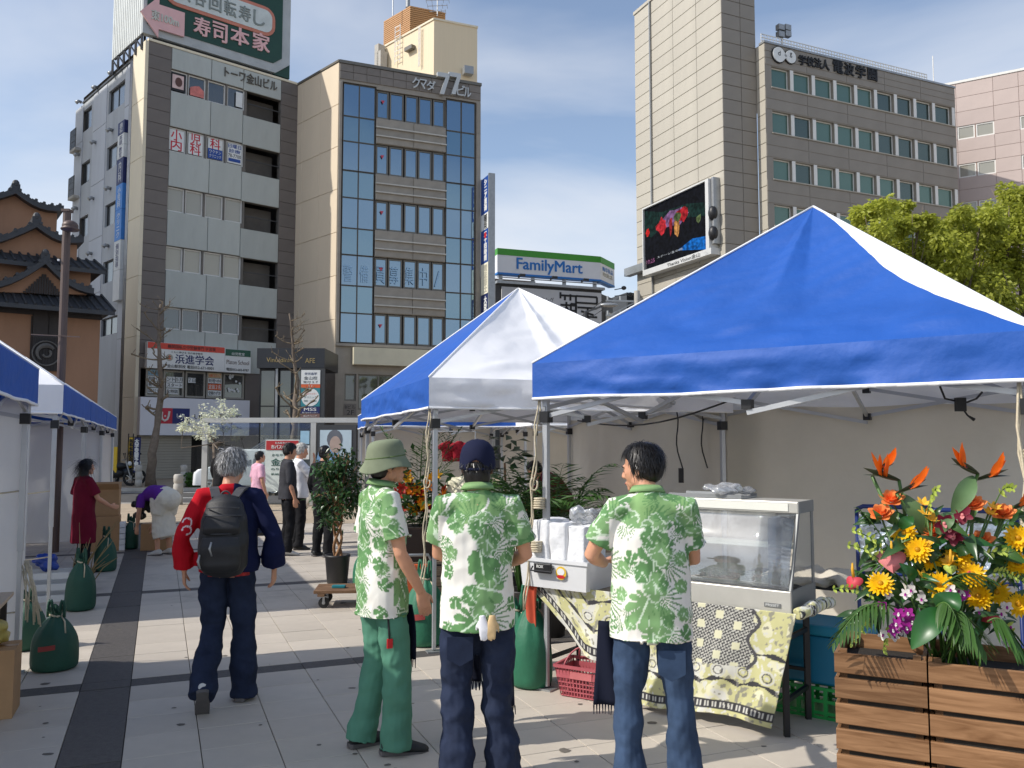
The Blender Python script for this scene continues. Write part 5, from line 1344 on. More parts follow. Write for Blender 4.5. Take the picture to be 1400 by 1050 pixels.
def leafy_tree(label,base,clumps,mat,leaf,n_per,trunk_r=.16,seed=1,fork_z=2.5):
 rr=random.Random(seed);base=Vector(base)
 t=thing('leafy_tree',label,'tree',base)
 cen=sum((c for c,r in clumps),Vector())/len(clumps)
 mb=MB();top=Vector((base.x,base.y,fork_z))
 mb.tube([base,base.lerp(top,.5)+Vector((.05,.03,0)),top],[trunk_r*1.3,trunk_r,trunk_r*.85],10);mb.build('trunk',M_BARK,t,True)
 mb=MB()
 for c,r in clumps:
  m1=top.lerp(c,.45)+Vector((rr.gauss(0,.2),rr.gauss(0,.2),-.3));mb.tube([top,m1,c-Z3*r*.2],[trunk_r*.4,trunk_r*.26,trunk_r*.1],6)
  for k in range(3):
   e=c+Vector((rr.gauss(0,r*.5),rr.gauss(0,r*.5),rr.uniform(0,r*.8)));mb.tube([m1.lerp(c,.6),e],[trunk_r*.12,trunk_r*.04],5)
 mb.build('limb',M_BARK,t,True)
 mb=MB()
 for c,r in clumps:
  sub=[c+Vector((rr.gauss(0,.5),rr.gauss(0,.5),rr.gauss(0,.45)))*r for _ in range(9)]
  for s in sub:
   for k in range(n_per//9):
    dv=Vector((rr.gauss(0,1),rr.gauss(0,1),rr.gauss(0,.8))).normalized()*r*.36*rr.uniform(.35,1)**.6
    d=(dv+Vector((0,0,-.25*r))+Vector((rr.gauss(0,.2),rr.gauss(0,.2),0))).normalized()
    leaf_quads(mb,s+dv,leaf*rr.uniform(.7,1.25),rr,d)
 stuff(mb.build('crown',mat,t))
 return t
def crown_from(list_uvr,Y,seed):
 rr=random.Random(seed);out=[]
 for(u,v,r)in list_uvr:p=P(u,v,Y+rr.uniform(-1.0,1.0));out.append((p,r))
 return out
cl=crown_from([(1195,305,.6),(1185,345,.55),(1225,330,.7),(1210,385,.8),(1245,370,.75),(1255,300,.45),(1232,420,.9),(1262,425,.9)],20.0,1)
p=P(1230,500,20);leafy_tree('fresh green tree behind the big blue tent, left one beside the school block',(p.x,p.y,0),cl,M_LEAFY,.13,1500,.14,11)
cl=crown_from([(1285,312,.6),(1315,318,.65),(1300,362,.85),(1340,300,.6),(1338,352,.8),(1290,400,.9),(1325,405,.9),(1310,450,1.),(1272,345,.5)],20.8,2)
p=P(1312,500,20.8);leafy_tree('fresh green tree behind the big blue tent, in front of the pinkish block',(p.x,p.y,0),cl,M_LEAFY,.13,1500,.15,12)
cl=crown_from([(1375,300,.7),(1390,268,.6),(1420,285,.8),(1360,345,.85),(1400,340,.9),(1440,335,.9),(1375,390,1.),(1420,395,1.),(1370,440,1.),(1450,400,1.),(1450,290,.8)],21.4,3)
p=P(1405,500,21.4);leafy_tree('tallest fresh green tree, at the right edge of the picture',(p.x,p.y,0),cl,M_LEAFY,.13,1500,.18,13)
cl=crown_from([(262,580,.42),(285,566,.5),(300,560,.5),(272,590,.4),(305,582,.45),(318,566,.35),(288,592,.4),(250,586,.25)],23.6,5)
p=XY(290,23.6);leafy_tree('small white flowering tree beside the bus shelter, in front of the shop fascia',(p.x,23.6,0),[(c,r*.62)for c,r in cl],M_FLW,.085,150,.05,14,1.7)
YS=23.9
M_SHEL=pm('shelter_grey',C(186,186,182),.45,.06,3,metal=.3)
M_CLEAR=clear_mat('shelter_glass',(.92,.96,.95),.08,.03)
sh0=XY(280,YS);sh=thing('bus_shelter','pale grey glazed bus shelter frame with poster box across the plaza','bus shelter',(sh0.x,YS,0))
zt=P(280,572,YS).z
xp=[XY(u,YS,1.5).x for u in(280.5,428.5,493.5)]
mb=MB();mb.bx(xp[0]-.08,xp[2]+.08,YS-.06,YS+.06,zt-.12,zt);mb.build('top_beam',M_SHEL,sh)
for x in xp:
 mb=MB();mb.bx(x-.075,x+.075,YS-.055,YS+.055,0,zt-.121);mb.build('post',M_SHEL,sh)
mb=MB();mb.bx(xp[0]-.1,xp[2]+.1,YS+.07,YS+1.5,zt-.05,zt+.02);mb.build('roof',M_SHEL,sh)
for(a,b)in((xp[0]+.08,(xp[0]+xp[1])/2-.02),((xp[0]+xp[1])/2+.02,xp[1]-.08)):
 mb=MB();mb.bx(a,b,YS-.008,YS+.008,.25,zt-.14);mb.build('glass_panel',M_CLEAR,sh)
bx0,bx1=XY(434,YS).x,XY(487,YS).x;zb0,zb1=P(460,655,YS-.1).z,P(460,581,YS-.1).z
mb=MB();mb.bx(bx0,bx1,YS-.12,YS+.12,zb0-.3,zb1);mb.build('poster_box',M_DKGREY,sh)
M_POST=pm('pale_photo_poster',C(178,196,206),.35,.12,1.2)
px0,px1=XY(437.5,YS).x,XY(480.5,YS).x;pz1=P(460,588,YS).z
ps=MB().bx(px0,px1,YS-.135,YS-.122,zb0,pz1).build('poster',M_POST,sh)
def poly(mb,pts,y,th=.005):mb.prism([(x,y,z)for x,z in pts],(0,-th,0));return mb
pc=P(459,603,YS);
mb=poly(MB(),[(pc.x+.22*math.cos(a),pc.z+.05+.27*math.sin(a))for a in np.linspace(0,6,14)],YS-.136);mb.build('printed_cap',pm('print_grey',C(96,100,108),.5),ps)
mb=poly(MB(),[(pc.x+.02+.16*math.cos(a),pc.z-.1+.24*math.sin(a))for a in np.linspace(0,6,14)],YS-.142);mb.build('printed_face',pm('print_skin',C(170,150,140),.5),ps)
mb=poly(MB(),[(pc.x-.55,pc.z-.75),(pc.x-.45,pc.z-.3),(pc.x-.2,pc.z-.2),(pc.x+.1,pc.z-.35),(pc.x+.2,pc.z-.75)],YS-.139);mb.build('printed_coat',pm('print_blue',C(120,160,200),.5),ps)
for(u0,v0,u1,v1,m)in((410.5,589,423,607,M_LBLUE),(410,609,423,628,M_PAPER)):
 a,b=P(u0,v1,YS-.03),P(u1,v0,YS-.03);MB().bx(a.x,b.x,YS-.03,YS-.015,a.z,b.z).build('notice',m,sh)
a,b=P(362,672,23.3),P(409.5,601,23.3)
t=thing('information_board','white bus information board with a red heading, behind the two standing men','sign',((a.x+b.x)/2,23.3,0))
MB().bx(a.x,b.x,23.28,23.36,a.z,b.z).build('board',pm('board_white',C(206,214,208),.5),t)
zr=b.z-(b.z-a.z)*.2;MB().bx(a.x+.02,b.x-.02,23.268,23.279,zr,b.z-.03).build('red_heading',pm('board_red',C(176,46,48),.5),t)
def ftxt(s,x,z,y,w,h,m,par,**k):
 return text_obj('lettering',s,Matrix(((1,0,0,x),(0,0,-1,y),(0,1,0,z),(0,0,0,1))),w,h,m,par,**k)
ftxt('名古屋市バス',(a.x+b.x)/2,b.z-.09,23.265,.4,.06,M_WHITE,t);ftxt('市バスのりば',(a.x+b.x)/2,b.z-.2,23.265,.6,.11,M_WHITE,t,bold=.03)
M_GRNINK=pm('green_ink',C(40,90,76),.6)
ftxt('かなやま',(a.x+b.x)/2-.08,zr-.14,23.277,.4,.07,M_GRNINK,t);ftxt('金山',(a.x+b.x)/2-.05,zr-.33,23.277,.5,.2,M_GRNINK,t,bold=.03)
ftxt('のりば案内',(a.x+b.x)/2,zr-.52,23.277,.6,.06,M_GRNINK,t);ftxt('系統 行き先',(a.x+b.x)/2,zr-.66,23.277,.6,.05,M_GRNINK,t)
for q in(a.x+.05,b.x-.09):MB().bx(q,q+.04,23.29,23.35,0,a.z+.01).build('leg',M_SHEL,t)
a,b=P(497,602,21.5),P(524,582,21.5)
t=thing('hanging_board','navy board with a yellow character seen between the shelter and the tents','sign',((a.x+b.x)/2,21.5,0))
MB().bx(a.x,b.x+1.5,21.5,21.56,a.z,b.z).build('board',M_NAVY,t);MB().bx(b.x-.1,b.x,21.57,21.65,0,a.z+.2).build('post',M_SHEL,t)
ftxt('本',P(513,592,21.49).x,(a.z+b.z)/2,21.493,.3,.3,M_YEL,t,bold=.05)
ye=38.3
a,b=P(351,503,ye),P(444,476,ye)
t=thing('entrance_canopy','black boxed entrance canopy with dark glazing between the grey block and the glass block','entrance',((a.x+b.x)/2,ye,0))
MB().bx(a.x,b.x,ye,ye+3.0,a.z,b.z).build('canopy_box',pm('canopy_black',(.018,.02,.026),.35),t)
ftxt('Vino dining',P(384,493,ye).x,P(384,493,ye).z,ye-.01,1.3,.28,pm('gold_letters',C(160,140,90),.4),t);ftxt('AFE',P(424,493,ye).x,P(424,493,ye).z,ye-.01,.45,.22,bpy.data.materials['gold_letters'],t)
xs_=np.linspace(a.x+.05,b.x-.05,5)
for i in range(4):
 mb=MB();x0,x1=xs_[i],xs_[i+1]
 mb.bx(x0,x1,ye+.3,ye+.4,.05,.12);mb.bx(x0,x1,ye+.3,ye+.4,a.z-.1,a.z-.01);mb.bx(x0,x0+.06,ye+.3,ye+.4,.121,a.z-.101);mb.bx(x1-.06,x1-.002,ye+.3,ye+.4,.121,a.z-.101)
 for q in(.33,.66):mb.bx(x0+.061,x1-.063,ye+.3,ye+.4,a.z*q,a.z*q+.05)
 f_=mb.build('window',M_BLACKM,t);MB().bx(x0+.05,x1-.05,ye+.34,ye+.36,.1,a.z-.05).build('pane',M_GDARK,f_)
MB().bx(P(375,560,ye).x,P(378,560,ye).x,ye+.1,ye+.2,.05,a.z-.01).build('post',M_STEEL,t)
for k in range(4):
 p0,p1=P(338,618+k*3,ye-.6),P(366,600+k*3,ye-.2);mb=MB();mb.cyl(p0,p1,.035,6);mb.build('handrail',M_STEEL,t)
mb=MB();mb.bx(P(366,600,ye).x-.04,P(366,600,ye).x+.04,ye-.25,ye-.15,.05,P(366,600,ye-.2).z);mb.build('newel',M_STEEL,t)
mb=MB()
for k in range(9):
 x=P(366,600,ye).x+0-k*.28;mb.bx(x-.3,x,ye-.1,ye+.29,.05+.17*(8-k),.09+.17*(8-k))
mb.build('stair_treads',M_CONC,t)
t=thing('tenant_board','tall tenant board with a teal round panel under the black canopy','sign',(P(424,560,ye-.3).x,ye-.3,0))
yb=ye-.3;x0,x1=P(411.5,540,yb).x,P(437.5,540,yb).x
zz=[P(424,v,yb).z for v in(506,525.5,530.5,556,565.5,572)]
MB().bx(x0-.04,x1+.2,yb+.0,yb+.16,.05,zz[0]+.08).build('backing',M_DKGREY,t)
for i,m in enumerate((M_PAPER,M_ORANGE,pm('teal_panel',C(44,130,140),.5),M_NAVY,pm('brown_panel',C(120,92,86),.5))):
 MB().bx(x0,x1,yb-.02,yb-.001,zz[i+1]+.01,zz[i]).build('sign_panel',m,t)
xm=(x0+x1)/2
ftxt('栄光進学',xm,zz[0]-.16,yb-.022,.55,.12,M_NAVY,t);ftxt('金山校',xm,zz[0]-.36,yb-.022,.6,.16,M_INK,t);ftxt('受付３Ｆ',xm,zz[0]-.54,yb-.022,.66,.1,M_INK,t)
ftxt('２Ｆ',xm,(zz[1]+zz[2])/2,yb-.022,.2,.09,M_WHITE,t)
cz_=(zz[2]+zz[3])/2;mb=poly(MB(),[(xm+.4*math.cos(q),cz_+.4*math.sin(q))for q in np.linspace(0,6.1,24)],yb-.022);mb.build('round_panel',M_PAPER,t)
for k,s in enumerate(('金山ファミリー','クリニック','内科・小児科')):ftxt(s,xm,cz_+.16-.16*k,yb-.028,.56,.09,M_ORANGE if k==0 else M_GRNINK,t)
ftxt('MSS',xm,zz[3]-.12,yb-.022,.55,.14,M_WHITE,t,bold=.03);ftxt('防火Jobセンター',xm,zz[3]-.27,yb-.022,.7,.07,M_WHITE,t);ftxt('金山ダイニング',xm,(zz[4]+zz[5])/2,yb-.022,.6,.08,M_WHITE,t)
M_BOL=pm('pale_bollard',C(170,166,158),.7,.1,5,dirt=.2)
def bollard(u,Y,label,h=.85):
 p=XY(u,Y);z0=.045 if Y>32 else 0
 t=thing('bollard',label,'bollard',(p.x,Y,z0),0,'stone bollards along the road')
 mb=MB();mb.lathe([(.13,0),(.13,h*.3),(.115,h*.32),(.115,h*.36),(.13,h*.38),(.13,h*.66),(.115,h*.68),(.115,h*.72),(.13,h*.74),(.13,h-.04),(.1,h)],(0,0,0),14);mb.build('post',M_BOL,t,True,False)
 return t
bollard(243,24.0,'near stone bollard between the bending woman and the walking man');bollard(251,32.8,'far stone bollard beyond the road, right one');bollard(189,32.8,'far stone bollard beyond the road, beside the blue banner')
bollard(425,24.0,'near stone bollard behind the white haired man')
rr=random.Random(2);mb=MB()
for k in range(900):
 x=rr.uniform(XY(255,32.9).x,XY(285,32.9).x);leaf_quads(mb,Vector((x,32.9+rr.uniform(-.25,.25),.05+rr.uniform(0,.5))),.16,rr)
tag(mb.build('low_shrub',M_LEAFP),'low green shrub on the far kerb beside the white car','shrub')
def banner(u,v0,v1,Y,wpx,col,txt,tcol,label):
 a,b=P(u,v1,Y),P(u,v0,Y);w=wpx/FPX*Y
 t=thing('banner',label,'banner',(a.x,Y,.045))
 mb=MB();mb.cyl((a.x-.03,Y,.045),(a.x-.03,Y,b.z+.15),.02,6);mb.cyl((a.x-.03,Y,b.z+.02),(a.x+w,Y,b.z+.02),.015,6);mb.build('pole',M_BLACKM,t)
 mb=MB();mb.grid(lambda s,q:(a.x+w*s,Y+.03*math.sin(q*7+s*2),a.z+(b.z-a.z)*q),6,16);mb.build('cloth',col,t,True,solid=.006)
 ftxt_v=text_obj('lettering',list(txt),Matrix(((1,0,0,a.x+w*.5),(0,0,-1,Y-.045),(0,1,0,(a.z+b.z)/2),(0,0,0,1))),w*.6,(b.z-a.z)*.9,tcol,t,vertical=True,bold=.02)
banner(175.5,598,640,34.0,6.5,M_YEL,'無料体験受付中',M_INK,'narrow yellow street banner at the corner of the grey block')
banner(182,598,646,33.6,9,M_NAVY,'大学受験予備校',M_WHITE,'narrow navy street banner at the corner of the grey block')
a,b=P(143,646,33.5),P(160,611,33.5)
t=thing('standing_sign','yellow panel sign behind the last tent of the left row','sign',((a.x+b.x)/2,33.5,.045))
MB().bx(a.x,b.x,33.5,33.56,a.z,b.z).build('panel',M_YEL,t);
for x in(a.x+.03,b.x-.07):MB().bx(x,x+.04,33.565,33.6,.045,b.z).build('leg',M_DKGREY,t)
a=XY(88,13.5);top=P(92,290,13.5)
t=thing('lamp_post','brown lamp post with a floodlight standing behind the left tents','lamp post',(a.x,13.5,0))
M_BRN=pm('brown_pole',C(92,76,70),.5,.08,3,metal=.2)
mb=MB();mb.cyl((top.x,13.5,0),(top.x,13.5,top.z),.062,12);mb.bx(top.x-.065,top.x+.065,13.43,13.57,top.z,top.z+.04);mb.build('pole',M_BRN,t,False)
mb=MB();mb.bar((top.x,13.5,top.z-.15),(top.x+.12,13.4,top.z-.3),.03);mb.ell((top.x+.16,13.3,top.z-.28),(.12,.12,.09));mb.lathe([(.13,-.02),(.14,0),(.1,.05)],(top.x+.16,13.3,top.z-.33),14);mb.build('floodlight',M_BRN,t,True)
mb=MB();mb.bx(top.x-.09,top.x-.06,13.42,13.45,P(88,358,13.5).z,P(88,358,13.5).z+.03);mb.build('sensor',M_WHITE,t)
mb=MB();z=P(90,460,13.5).z;mb.bar((top.x-.45,13.4,z+.02),(top.x+.33,13.4,z-.02),.015);mb.build('banner_arm',M_BRN,t)
M_CARW=pm('white_car_paint',C(224,226,226),.25,.02,1,coat=.6)
M_TYRE=pm('tyre_rubber',(.018,.018,.018),.8,.1,10)
M_RIM=pm('alloy_rim',C(190,192,194),.3,.05,5,metal=.8)
def car(loc,rz,label):
 t=thing('parked_car',label,'car',loc,rz)
 prof=[(-1.66,.35),(-1.68,.75),(-1.62,1.0),(-1.5,1.5),(-1.2,1.6),(.3,1.6),(.62,1.5),(1.02,1.02),(1.55,.9),(1.68,.75),(1.7,.35)]
 mb=MB();n=len(prof);hw=.74
 ring=[]
 for(y,f)in((-hw,.94),(-hw+.06,1.0),(hw-.06,1.0),(hw,.94)):
  for(x,z)in prof:
   tin=max(0,(z-1.0))*.16
   yy=y+(tin if y<0 else-tin)
   ring.append((x*f if abs(x)>1.5 else x,yy,z if z<1.5 else z-(.02 if abs(y)>.7 else 0)))
 fs=[]
 for k in range(3):
  for i in range(n):fs.append((k*n+i,k*n+(i+1)%n,(k+1)*n+(i+1)%n,(k+1)*n+i))
 fs.append(tuple(range(n-1,-1,-1)));fs.append(tuple(3*n+i for i in range(n)))
 mb.add(ring,fs);mb.build('body',M_CARW,t,True,False,bevel=.03,auto=True)
 for s in(-1,1):
  mb=MB();y=s*(hw+.004)
  mb.prism([(-1.35,y-s*.06,1.03),(-.35,y-s*.06,1.03),(-.35,y-s*.12,1.45),(-1.25,y-s*.12,1.45)],(0,s*.03,0));mb.prism([(-.28,y-s*.06,1.03),(.82,y-s*.06,1.03),(.5,y-s*.12,1.45),(-.28,y-s*.12,1.45)],(0,s*.03,0));mb.build('side_window',M_GDARK,t,False,False)
  for x in(-1.08,1.1):
   mb=MB();mb.lathe([(.2,-.09),(.28,-.08),(.285,.0),(.28,.08),(.2,.09)],(0,0,0),20)
   M_=Matrix.Translation((x,s*.68,.285))@Matrix.Rotation(R(90),4,'X');mb.v=[tuple(M_@Vector(q))for q in mb.v];w=mb.build('wheel',M_TYRE,t,True,False)
   mb=MB()
   for k in range(6):
    a=k*math.pi/3;mb.bar((x,s*.775,.285),(x+.17*math.cos(a),s*.775,.285+.17*math.sin(a)),.045,.015,(0,1,0))
   mb.tube([(x+.185*math.cos(a),s*.775,.285+.185*math.sin(a))for a in np.linspace(0,2*math.pi,19)],.016,5);mb.build('rim',M_RIM,w,False,False)
 mb=MB();mb.prism([(.66,-.58,1.46),(1.0,-.62,1.06),(1.0,.62,1.06),(.66,.58,1.46)],(.03,0,.02));mb.build('windscreen',M_GDARK,t,False,False)
 for s in(-1,1):
  mb=MB();mb.ell((1.6,s*.52,.76),(.1,.14,.08));mb.build('headlight',M_PAPER,t,True,False)
  mb=MB();mb.bx(-1.68,-1.6,s*.6-.08,s*.6+.08,.75,1.1);mb.build('tail_light',M_RED,t,False,False)
 mb=MB();mb.bx(1.66,1.705,-.17,.17,.45,.58);mb.build('number_plate',M_PAPER,t,False,False)
 return t
pcar=XY(338,30.2,.3);car((pcar.x,30.2,-.082),R(184),'white small car on the road behind the walking man')
def motorbike(loc,rz,label,mcol):
 t=thing('motorbike',label,'motorbike',loc,rz,'parked motorbikes')
 for x in(-.6,.62):
  mb=MB();mb.tube([(x+.25*math.cos(a),0,.3+.25*math.sin(a))for a in np.linspace(0,2*math.pi,21)],.055,7);w=mb.build('wheel',M_TYRE,t,True,False)
  mb=MB()
  for k in range(5):
   a=k*2*math.pi/5;mb.bar((x,0,.3),(x+.22*math.cos(a),0,.3+.22*math.sin(a)),.03)
  mb.build('rim',M_RIM,w,False,False)
 mb=MB();mb.ell((.0,0,.5),(.34,.13,.2));mb.ell((.2,0,.78),(.28,.14,.14));mb.ell((-.5,0,.72),(.3,.12,.1));mb.build('body',mcol,t,True,False)
 mb=MB();mb.ell((-.25,0,.82),(.36,.14,.07));mb.build('seat',M_PLAS,t,True,False)
 mb=MB();mb.bar((.62,.07,.3),(.42,.07,.98),.04);mb.bar((.62,-.07,.3),(.42,-.07,.98),.04);mb.tube([(.3,-.36,1.02),(.42,-.2,1.02),(.42,.2,1.02),(.3,.36,1.02)],.018,6);mb.build('fork',M_STEEL,t,False,False)
 mb=MB();mb.ell((.56,0,.88),(.08,.09,.09));mb.build('headlight',M_PAPER,t,True,False)
 for s in(-1,1):mb=MB();mb.bar((.42,s*.25,1.02),(.36,s*.34,1.24),.015);mb.ell((.36,s*.35,1.26),(.02,.07,.045));mb.build('mirror',M_PLAS,t,True,False)
 mb=MB();mb.tube([(-.1,.14,.32),(-.5,.16,.34),(-.85,.16,.42)],[.03,.045,.05],8);mb.build('exhaust',M_RIM,t,True,False)
 return t
q=XY(155,33.6);motorbike((q.x,33.6,.045),R(20),'dark motorbike parked behind the last left tent',M_BLACKM)
q=XY(172,34.4);motorbike((q.x,34.4,.045),R(60),'second dark motorbike, next to the navy banner',pm('bike_navy',C(30,34,44),.3))
def frame_tube(mb,secs,n=20,ref=Vector((1,0,0))):
 """loft: secs = [(centre, half width along ref, half depth)], ring normal follows the path"""
 k=len(secs);rings=[]
 for i,sct in enumerate(secs):
  c,a,b=sct[:3];rf=sct[3]if len(sct)>3 else ref
  d=(Vector(secs[min(i+1,k-1)][0])-Vector(secs[max(i-1,0)][0])).normalized()
  x=(Vector(rf)-d*Vector(rf).dot(d)).normalized();y=d.cross(x)
  rings.append([Vector(c)+x*a*math.cos(2*math.pi*j/n)+y*b*math.sin(2*math.pi*j/n)for j in range(n)])
 vs=[q for r_ in rings for q in r_]
 fs=[(i*n+j,i*n+(j+1)%n,(i+1)*n+(j+1)%n,(i+1)*n+j)for i in range(k-1)for j in range(n)]
 fs+=[tuple(range(n-1,-1,-1)),tuple((k-1)*n+j for j in range(n))]
 mb.add(vs,fs)
def remesh(mb,vox,smooth_it=6,fac=.5):
 me=bpy.data.meshes.new('tmp');me.from_pydata(mb.v,[],mb.f);me.update()
 o=bpy.data.objects.new('tmp',me);COL.objects.link(o)
 m=o.modifiers.new('r','REMESH');m.mode='VOXEL';m.voxel_size=vox;m.adaptivity=0
 if smooth_it:
  s=o.modifiers.new('s','SMOOTH');s.factor=fac;s.iterations=smooth_it
 dg=bpy.context.evaluated_depsgraph_get()
 r=bpy.data.meshes.new_from_object(o.evaluated_get(dg))
 bpy.data.objects.remove(o);bpy.data.meshes.remove(me)
 r.polygons.foreach_set('use_smooth',[True]*len(r.polygons))
 return r
def vco(me):
 a=np.empty(len(me.vertices)*3);me.vertices.foreach_get('co',a);return a.reshape(-1,3)
def vno(me):
 a=np.empty(len(me.vertices)*3);me.vertices.foreach_get('normal',a);return a.reshape(-1,3)
def set_co(me,c):me.vertices.foreach_set('co',c.reshape(-1));me.update()
def set_col(me,col):
 at=me.color_attributes.new('Col','FLOAT_COLOR','POINT')
 c4=np.ones((len(me.vertices),4));c4[:,:3]=col;at.data.foreach_set('color',c4.reshape(-1))
class SN:
 def __init__(s,seed,n=24):
  r=np.random.RandomState(seed);s.k=r.normal(0,1,(n,3));s.p=r.uniform(0,6.28,n);s.n=n
 def __call__(s,p):return np.sin(p@s.k.T+s.p).sum(1)/math.sqrt(s.n/2)/1.6
def wrinkle(me,amp,fx,fz,seed,mask=None,ridged=.5):
 c=vco(me);n=vno(me);s1,s2=SN(seed),SN(seed+50)
 q=c*np.array([fx,fx,fz]);w=s1(q)*(1-ridged)-ridged*np.abs(s2(q*1.15+s1(q*.4)[:,None]*.8))*1.6+.35*s2(q*2.6)
 a=amp*(mask(c)if mask is not None else 1)
 set_co(me,c+n*(w*a)[:,None])
M_SKIN=pm('skin',C(206,152,122),.5,.06,12,spec=.4,bump=.05,bscale=200)
M_SKIN.node_tree.nodes['Principled BSDF'].inputs['Subsurface Weight'].default_value=.08
M_SKIN.node_tree.nodes['Principled BSDF'].inputs['Subsurface Radius'].default_value=(.01,.004,.002)
def cloth(name,rgb,var=.12,rough=.85,scale=6,bump=.35,bscale=420,**k):return pm(name,rgb,rough,var,scale,bump=bump,bscale=bscale,spec=.15,bdist=.0015,**k)
M_ALOHA=cloth('aloha_print_cloth',(1,1,1),.05,attr=True)
M_DENIM=cloth('dark_denim',C(38,46,66),.28,scale=9)
M_DENIMB=cloth('faded_blue_denim',C(56,73,98),.4,scale=5)
M_GRNP=cloth('green_sweat_cloth',C(86,136,114),.1)
M_HAPPI=cloth('indigo_happi_cloth',C(34,42,82),.12)
M_HAPR=cloth('red_happi_cloth',C(206,30,44),.08)
M_BLK=cloth('black_cloth',(.014,.014,.016),.2)
M_CHAR=cloth('charcoal_cloth',C(62,62,66),.12)
M_WHT=cloth('white_cloth',C(226,226,230),.05)
M_CRM=cloth('cream_cloth',C(222,214,196),.06)
M_PURP=cloth('purple_cloth',C(96,44,140),.1)
M_MAR=cloth('maroon_cloth',C(108,24,46),.12)
M_PINKS=cloth('pink_stripe_cloth',C(222,172,190),.12,scale=30)
M_HATG=cloth('olive_hat_cloth',C(124,132,108),.18,scale=7)
M_CAPN=cloth('navy_cap_cloth',C(30,34,58),.12)
M_HAIRB=pm('black_hair',(.012,.010,.009),.38,.3,30,spec=.5)
M_HAIRG=pm('hair',(.3,.3,.3),.5,.2,40,spec=.4,attr=True)
M_SHOE=pm('dark_shoe',(.02,.022,.022),.6,.2,20)
M_SHOEW=pm('white_shoe',C(206,204,198),.6,.08,12,dirt=.2)
M_SOLE=pm('grey_sole',C(92,88,86),.8,.15,12)
M_EYE=pm('eye',(.02,.016,.014),.15,.0,1)
M_LIP=pm('lip',C(176,104,92),.45,.05,5)
def aloha(p,kind='back',seed=0):
 """p: (n,2) metres on the cloth, x across, y up; returns colours"""
 n=len(p);col=np.empty((n,3));col[:]=C(232,229,220)
 rr=random.Random(100+seed)
 g1,g2,g3=np.array(C(124,162,110)),np.array(C(98,140,90)),np.array(C(74,112,70))
 pale=np.array(C(206,224,198))
 def leaf(cx,cy,s,rot,nl=7,c=None):
  x,y=p[:,0]-cx,p[:,1]-cy;ca,sa=math.cos(rot),math.sin(rot)
  u,v=(x*ca+y*sa)/s,(-x*sa+y*ca)/s
  r=np.hypot(u,v)+1e-6;th=np.arctan2(v,u)
  env=(.62+.38*np.cos(th))*1.0
  cut=np.abs(np.sin(th*nl))**.5
  inside=(r<env*(.62+.38*cut))
  vein=(np.abs(v)<.035)&(u>-.2)
  holes=(np.abs(np.sin(th*nl))<.3)&(r>.42*env)
  m=inside&~holes&~vein
  col[m]=(g1 if c is None else c)*(0.86+.28*np.clip(r[m],0,1))[:,None]
  col[inside&vein]=pale
 def flower(cx,cy,s,rot,c=None):
  x,y=p[:,0]-cx,p[:,1]-cy
  r=np.hypot(x,y)/s+1e-6;th=np.arctan2(y,x)+rot
  pet=.72+.28*np.abs(np.cos(th*2.5))**.55+.03*np.sin(th*22)
  m=r<pet;edge=m&(r>pet-.09)&(r>.5)
  vein=m&(np.abs(np.sin(th*2.5))<.09)&(r>.2)
  col[m]=(g1 if c is None else c)*(.9+.25*np.clip(1-r[m],0,1))[:,None]
  col[edge]=pale*.9;col[vein]=pale
  mm=(r<.13);col[mm]=pale
  st=m&(np.abs(x*math.sin(.8)+y*math.cos(.8))/s<.05)&(r<.7)&(x>0);col[st]=pale
 def fern(cx,cy,s,rot,c=None,k=11):
  x,y=p[:,0]-cx,p[:,1]-cy;ca,sa=math.cos(rot),math.sin(rot)
  u,v=(x*ca+y*sa)/s,(-x*sa+y*ca)/s
  th=np.arctan2(v,u);r=np.hypot(u,v)
  m=(np.abs(th)<1.25)&(r<.95*np.cos(th*.85))&(np.abs(((th*k/2.5)%1)-.5)<.34*(1-r*.75))&(r>.08)
  col[m]=(g2 if c is None else c)
 for bi,bx in enumerate((-.40,-.19,-.02,.17,.38)):
  y=-.05+rr.uniform(0,.08)
  while y<.85:
   wob=rr.uniform(-.03,.03);k=rr.random()
   if bi%2==0:
    leaf(bx+wob-.02,y+.03,.145,rr.uniform(0,6.28),rr.choice((5,6,7)),g2 if rr.random()<.5 else g1)
    fern(bx+wob+.05,y+.05,.15,rr.uniform(-2,2));flower(bx+wob+.03,y+.10,.082,rr.uniform(0,6),g1)
    flower(bx+wob-.05,y+.16,.06,rr.uniform(0,6),g2);leaf(bx+wob+.07,y+.12,.05,rr.uniform(0,6.28),3,g2);y+=.165
   else:
    if k<.7:leaf(bx+wob,y,.058,rr.uniform(0,6.28),3,g2)
    if k>.3:fern(bx-wob,y+.05,.085,rr.uniform(-2.5,2.5));flower(bx+wob,y+.1,.04,rr.uniform(0,6),g1)
    y+=.13
 return col
def aloha_yoke(p,col,ztop,seed):
 c2=aloha(np.stack([p[:,1]*.9+3.0*0,p[:,0]+.42],1),seed=seed+40)
 m=p[:,1]>ztop;col[m]=c2[m]
 return col
def limb_pts(a,b,c,n=4):
 a,b,c=Vector(a),Vector(b),Vector(c)
 return[a.lerp(b,i/n)for i in range(n)]+[b.lerp(c,i/n)for i in range(n+1)]
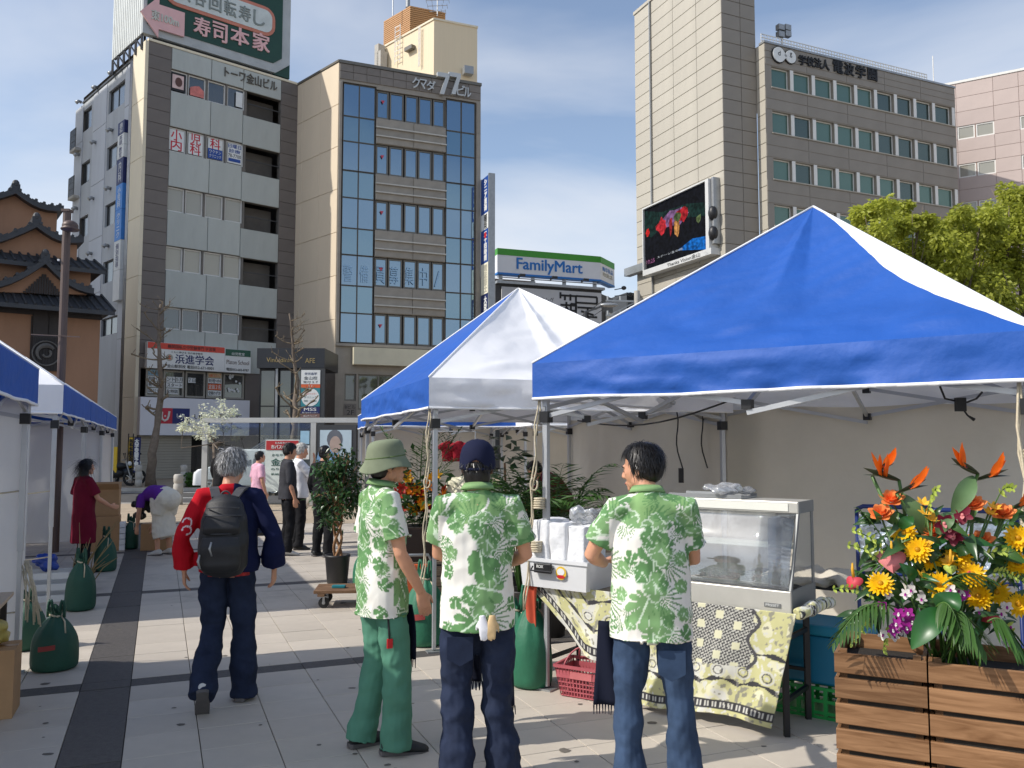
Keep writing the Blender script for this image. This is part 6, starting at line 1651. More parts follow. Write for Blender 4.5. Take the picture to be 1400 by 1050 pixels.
def hand(mb,w,d,side,palm_n,s=1.0,curl=.5):
 """w wrist, d direction of fingers, palm_n direction the palm faces; side=+1 right: thumb on side axis"""
 d=Vector(d).normalized();pn=Vector(palm_n);pn=(pn-d*pn.dot(d)).normalized();ax=d.cross(pn)*side
 w=Vector(w);R_=.0095*s
 c1=w+d*.05*s
 frame_tube(mb,[(w-d*.02*s,.024*s,.019*s),(w+d*.012*s,.03*s,.017*s),(w+d*.05*s,.040*s,.0145*s),(w+d*.092*s,.040*s,.0125*s),(w+d*.104*s,.034*s,.009*s)],14,ax)
 for k,L in enumerate((.068,.078,.072,.056)):
  o=w+d*.09*s+ax*(.030-.0205*k)*s
  fr=d;p=o;pts=[p-d*.025*s]
  cu=curl*(1+.12*k)
  for j,f in enumerate((.44,.32,.26)):
   ang=cu*(.35 if j==0 else .5);fr=(fr*math.cos(ang)+pn*math.sin(ang)).normalized();p=p+fr*L*f*s;pts.append(p)
  mb.tube([o-d*.02*s]+[o]+pts[1:],[R_*1.05,R_*1.05,R_*.98,R_*.88,R_*.72],8)
 o=w+d*.028*s+ax*.026*s
 t1=(d*.62+ax*.6+pn*.35).normalized();t2=(d*.85+ax*.15+pn*.45).normalized()
 mb.tube([w+d*.01*s+ax*.012*s,o,o+t1*.036*s,o+t1*.036*s+t2*.034*s,o+t1*.036*s+t2*.056*s],[R_*1.3,R_*1.4,R_*1.18,R_*1.0,R_*.75],8)
def head_shape(mb,hc,F,U,s=1.0,female=False):
 """F forward, U up"""
 F=Vector(F).normalized();U=Vector(U);U=(U-F*U.dot(F)).normalized();S=F.cross(U)
 B=Matrix((S,F,U)).transposed()
 q=lambda x,y,z:hc+B@Vector((x,y,z))*s
 mb.ell(q(0,-.012,.032),(.074*s,.094*s,.088*s),B,20,14)
 mb.ell(q(0,.03,-.012),(.064*s,.062*s,.078*s),B,18,12)
 mb.ell(q(0,.045,-.062),(.045*s,.040*s,.042*s),B,14,10)
 mb.ell(q(0,.074,-.090),(.022*s,.018*s,.018*s),B,10,8)
 mb.ell(q(-.046,.006,-.055),(.02*s,.035*s,.032*s),B,10,8);mb.ell(q(.046,.006,-.055),(.02*s,.035*s,.032*s),B,10,8)
 mb.ell(q(0,.078,.022),(.05*s,.016*s,.012*s),B,12,8)
 mb.tube([q(0,.084,.014),q(0,.098,-.008),q(0,.106,-.026),q(0,.094,-.036)],[.009*s,.011*s,.0145*s,.010*s],8)
 mb.ell(q(.012,.092,-.031),(.009*s,.011*s,.008*s),B,8,6);mb.ell(q(-.012,.092,-.031),(.009*s,.011*s,.008*s),B,8,6)
 mb.ell(q(0,.086,-.058),(.024*s,.012*s,.0075*s),B,10,6);mb.ell(q(0,.084,-.069),(.02*s,.012*s,.008*s),B,10,6)
 for k in(-1,1):
  mb.ell(q(.036*k,.058,-.012),(.022*s,.022*s,.018*s),B,10,8)
  mb.ell(q(.077*k,-.012,-.008),(.008*s,.019*s,.031*s),B@Matrix.Rotation(.25*k,3,'Z'),10,8)
  mb.ell(q(.074*k,-.004,-.03),(.007*s,.010*s,.012*s),B,8,6)
 return q,B
def person(name_label,loc,heading,H=1.72,top=None,bottom=None,shoes=None,hair=None,hat=None,pose=None,detail=1.0,seed=0,extra=None,cat='person',name='person'):
 """heading: direction faced, degrees from +y towards +x"""
 t=thing(name,name_label,cat,loc,R(-heading))
 k=H/1.72;ps=dict(lean=0.0,head_yaw=0,head_pitch=0,bend=0)
 ps.update(pose or{})
 rr=random.Random(seed)
 g=lambda n_,dflt:Vector(ps.get(n_,dflt))*k
 hipL,hipR=g('hipL',(-.092,0,.9)),g('hipR',(.092,0,.9))
 kneL,kneR=g('kneL',(-.105,.02,.49)),g('kneR',(.105,.02,.49))
 ankL,ankR=g('ankL',(-.115,-.02,.085)),g('ankR',(.115,-.02,.085))
 toeL,toeR=Vector(ps.get('toeL',(-.18,1,-.1))).normalized(),Vector(ps.get('toeR',(.18,1,-.1))).normalized()
 pel=g('pel',(0,0,.93));wst=g('wst',(0,.0,1.07));chs=g('chs',(0,-.005,1.28));shc=g('shc',(0,-.02,1.415));nck=g('nck',(0,-.01,1.475));hc=g('hc',(0,.025,1.60))
 shL,shR=g('shL',(-.175,-.02,1.405)),g('shR',(.175,-.02,1.405))
 elL,elR=g('elL',(-.245,-.03,1.12)),g('elR',(.245,-.03,1.12))
 wrL,wrR=g('wrL',(-.25,.05,.885)),g('wrR',(.25,.05,.885))
 hdL,hdR=Vector(ps.get('hdL',(0,.12,-1))),Vector(ps.get('hdR',(0,.12,-1)))
 pnL,pnR=Vector(ps.get('pnL',(1,.25,0))),Vector(ps.get('pnR',(-1,.25,0)))
 F=Vector(ps.get('F',(0,1,0)));yaw=R(ps['head_yaw']);pit=R(ps['head_pitch'])
 F=Matrix.Rotation(-yaw,3,'Z')@F;U=Vector(ps.get('U',(0,0,1)))
 F=(F*math.cos(pit)+U*math.sin(pit)).normalized()
 X=(shR-shL).normalized()
 mb=MB();hs=k*ps.get('hscale',1.0)
 q,B=head_shape(mb,hc,F,U,hs*1.0)
 frame_tube(mb,[(nck-Vector((0,0,.05*k))if False else shc,.075*k,.06*k),(nck,.056*k,.058*k),(nck.lerp(hc,.5),.052*k,.055*k),(hc-F*.01*k,.05*k,.055*k)],14,X)
 frame_tube(mb,[(pel-(wst-pel)*.55,.12*k,.085*k),(pel,.15*k,.10*k),(wst,.125*k,.085*k),(chs,.145*k,.10*k),(shc,.13*k,.075*k),(shc.lerp(nck,.5),.08*k,.06*k)],16,X)
 for(h,kn,an)in((hipL,kneL,ankL),(hipR,kneR,ankR)):
  mb.tube(limb_pts(h,kn,an),[k*x for x in(.078,.074,.066,.058,.05,.052,.048,.04,.036)],12)
 for(a,e,w,hd,pn,sd)in((shL,elL,wrL,hdL,pnL,-1),(shR,elR,wrR,hdR,pnR,1)):
  mb.tube([shc.lerp(a,.55)]+limb_pts(a,e,w),[k*x for x in(.05,.05,.046,.043,.040,.036,.039,.036,.031,.026)],12)
  hand(mb,w,hd,sd,pn,k*.98,ps.get('curl',.55))
 me=remesh(mb,(.0055 if detail>=1 else .0075 if detail>.6 else .012),3 if detail>=1 else 3)
 me.materials.append(M_SKIN);body=obj('body',me,t)
 if detail>.5:
  for s in(-1,1):
   m2=MB();m2.ell(q(.032*s,.078,-.004),(.012*hs,.008*hs,.0055*hs),B,8,6);obj('eye',m2.mesh('eye',M_EYE,True),body)
   m2=MB();m2.tube([q(.016*s,.092,.018),q(.034*s,.088,.024),q(.052*s,.074,.019)],[.003*hs,.0042*hs,.0025*hs],6);obj('eyebrow',m2.mesh('eyebrow',M_HAIRB,True),body)
  m2=MB();m2.ell(q(0,.0935,-.063),(.019*hs,.006*hs,.006*hs),B,10,6);obj('lips',m2.mesh('lips',M_LIP,True),body)
 vox=.0065 if detail>=1 else .009 if detail>.6 else .014
 if bottom:
  bt=dict(mat=M_DENIM,loose=1.0,hem=.05,amp=.010,flare=1.0);bt.update(bottom)
  lo=bt['loose'];mb=MB()
  if bt.get('skirt'):mb.ell(pel,(.215*k,.2*k,.185*k));mb.ell(pel.lerp(wst,.7),(.185*k,.17*k,.155*k));[mb.tube([h_,h_.lerp(n_,.55)],.125*k,12)for h_,n_ in((hipL,kneL),(hipR,kneR))]
  if not bt.get('skirt'):
   up=(wst-pel)
   frame_tube(mb,[(pel-up*.5,.145*k,.105*k),(pel,.160*k,.114*k),(pel+up*.55,.145*k,.102*k)],18,X)
   for(h,kn,an)in((hipL,kneL,ankL),(hipR,kneR,ankR)):
    end=an+(an-kn).normalized()*(.085*k-bt['hem']*k)
    pts=limb_pts(h+Vector((0,0,.03*k)),kn,end)
    f=[.084,.088,.088,.083,.078,.077,.076,.076*bt['flare'],.078*bt['flare']]
    mb.tube(pts,[k*lo*x if i>1 else k*x*(1+.5*(lo-1))for i,x in enumerate(f)],16)
  else:
   a,b=pel+(wst-pel)*ps.get('skirt_top',.4),ps.get('skirt_end',(0,0,.35));b=Vector(b)*k
   frame_tube(mb,[(a,.15*k,.11*k),(a.lerp(b,.25),.19*k,.15*k),(a.lerp(b,.6),.2*k,.17*k),(b,.215*k,.18*k)],20,X)
  me=remesh(mb,vox,4)
  lowm=lambda c:np.clip(1.25-(c[:,2]/k)*.75,.35,1.2)
  wrinkle(me,bt['amp']*k,8/k,12/k,seed+3,lowm,.4);wrinkle(me,bt['amp']*.4*k,24/k,26/k,seed+9)
  me.materials.append(bt['mat']);obj(bt.get('name','trousers'),me,t)
 if top:
  tp=dict(mat=M_WHT,hem=.80,sleeve=.55,loose=1.0,amp=.008,name='shirt',open_arm=.068);tp.update(top)
  lo=tp['loose'];mb=MB()
  up=(wst-pel).normalized();hemz=tp['hem']
  hem=pel-up*(.93-hemz)*k
  frame_tube(mb,[(hem,.200*k*lo,.152*k*lo),(hem.lerp(wst,.5),.198*k*lo,.148*k*lo),(wst,.190*k*lo,.138*k*lo),(wst.lerp(chs,.5),.190*k*lo,.134*k*lo),(chs,.192*k*lo,.130*k*lo),(chs.lerp(shc,.6),.178*k,.112*k),(shc+Vector((0,0,.005*k)),.142*k,.085*k),(shc.lerp(nck,.55),.092*k,.088*k),(nck+(nck-shc)*.12,.070*k,.074*k)],22,X)
  for(a,e,w,m_)in((shL,elL,wrL,ps.get('maskL')),(shR,elR,wrR,ps.get('maskR'))):
   f=tp['sleeve']
   if f<=1:pts=[shc.lerp(a,.4),a,a.lerp(e,f*.5),a.lerp(e,f)];rad=[.068,.073,.072,tp['open_arm']+.008]
   else:pts=[shc.lerp(a,.4),a,a.lerp(e,.5),e,e.lerp(w,(f-1)*.5),e.lerp(w,f-1)];rad=[.068,.072,.066,.062,.056*tp.get('cuff',1),.05*tp.get('cuff',1)]
   mb.tube(pts,[k*x*(1 if i<2 else lo)for i,x in enumerate(rad)],16)
  me=remesh(mb,vox,5)
  wrinkle(me,tp['amp']*k,6/k,9/k,seed+21,lambda c:np.clip(1.6-c[:,2]/(.95*k)+.4,.25,1.1));wrinkle(me,tp['amp']*.5*k,16/k,13/k,seed+31)
  if tp.get('colour'):
   c=vco(me);set_col(me,tp['colour'](c/k,seed))
  me.materials.append(tp['mat']);sh=obj(tp['name'],me,t)
  if tp.get('collar'):
   mb=MB();n_=24
   for ring,(rad,dz)in enumerate(((.068,.0),(.073,.035),(.088,.006))):
    for j in range(n_):
     a=2*math.pi*j/n_;mb.v.append(tuple(nck+X*rad*k*math.cos(a)+X.cross(Vector((0,0,-1)))*rad*.98*k*math.sin(a)+Vector((0,0,dz*k+.012*k*math.sin(a)*-1))))
   for r_ in range(2):
    for j in range(n_):mb.f.append((r_*n_+j,r_*n_+(j+1)%n_,(r_+1)*n_+(j+1)%n_,(r_+1)*n_+j));mb.mi.append(0)
   me=mb.mesh('collar',tp['mat'],True)
   if tp.get('colour'):set_col(me,np.tile(np.array(C(134,168,114)),(len(me.vertices),1)))
   o=obj('collar',me,sh);mo=o.modifiers.new('s','SOLIDIFY');mo.thickness=.004
 if shoes is not None:
  for(an,td,kn)in((ankL,toeL,kneL),(ankR,toeR,kneR)):
   sd=td.cross(Z3).normalized();un=sd.cross(td).normalized()
   pos=lambda y,z:an+td*y*k+un*(z-.085)*k
   mb=MB()
   frame_tube(mb,[(pos(-.075,.045),.026*k,.03*k),(pos(-.055,.05),.034*k,.045*k),(pos(0,.055),.037*k,.05*k),(pos(.07,.045),.043*k,.038*k),(pos(.13,.036),.046*k,.028*k),(pos(.175,.03),.036*k,.022*k),(pos(.195,.026),.02*k,.014*k)],16,sd)
   frame_tube(mb,[(pos(-.01,.04),.04*k,.045*k),(pos(-.008,.1),.042*k,.045*k)],14,sd)
   me=remesh(mb,.008 if detail>=1 else .012,3);me.materials.append(shoes);s_=obj('shoe',me,t)
   mb=MB();pts=[(-.08,.02),(-.07,.038),(0,.036),(.08,.047),(.15,.044),(.195,.02),(.195,-.02),(.15,-.044),(.08,-.047),(0,-.036),(-.07,-.038),(-.08,-.02)]
   mb.prism([pos(y,0)+sd*x*k for y,x in pts],un*.022*k);obj('sole',mb.mesh('sole',M_SOLE),s_)
 if hair:
  hr=dict(col=(.012,.010,.009),mat=M_HAIRB,long=.0,strands=1500,cover=1.0,thick=.008,jitter=.3);hr.update(hair)
  mb=MB();th=hr['thick']
  mb.ell(q(0,-.014,.036),((.076+th)*hs,(.096+th)*hs,(.09+th)*hs),B,18,12)
  me_=None
  mb.ell(q(0,-.05,-.02-hr['long']*.4),((.066+th)*hs,(.05+th)*hs,(.058+hr['long']*.5)*hs),B,16,10)
  for s in(-1,1):mb.ell(q(.062*s,-.004,.018),((.014+th)*hs,.042*hs,.04*hs),B,10,8)
  me=remesh(mb,.006 if detail>=1 else .01,4)
  c=vco(me);loc=(c-np.array(hc))@np.array(B)/hs
  face=np.clip((loc[:,1]-(.022+.5*np.clip(loc[:,2]-.03,0,1)))*30,0,1)*np.clip((.078-loc[:,2])*30,0,1)
  n=vno(me);s1=SN(seed+70)
  fl=s1(loc*np.array([60,30,22]))
  c2=c+n*(fl*.004*hs*hr['jitter']*3)[:,None]*(1-face)[:,None]-n*(face*.03*hs)[:,None]
  set_co(me,c2)
  if hr['mat']is M_HAIRG:set_col(me,np.array(hr['col'])[None,:]*(.6+.25*fl[:,None]))
  if hr.get('hat'):
   c=vco(me);l2=(c-np.array(hc))@np.array(B)/hs;set_co(me,c-vno(me)*(np.clip((l2[:,2]-.0)*30,0,1)*.022*hs)[:,None])
  me.materials.append(hr['mat']);ho=obj('hair',me,t)
  mb=MB();cols=[]
  crown=Vector((0,-.05,.115))
  ns=int(hr['strands']*(1 if detail>=1 else .6 if detail>.6 else .3))
  for _ in range(ns):
   a=rr.uniform(0,2*math.pi);f=rr.uniform(.05,1)**.7*hr['cover']
   pol=f*1.9
   dv=Vector((math.sin(pol)*math.cos(a),math.sin(pol)*math.sin(a),math.cos(pol)))
   dv=Matrix.Rotation(R(18),3,'X')@dv
   if dv.y>.25 and dv.z<.62:continue
   if dv.z<-.45:continue
   if hr.get('hat')and dv.z>-.02:continue
   pt=lambda v_,e:Vector((v_.x*(.077+e),-.014+v_.y*(.097+e),.034+v_.z*(.092+e)))
   L=rr.uniform(.035,.075)*(.6 if hr.get('hat')else 1)*(1+hr['long']*6*(1 if dv.y<.3 else .3))
   tang=(dv*dv.z-Vector((0,0,1)));tang=tang.normalized()if tang.length>.05 else Vector((rr.gauss(0,1),rr.gauss(0,1),0)).normalized()
   tang=(tang+Vector((rr.gauss(0,1),rr.gauss(0,1),rr.gauss(0,.6)))*hr['jitter']).normalized()
   p0=pt(dv,th*.5);p1=p0+tang*L*.5+dv*(th*.6+.004);p2=p0+tang*L+dv*(rr.uniform(0,.006)+hr.get('lift',0))-Vector((0,0,L*.1))
   sdv=dv.cross(tang).normalized()*rr.uniform(.0012,.0026)
   A=[q(*(p0-sdv)),q(*(p0+sdv)),q(*(p1+sdv)),q(*(p1-sdv)),q(*p2)]
   mb.add(A,[(0,1,2,3),(3,2,4)])
   b=rr.uniform(.55,1.5);
   if hr['mat']is M_HAIRG:
    b=rr.choice((.35,.7,1.1,1.5));
   cols+=[[x*b for x in hr['col']]]*5
  me=mb.mesh('hair_strands',hr['mat'])
  if hr['mat']is M_HAIRG:set_col(me,np.array(cols))
  stuff(obj('hair_strands',me,ho))
 if extra:extra(t,dict(k=k,q=q,B=B,hs=hs,hc=hc,pel=pel,wst=wst,chs=chs,shc=shc,nck=nck,X=X,shL=shL,shR=shR,elL=elL,elR=elR,wrL=wrL,wrR=wrR,body=body,ankL=ankL,ankR=ankR,rr=rr,F=F))
 return t
def aloha_cols(c,seed):
 x,y,z=c[:,0],c[:,1],c[:,2]
 ang=np.arctan2(x,-y-.01);arc=ang*.165
 uv=np.stack([arc+.03*np.sign(y)+seed*1.0*0,z-.78],1)
 col=aloha(uv,seed=seed)
 m=np.abs(x)>.205
 uv2=np.stack([y*1.0+.05*np.sign(x)+.03,1.45-z+.1],1)
 c2=aloha(uv2,seed=seed+7);col[m]=c2[m]
 my=z>1.335+.02*np.sin(x*24)
 c3=aloha(np.stack([(z-1.30)*1.2-.03,x+.42],1),seed=seed+13)
 grn=np.array(C(134,170,112));bl=np.abs(c3-np.array(C(232,229,220))).sum(1)<.02
 rng=SN(seed+5)(c*28);c3[bl&(rng>-.45)]=grn
 col[my&~m]=c3[my&~m]
 return col
def bucket_hat(t,d):
 q,hs=d['q'],d['hs'];mb=MB();n=32;tl=-.16
 prof=[(0,.142),(.05,.142),(.08,.133),(.092,.106),(.098,.06),(.102,.035),(.12,.006),(.138,-.016)]
 def ring(r,z,e=1.12):
  out=[]
  for j in range(n):
   a=2*math.pi*j/n
   w=.006*math.sin(3*a+1)*(r>.12)*2
   out.append(q(r*math.cos(a),-.012+r*e*math.sin(a),z+tl*r*math.sin(a)*0+.12*(r*math.sin(a))*(-1)*0+w-.012*(1 if r>.12 else 0)+.10*r*math.sin(a)))
  return out
 vs=[];fs=[]
 for(r,z)in prof:vs+=ring(max(r,.002),z)
 for i in range(len(prof)-1):
  for j in range(n):fs.append((i*n+j,i*n+(j+1)%n,(i+1)*n+(j+1)%n,(i+1)*n+j))
 mb.add(vs,fs);o=obj('bucket_hat',mb.mesh('bucket_hat',M_HATG,True),t)
 m=o.modifiers.new('s','SOLIDIFY');m.thickness=.004;m=o.modifiers.new('ss','SUBSURF');m.levels=1;m.render_levels=1
 mb=MB();mb.tube(ring(.103,.046)+[ring(.103,.046)[0]],.004,6);obj('hat_band',mb.mesh('hat_band',cloth('hat_band_cloth',C(92,110,70)),True),o)
def base_cap(t,d):
 q,hs=d['q'],d['hs'];n=40;mb=MB()
 prof=[(0.001,.142),(.03,.139),(.058,.126),(.08,.1),(.09,.065),(.094,.03),(.094,.0),(.0935,-.012)]
 vs=[];fs=[]
 for i,(r,z)in enumerate(prof):
  for j in range(n):
   a=2*math.pi*j/n;zz=z
   if i>=5:
    bk=max(0,1-abs(((a-1.5*math.pi+math.pi)%(2*math.pi))-math.pi)/.62)
    zz=z+(.05*bk**.5 if i>=6 else .02*bk**.5)*(1 if bk>0 else 0)
   seam=1+.012*abs(math.cos(a*3))
   vs.append(q(r*math.cos(a)*.96*seam,-.008+r*1.16*math.sin(a)*seam,zz))
 for i in range(len(prof)-1):
  for j in range(n):fs.append((i*n+j,i*n+(j+1)%n,(i+1)*n+(j+1)%n,(i+1)*n+j))
 mb.add(vs,fs);o=obj('cap',mb.mesh('cap',M_CAPN,True),t);m=o.modifiers.new('s','SOLIDIFY');m.thickness=.004
 mb=MB();mb.ell(q(0,-.008,.143),(.008,.008,.005));obj('cap_button',mb.mesh('cap_button',M_CAPN,True),o)
 mb=MB();mb.tube([q(.085*math.sin(a),-.010-.106*math.cos(a)*1.0,-.006-.004*math.cos(a))for a in np.linspace(-.85,.85,12)],.008,6);obj('cap_strap',mb.mesh('cap_strap',M_CAPN,True),o)
 mb=MB();mb.grid(lambda a,b:q((a-.5)*.15*(1-.25*b*b),.085+.085*b*(1-(2*a-1)**2*.45),.004-.02*b-.012*(2*a-1)**2),12,8);o2=obj('cap_peak',mb.mesh('cap_peak',M_CAPN,True),o);m=o2.modifiers.new('s','SOLIDIFY');m.thickness=.004
def g0(u,Y):p=XY(u,Y,0);return(p.x,p.y,0)
def apron(xs,y0,z0,z1,w,mat=M_BLK,fringe=True):
 def f(t,d):
  k=d['k'];mb=MB()
  fn=lambda a,b:(xs+(a-.5)*w*(1-.3*b),y0+.015*math.sin(a*6+b*3)+.03*(1-b),z0+(z1-z0)*b)
  mb.grid(lambda a,b:Vector(fn(a,b))*k,8,14)
  o=obj('apron',mb.mesh('apron',cloth('indigo_apron_cloth',C(26,30,46))if 'indigo_apron_cloth' not in bpy.data.materials else bpy.data.materials['indigo_apron_cloth'],True),t);m=o.modifiers.new('s','SOLIDIFY');m.thickness=.008
  if fringe:
   mb=MB()
   for i in range(12):
    p=Vector(fn(i/11,0))*k;mb.tube([p,p+Vector((.004*math.sin(i*3),0,-.045*k))],[.004,.002],4)
   stuff(obj('fringe',mb.mesh('fringe',bpy.data.materials['indigo_apron_cloth']),o))
 return f
def chain(*fs):
 def f(t,d):
  for g in fs:g(t,d)
 return f
def pocket(x,y,z,mat):
 def f(t,d):
  k=d['k'];mb=MB();mb.prism([Vector((x+a,y,z+b))*k for a,b in((-.065,.06),(.065,.06),(.065,-.05),(0,-.085),(-.065,-.05))],(0,-.006,0));obj('back_pocket',mb.mesh('back_pocket',mat),t)
 return f
def glove(t,d):
 k=d['k'];M_GL=pm('work_glove',C(206,176,130),.8,.1,30)
 for s,a in((-1,.3),(1,-.2)):
  mb=MB();o=Vector((.045+.025*s,-.155,.80))*k
  hand(mb,o+Vector((0,0,.05)),(a*.5,-.2,-1),s,(0,1,0),.68,.3)
  me=remesh(mb,.006,3);me.materials.append(M_GL if s>0 else M_WHT);obj('glove',me,t)
AL=dict(mat=M_ALOHA,hem=.755,sleeve=.74,loose=1.02,amp=.012,colour=aloha_cols,collar=True,open_arm=.07)
def wallet(t,d):
 k=d['k'];mb=MB();mb.tube([Vector((.16,-.02,.80))*k,Vector((.175,-.02,.70))*k,Vector((.178,-.015,.63))*k],.006,6);obj('key_strap',mb.mesh('key_strap',M_INK,True),t)
 mb=MB();mb.obox(Vector((.172,-.03,.60))*k,(.012,0,0),(0,.03,0),(0,0,.05));obj('red_tag',mb.mesh('red_tag',M_RED),t)
p1=person('person in a green bucket hat, leafy green and white shirt and green sweatpants',g0(520,4.86),62,1.70,top=AL,bottom=dict(mat=M_GRNP,loose=1.08,hem=.03,amp=.011,flare=1.05),shoes=M_SHOE,hair=dict(strands=1500,long=.02,hat=True),pose=dict(head_yaw=4,head_pitch=2,elR=(.24,.02,1.12),wrR=(.215,.15,.90),hdR=(-.05,.30,-1),pnR=(-1,.1,.1),ankR=(.10,.05,.085),kneR=(.10,.06,.49),ankL=(-.11,-.07,.085)),seed=3,extra=chain(bucket_hat,wallet,apron(.02,.14,.50,.80,.16)))
p2=person('person in a navy cap seen from behind, leafy green shirt and dark jeans',g0(652,4.42),-4,1.70,top=dict(AL,hem=.775),bottom=dict(mat=M_DENIM,loose=1.16,hem=.03,amp=.014,flare=1.12),shoes=M_SHOE,hair=dict(strands=2200,long=.05,hat=True),pose=dict(head_yaw=6,elR=(.255,.02,1.14),wrR=(.14,.24,1.06),hdR=(-1,.3,0),pnR=(0,-.3,-1),elL=(-.205,.08,1.14),wrL=(-.03,.25,1.08),hdL=(1,.3,0),pnL=(0,-.3,-1),ankL=(-.10,-.05,.085),ankR=(.13,.0,.085),toeR=(.3,1,-.1)),seed=11,extra=chain(base_cap,glove,pocket(-.09,-.108,.69,M_DENIM),apron(.15,.05,.35,.78,.1),apron(-.02,.12,.46,.7,.1)))
p3=person('person with slick black hair and leafy green shirt in faded jeans, at the storage box',g0(893,4.18),4,1.70,top=dict(AL,hem=.77),bottom=dict(mat=M_DENIMB,loose=1.06,hem=.03,amp=.013,flare=1.12),shoes=M_SHOE,hair=dict(strands=2200,jitter=.12,thick=.010),pose=dict(head_yaw=-58,head_pitch=-8,hc=(-.035,.045,1.595),nck=(-.012,.005,1.472),elL=(-.29,.02,1.17),wrL=(-.22,.24,1.10),hdL=(.3,1,.1),pnL=(.5,0,-1),elR=(.22,.06,1.15),wrR=(.04,.26,1.12),hdR=(-.6,1,0),pnR=(0,0,-1),ankR=(.16,-.02,.085),kneR=(.13,.02,.49)),seed=17,extra=chain(pocket(.085,-.108,.68,M_DENIMB),apron(-.20,.06,.42,.84,.16)))
def happi_col(c,seed):
 x,z=c[:,0],c[:,2];y=c[:,1]
 col=np.empty((len(c),3));col[:]=C(25,31,64)
 red=(x<-.115-.02*np.sin(z*9))|((z>1.37)&(x<.035)&(np.abs(x)<.2))
 col[red]=C(188,24,38)
 for(a,b,r_)in((-.30,1.17,.03),(-.295,1.12,.028)):
  rr_=np.hypot(x+.262,z-b-.06);m=red&(y<-.04)&(np.abs(rr_-r_)<.0045)&(np.arctan2(z-b-.06,x+.262)>-1.6);col[m]=C(232,220,220)
 return col
M_HAPPIA=cloth('happi_cloth',(1,1,1),.1,attr=True)
M_PACK=pm('black_nylon',(.014,.014,.016),.55,.2,12,bump=.3,bscale=500)
M_PACKG=pm('grey_webbing',C(66,66,70),.7,.15,20,bump=.3,bscale=300)
def backpack(t,d):
 k=d['k'];mb=MB()
 frame_tube(mb,[(Vector((0,-.235,.90))*k,.13*k,.085*k),(Vector((0,-.245,.95))*k,.165*k,.115*k),(Vector((0,-.25,1.10))*k,.165*k,.115*k),(Vector((0,-.24,1.25))*k,.15*k,.10*k),(Vector((0,-.21,1.36))*k,.125*k,.075*k),(Vector((0,-.18,1.41))*k,.085*k,.04*k)],24)
 me=remesh(mb,.009,6);wrinkle(me,.009*k,8,14,31);me.materials.append(M_PACK);b=thing_pack=obj('backpack',me,t)
 mb=MB();frame_tube(mb,[(Vector((0,-.345,.93))*k,.115*k,.03*k),(Vector((0,-.365,.98))*k,.135*k,.045*k),(Vector((0,-.365,1.1))*k,.135*k,.045*k),(Vector((0,-.35,1.16))*k,.12*k,.03*k)],20);me=remesh(mb,.009,4);wrinkle(me,.007*k,8,14,33);me.materials.append(M_PACK);obj('front_pocket',me,b)
 mb=MB();frame_tube(mb,[(Vector((0,-.335,1.17))*k,.12*k,.02*k),(Vector((0,-.345,1.21))*k,.125*k,.03*k),(Vector((0,-.325,1.29))*k,.10*k,.02*k)],20);me=remesh(mb,.008,3);me.materials.append(M_PACK);obj('top_pocket',me,b)
 for z in(1.285,1.165,1.335):
  mb=MB();w=.105 if z>1.3 else .125;mb.tube([Vector((w*math.sin(a),-.25-.118*math.cos(a)*(1 if z<1.3 else .82),z+.012*math.cos(a)))*k for a in np.linspace(-1.25,1.25,16)],.0045*k,6);obj('zip',mb.mesh('zip',M_PACKG,True),b)
 for s in(-1,1):
  mb=MB();prev=None
  pts=[Vector(p)*k for p in((.06*s,-.20,1.405),(.085*s,-.12,1.452),(.105*s,-.03,1.462),(.115*s,.06,1.44),(.125*s,.12,1.36),(.13*s,.13,1.2))]
  for i in range(len(pts)-1):mb.bar(pts[i],pts[i+1],.058*k,.014*k,Vector((0,-.3,1))if i<3 else Vector((0,1,0)))
  obj('shoulder_strap',mb.mesh('shoulder_strap',M_PACKG),b)
 mb=MB();mb.tube([Vector((.03*math.cos(a),-.2,1.41+.035*math.sin(a)))*k for a in np.linspace(0,math.pi,10)],.007*k,6);obj('grab_loop',mb.mesh('grab_loop',M_PACKG,True),b)
 for i,(x,z)in enumerate(((-.05,1.13),(-.12,1.05))):
  mb=MB();mb.tube([Vector((x,-.40,z))*k,Vector((x-.01,-.405,z-.04))*k,Vector((x+.005,-.405,z-.09))*k],[.006,.009,.005],6);obj('zip_pull',mb.mesh('zip_pull',M_STEEL,True),b)
 mb=MB();frame_tube(mb,[(Vector((0,0,.865))*k,.165*k,.125*k),(Vector((0,0,.92))*k,.168*k,.127*k)],24);o=obj('shirt_tail',mb.mesh('shirt_tail',cloth('red_stripe_cloth',C(176,60,60),.5,scale=60),True),t)
person('person walking away in a red and navy happi coat with a black backpack, grey hair',g0(308,5.72),-10,1.66,top=dict(mat=M_HAPPIA,hem=.88,sleeve=1.93,loose=1.04,amp=.012,colour=happi_col,name='happi_coat',cuff=1.5),bottom=dict(mat=M_DENIM,loose=1.1,hem=.03,amp=.014),shoes=M_SHOEW,hair=dict(mat=M_HAIRG,col=(.33,.33,.33),strands=3200,jitter=.34,thick=.010,lift=.004),seed=23,extra=backpack,pose=dict(head_yaw=16,head_pitch=-3,hc=(.01,.04,1.60),kneL=(-.10,.04,.50),ankL=(-.105,-.26,.17),toeL=(-.1,.62,-.78),kneR=(.10,.06,.49),ankR=(.11,.06,.085),toeR=(.25,1,-.1),elL=(-.30,-.05,1.13),wrL=(-.295,.03,.90),elR=(.30,-.04,1.13),wrR=(.30,.05,.90),curl=.8))
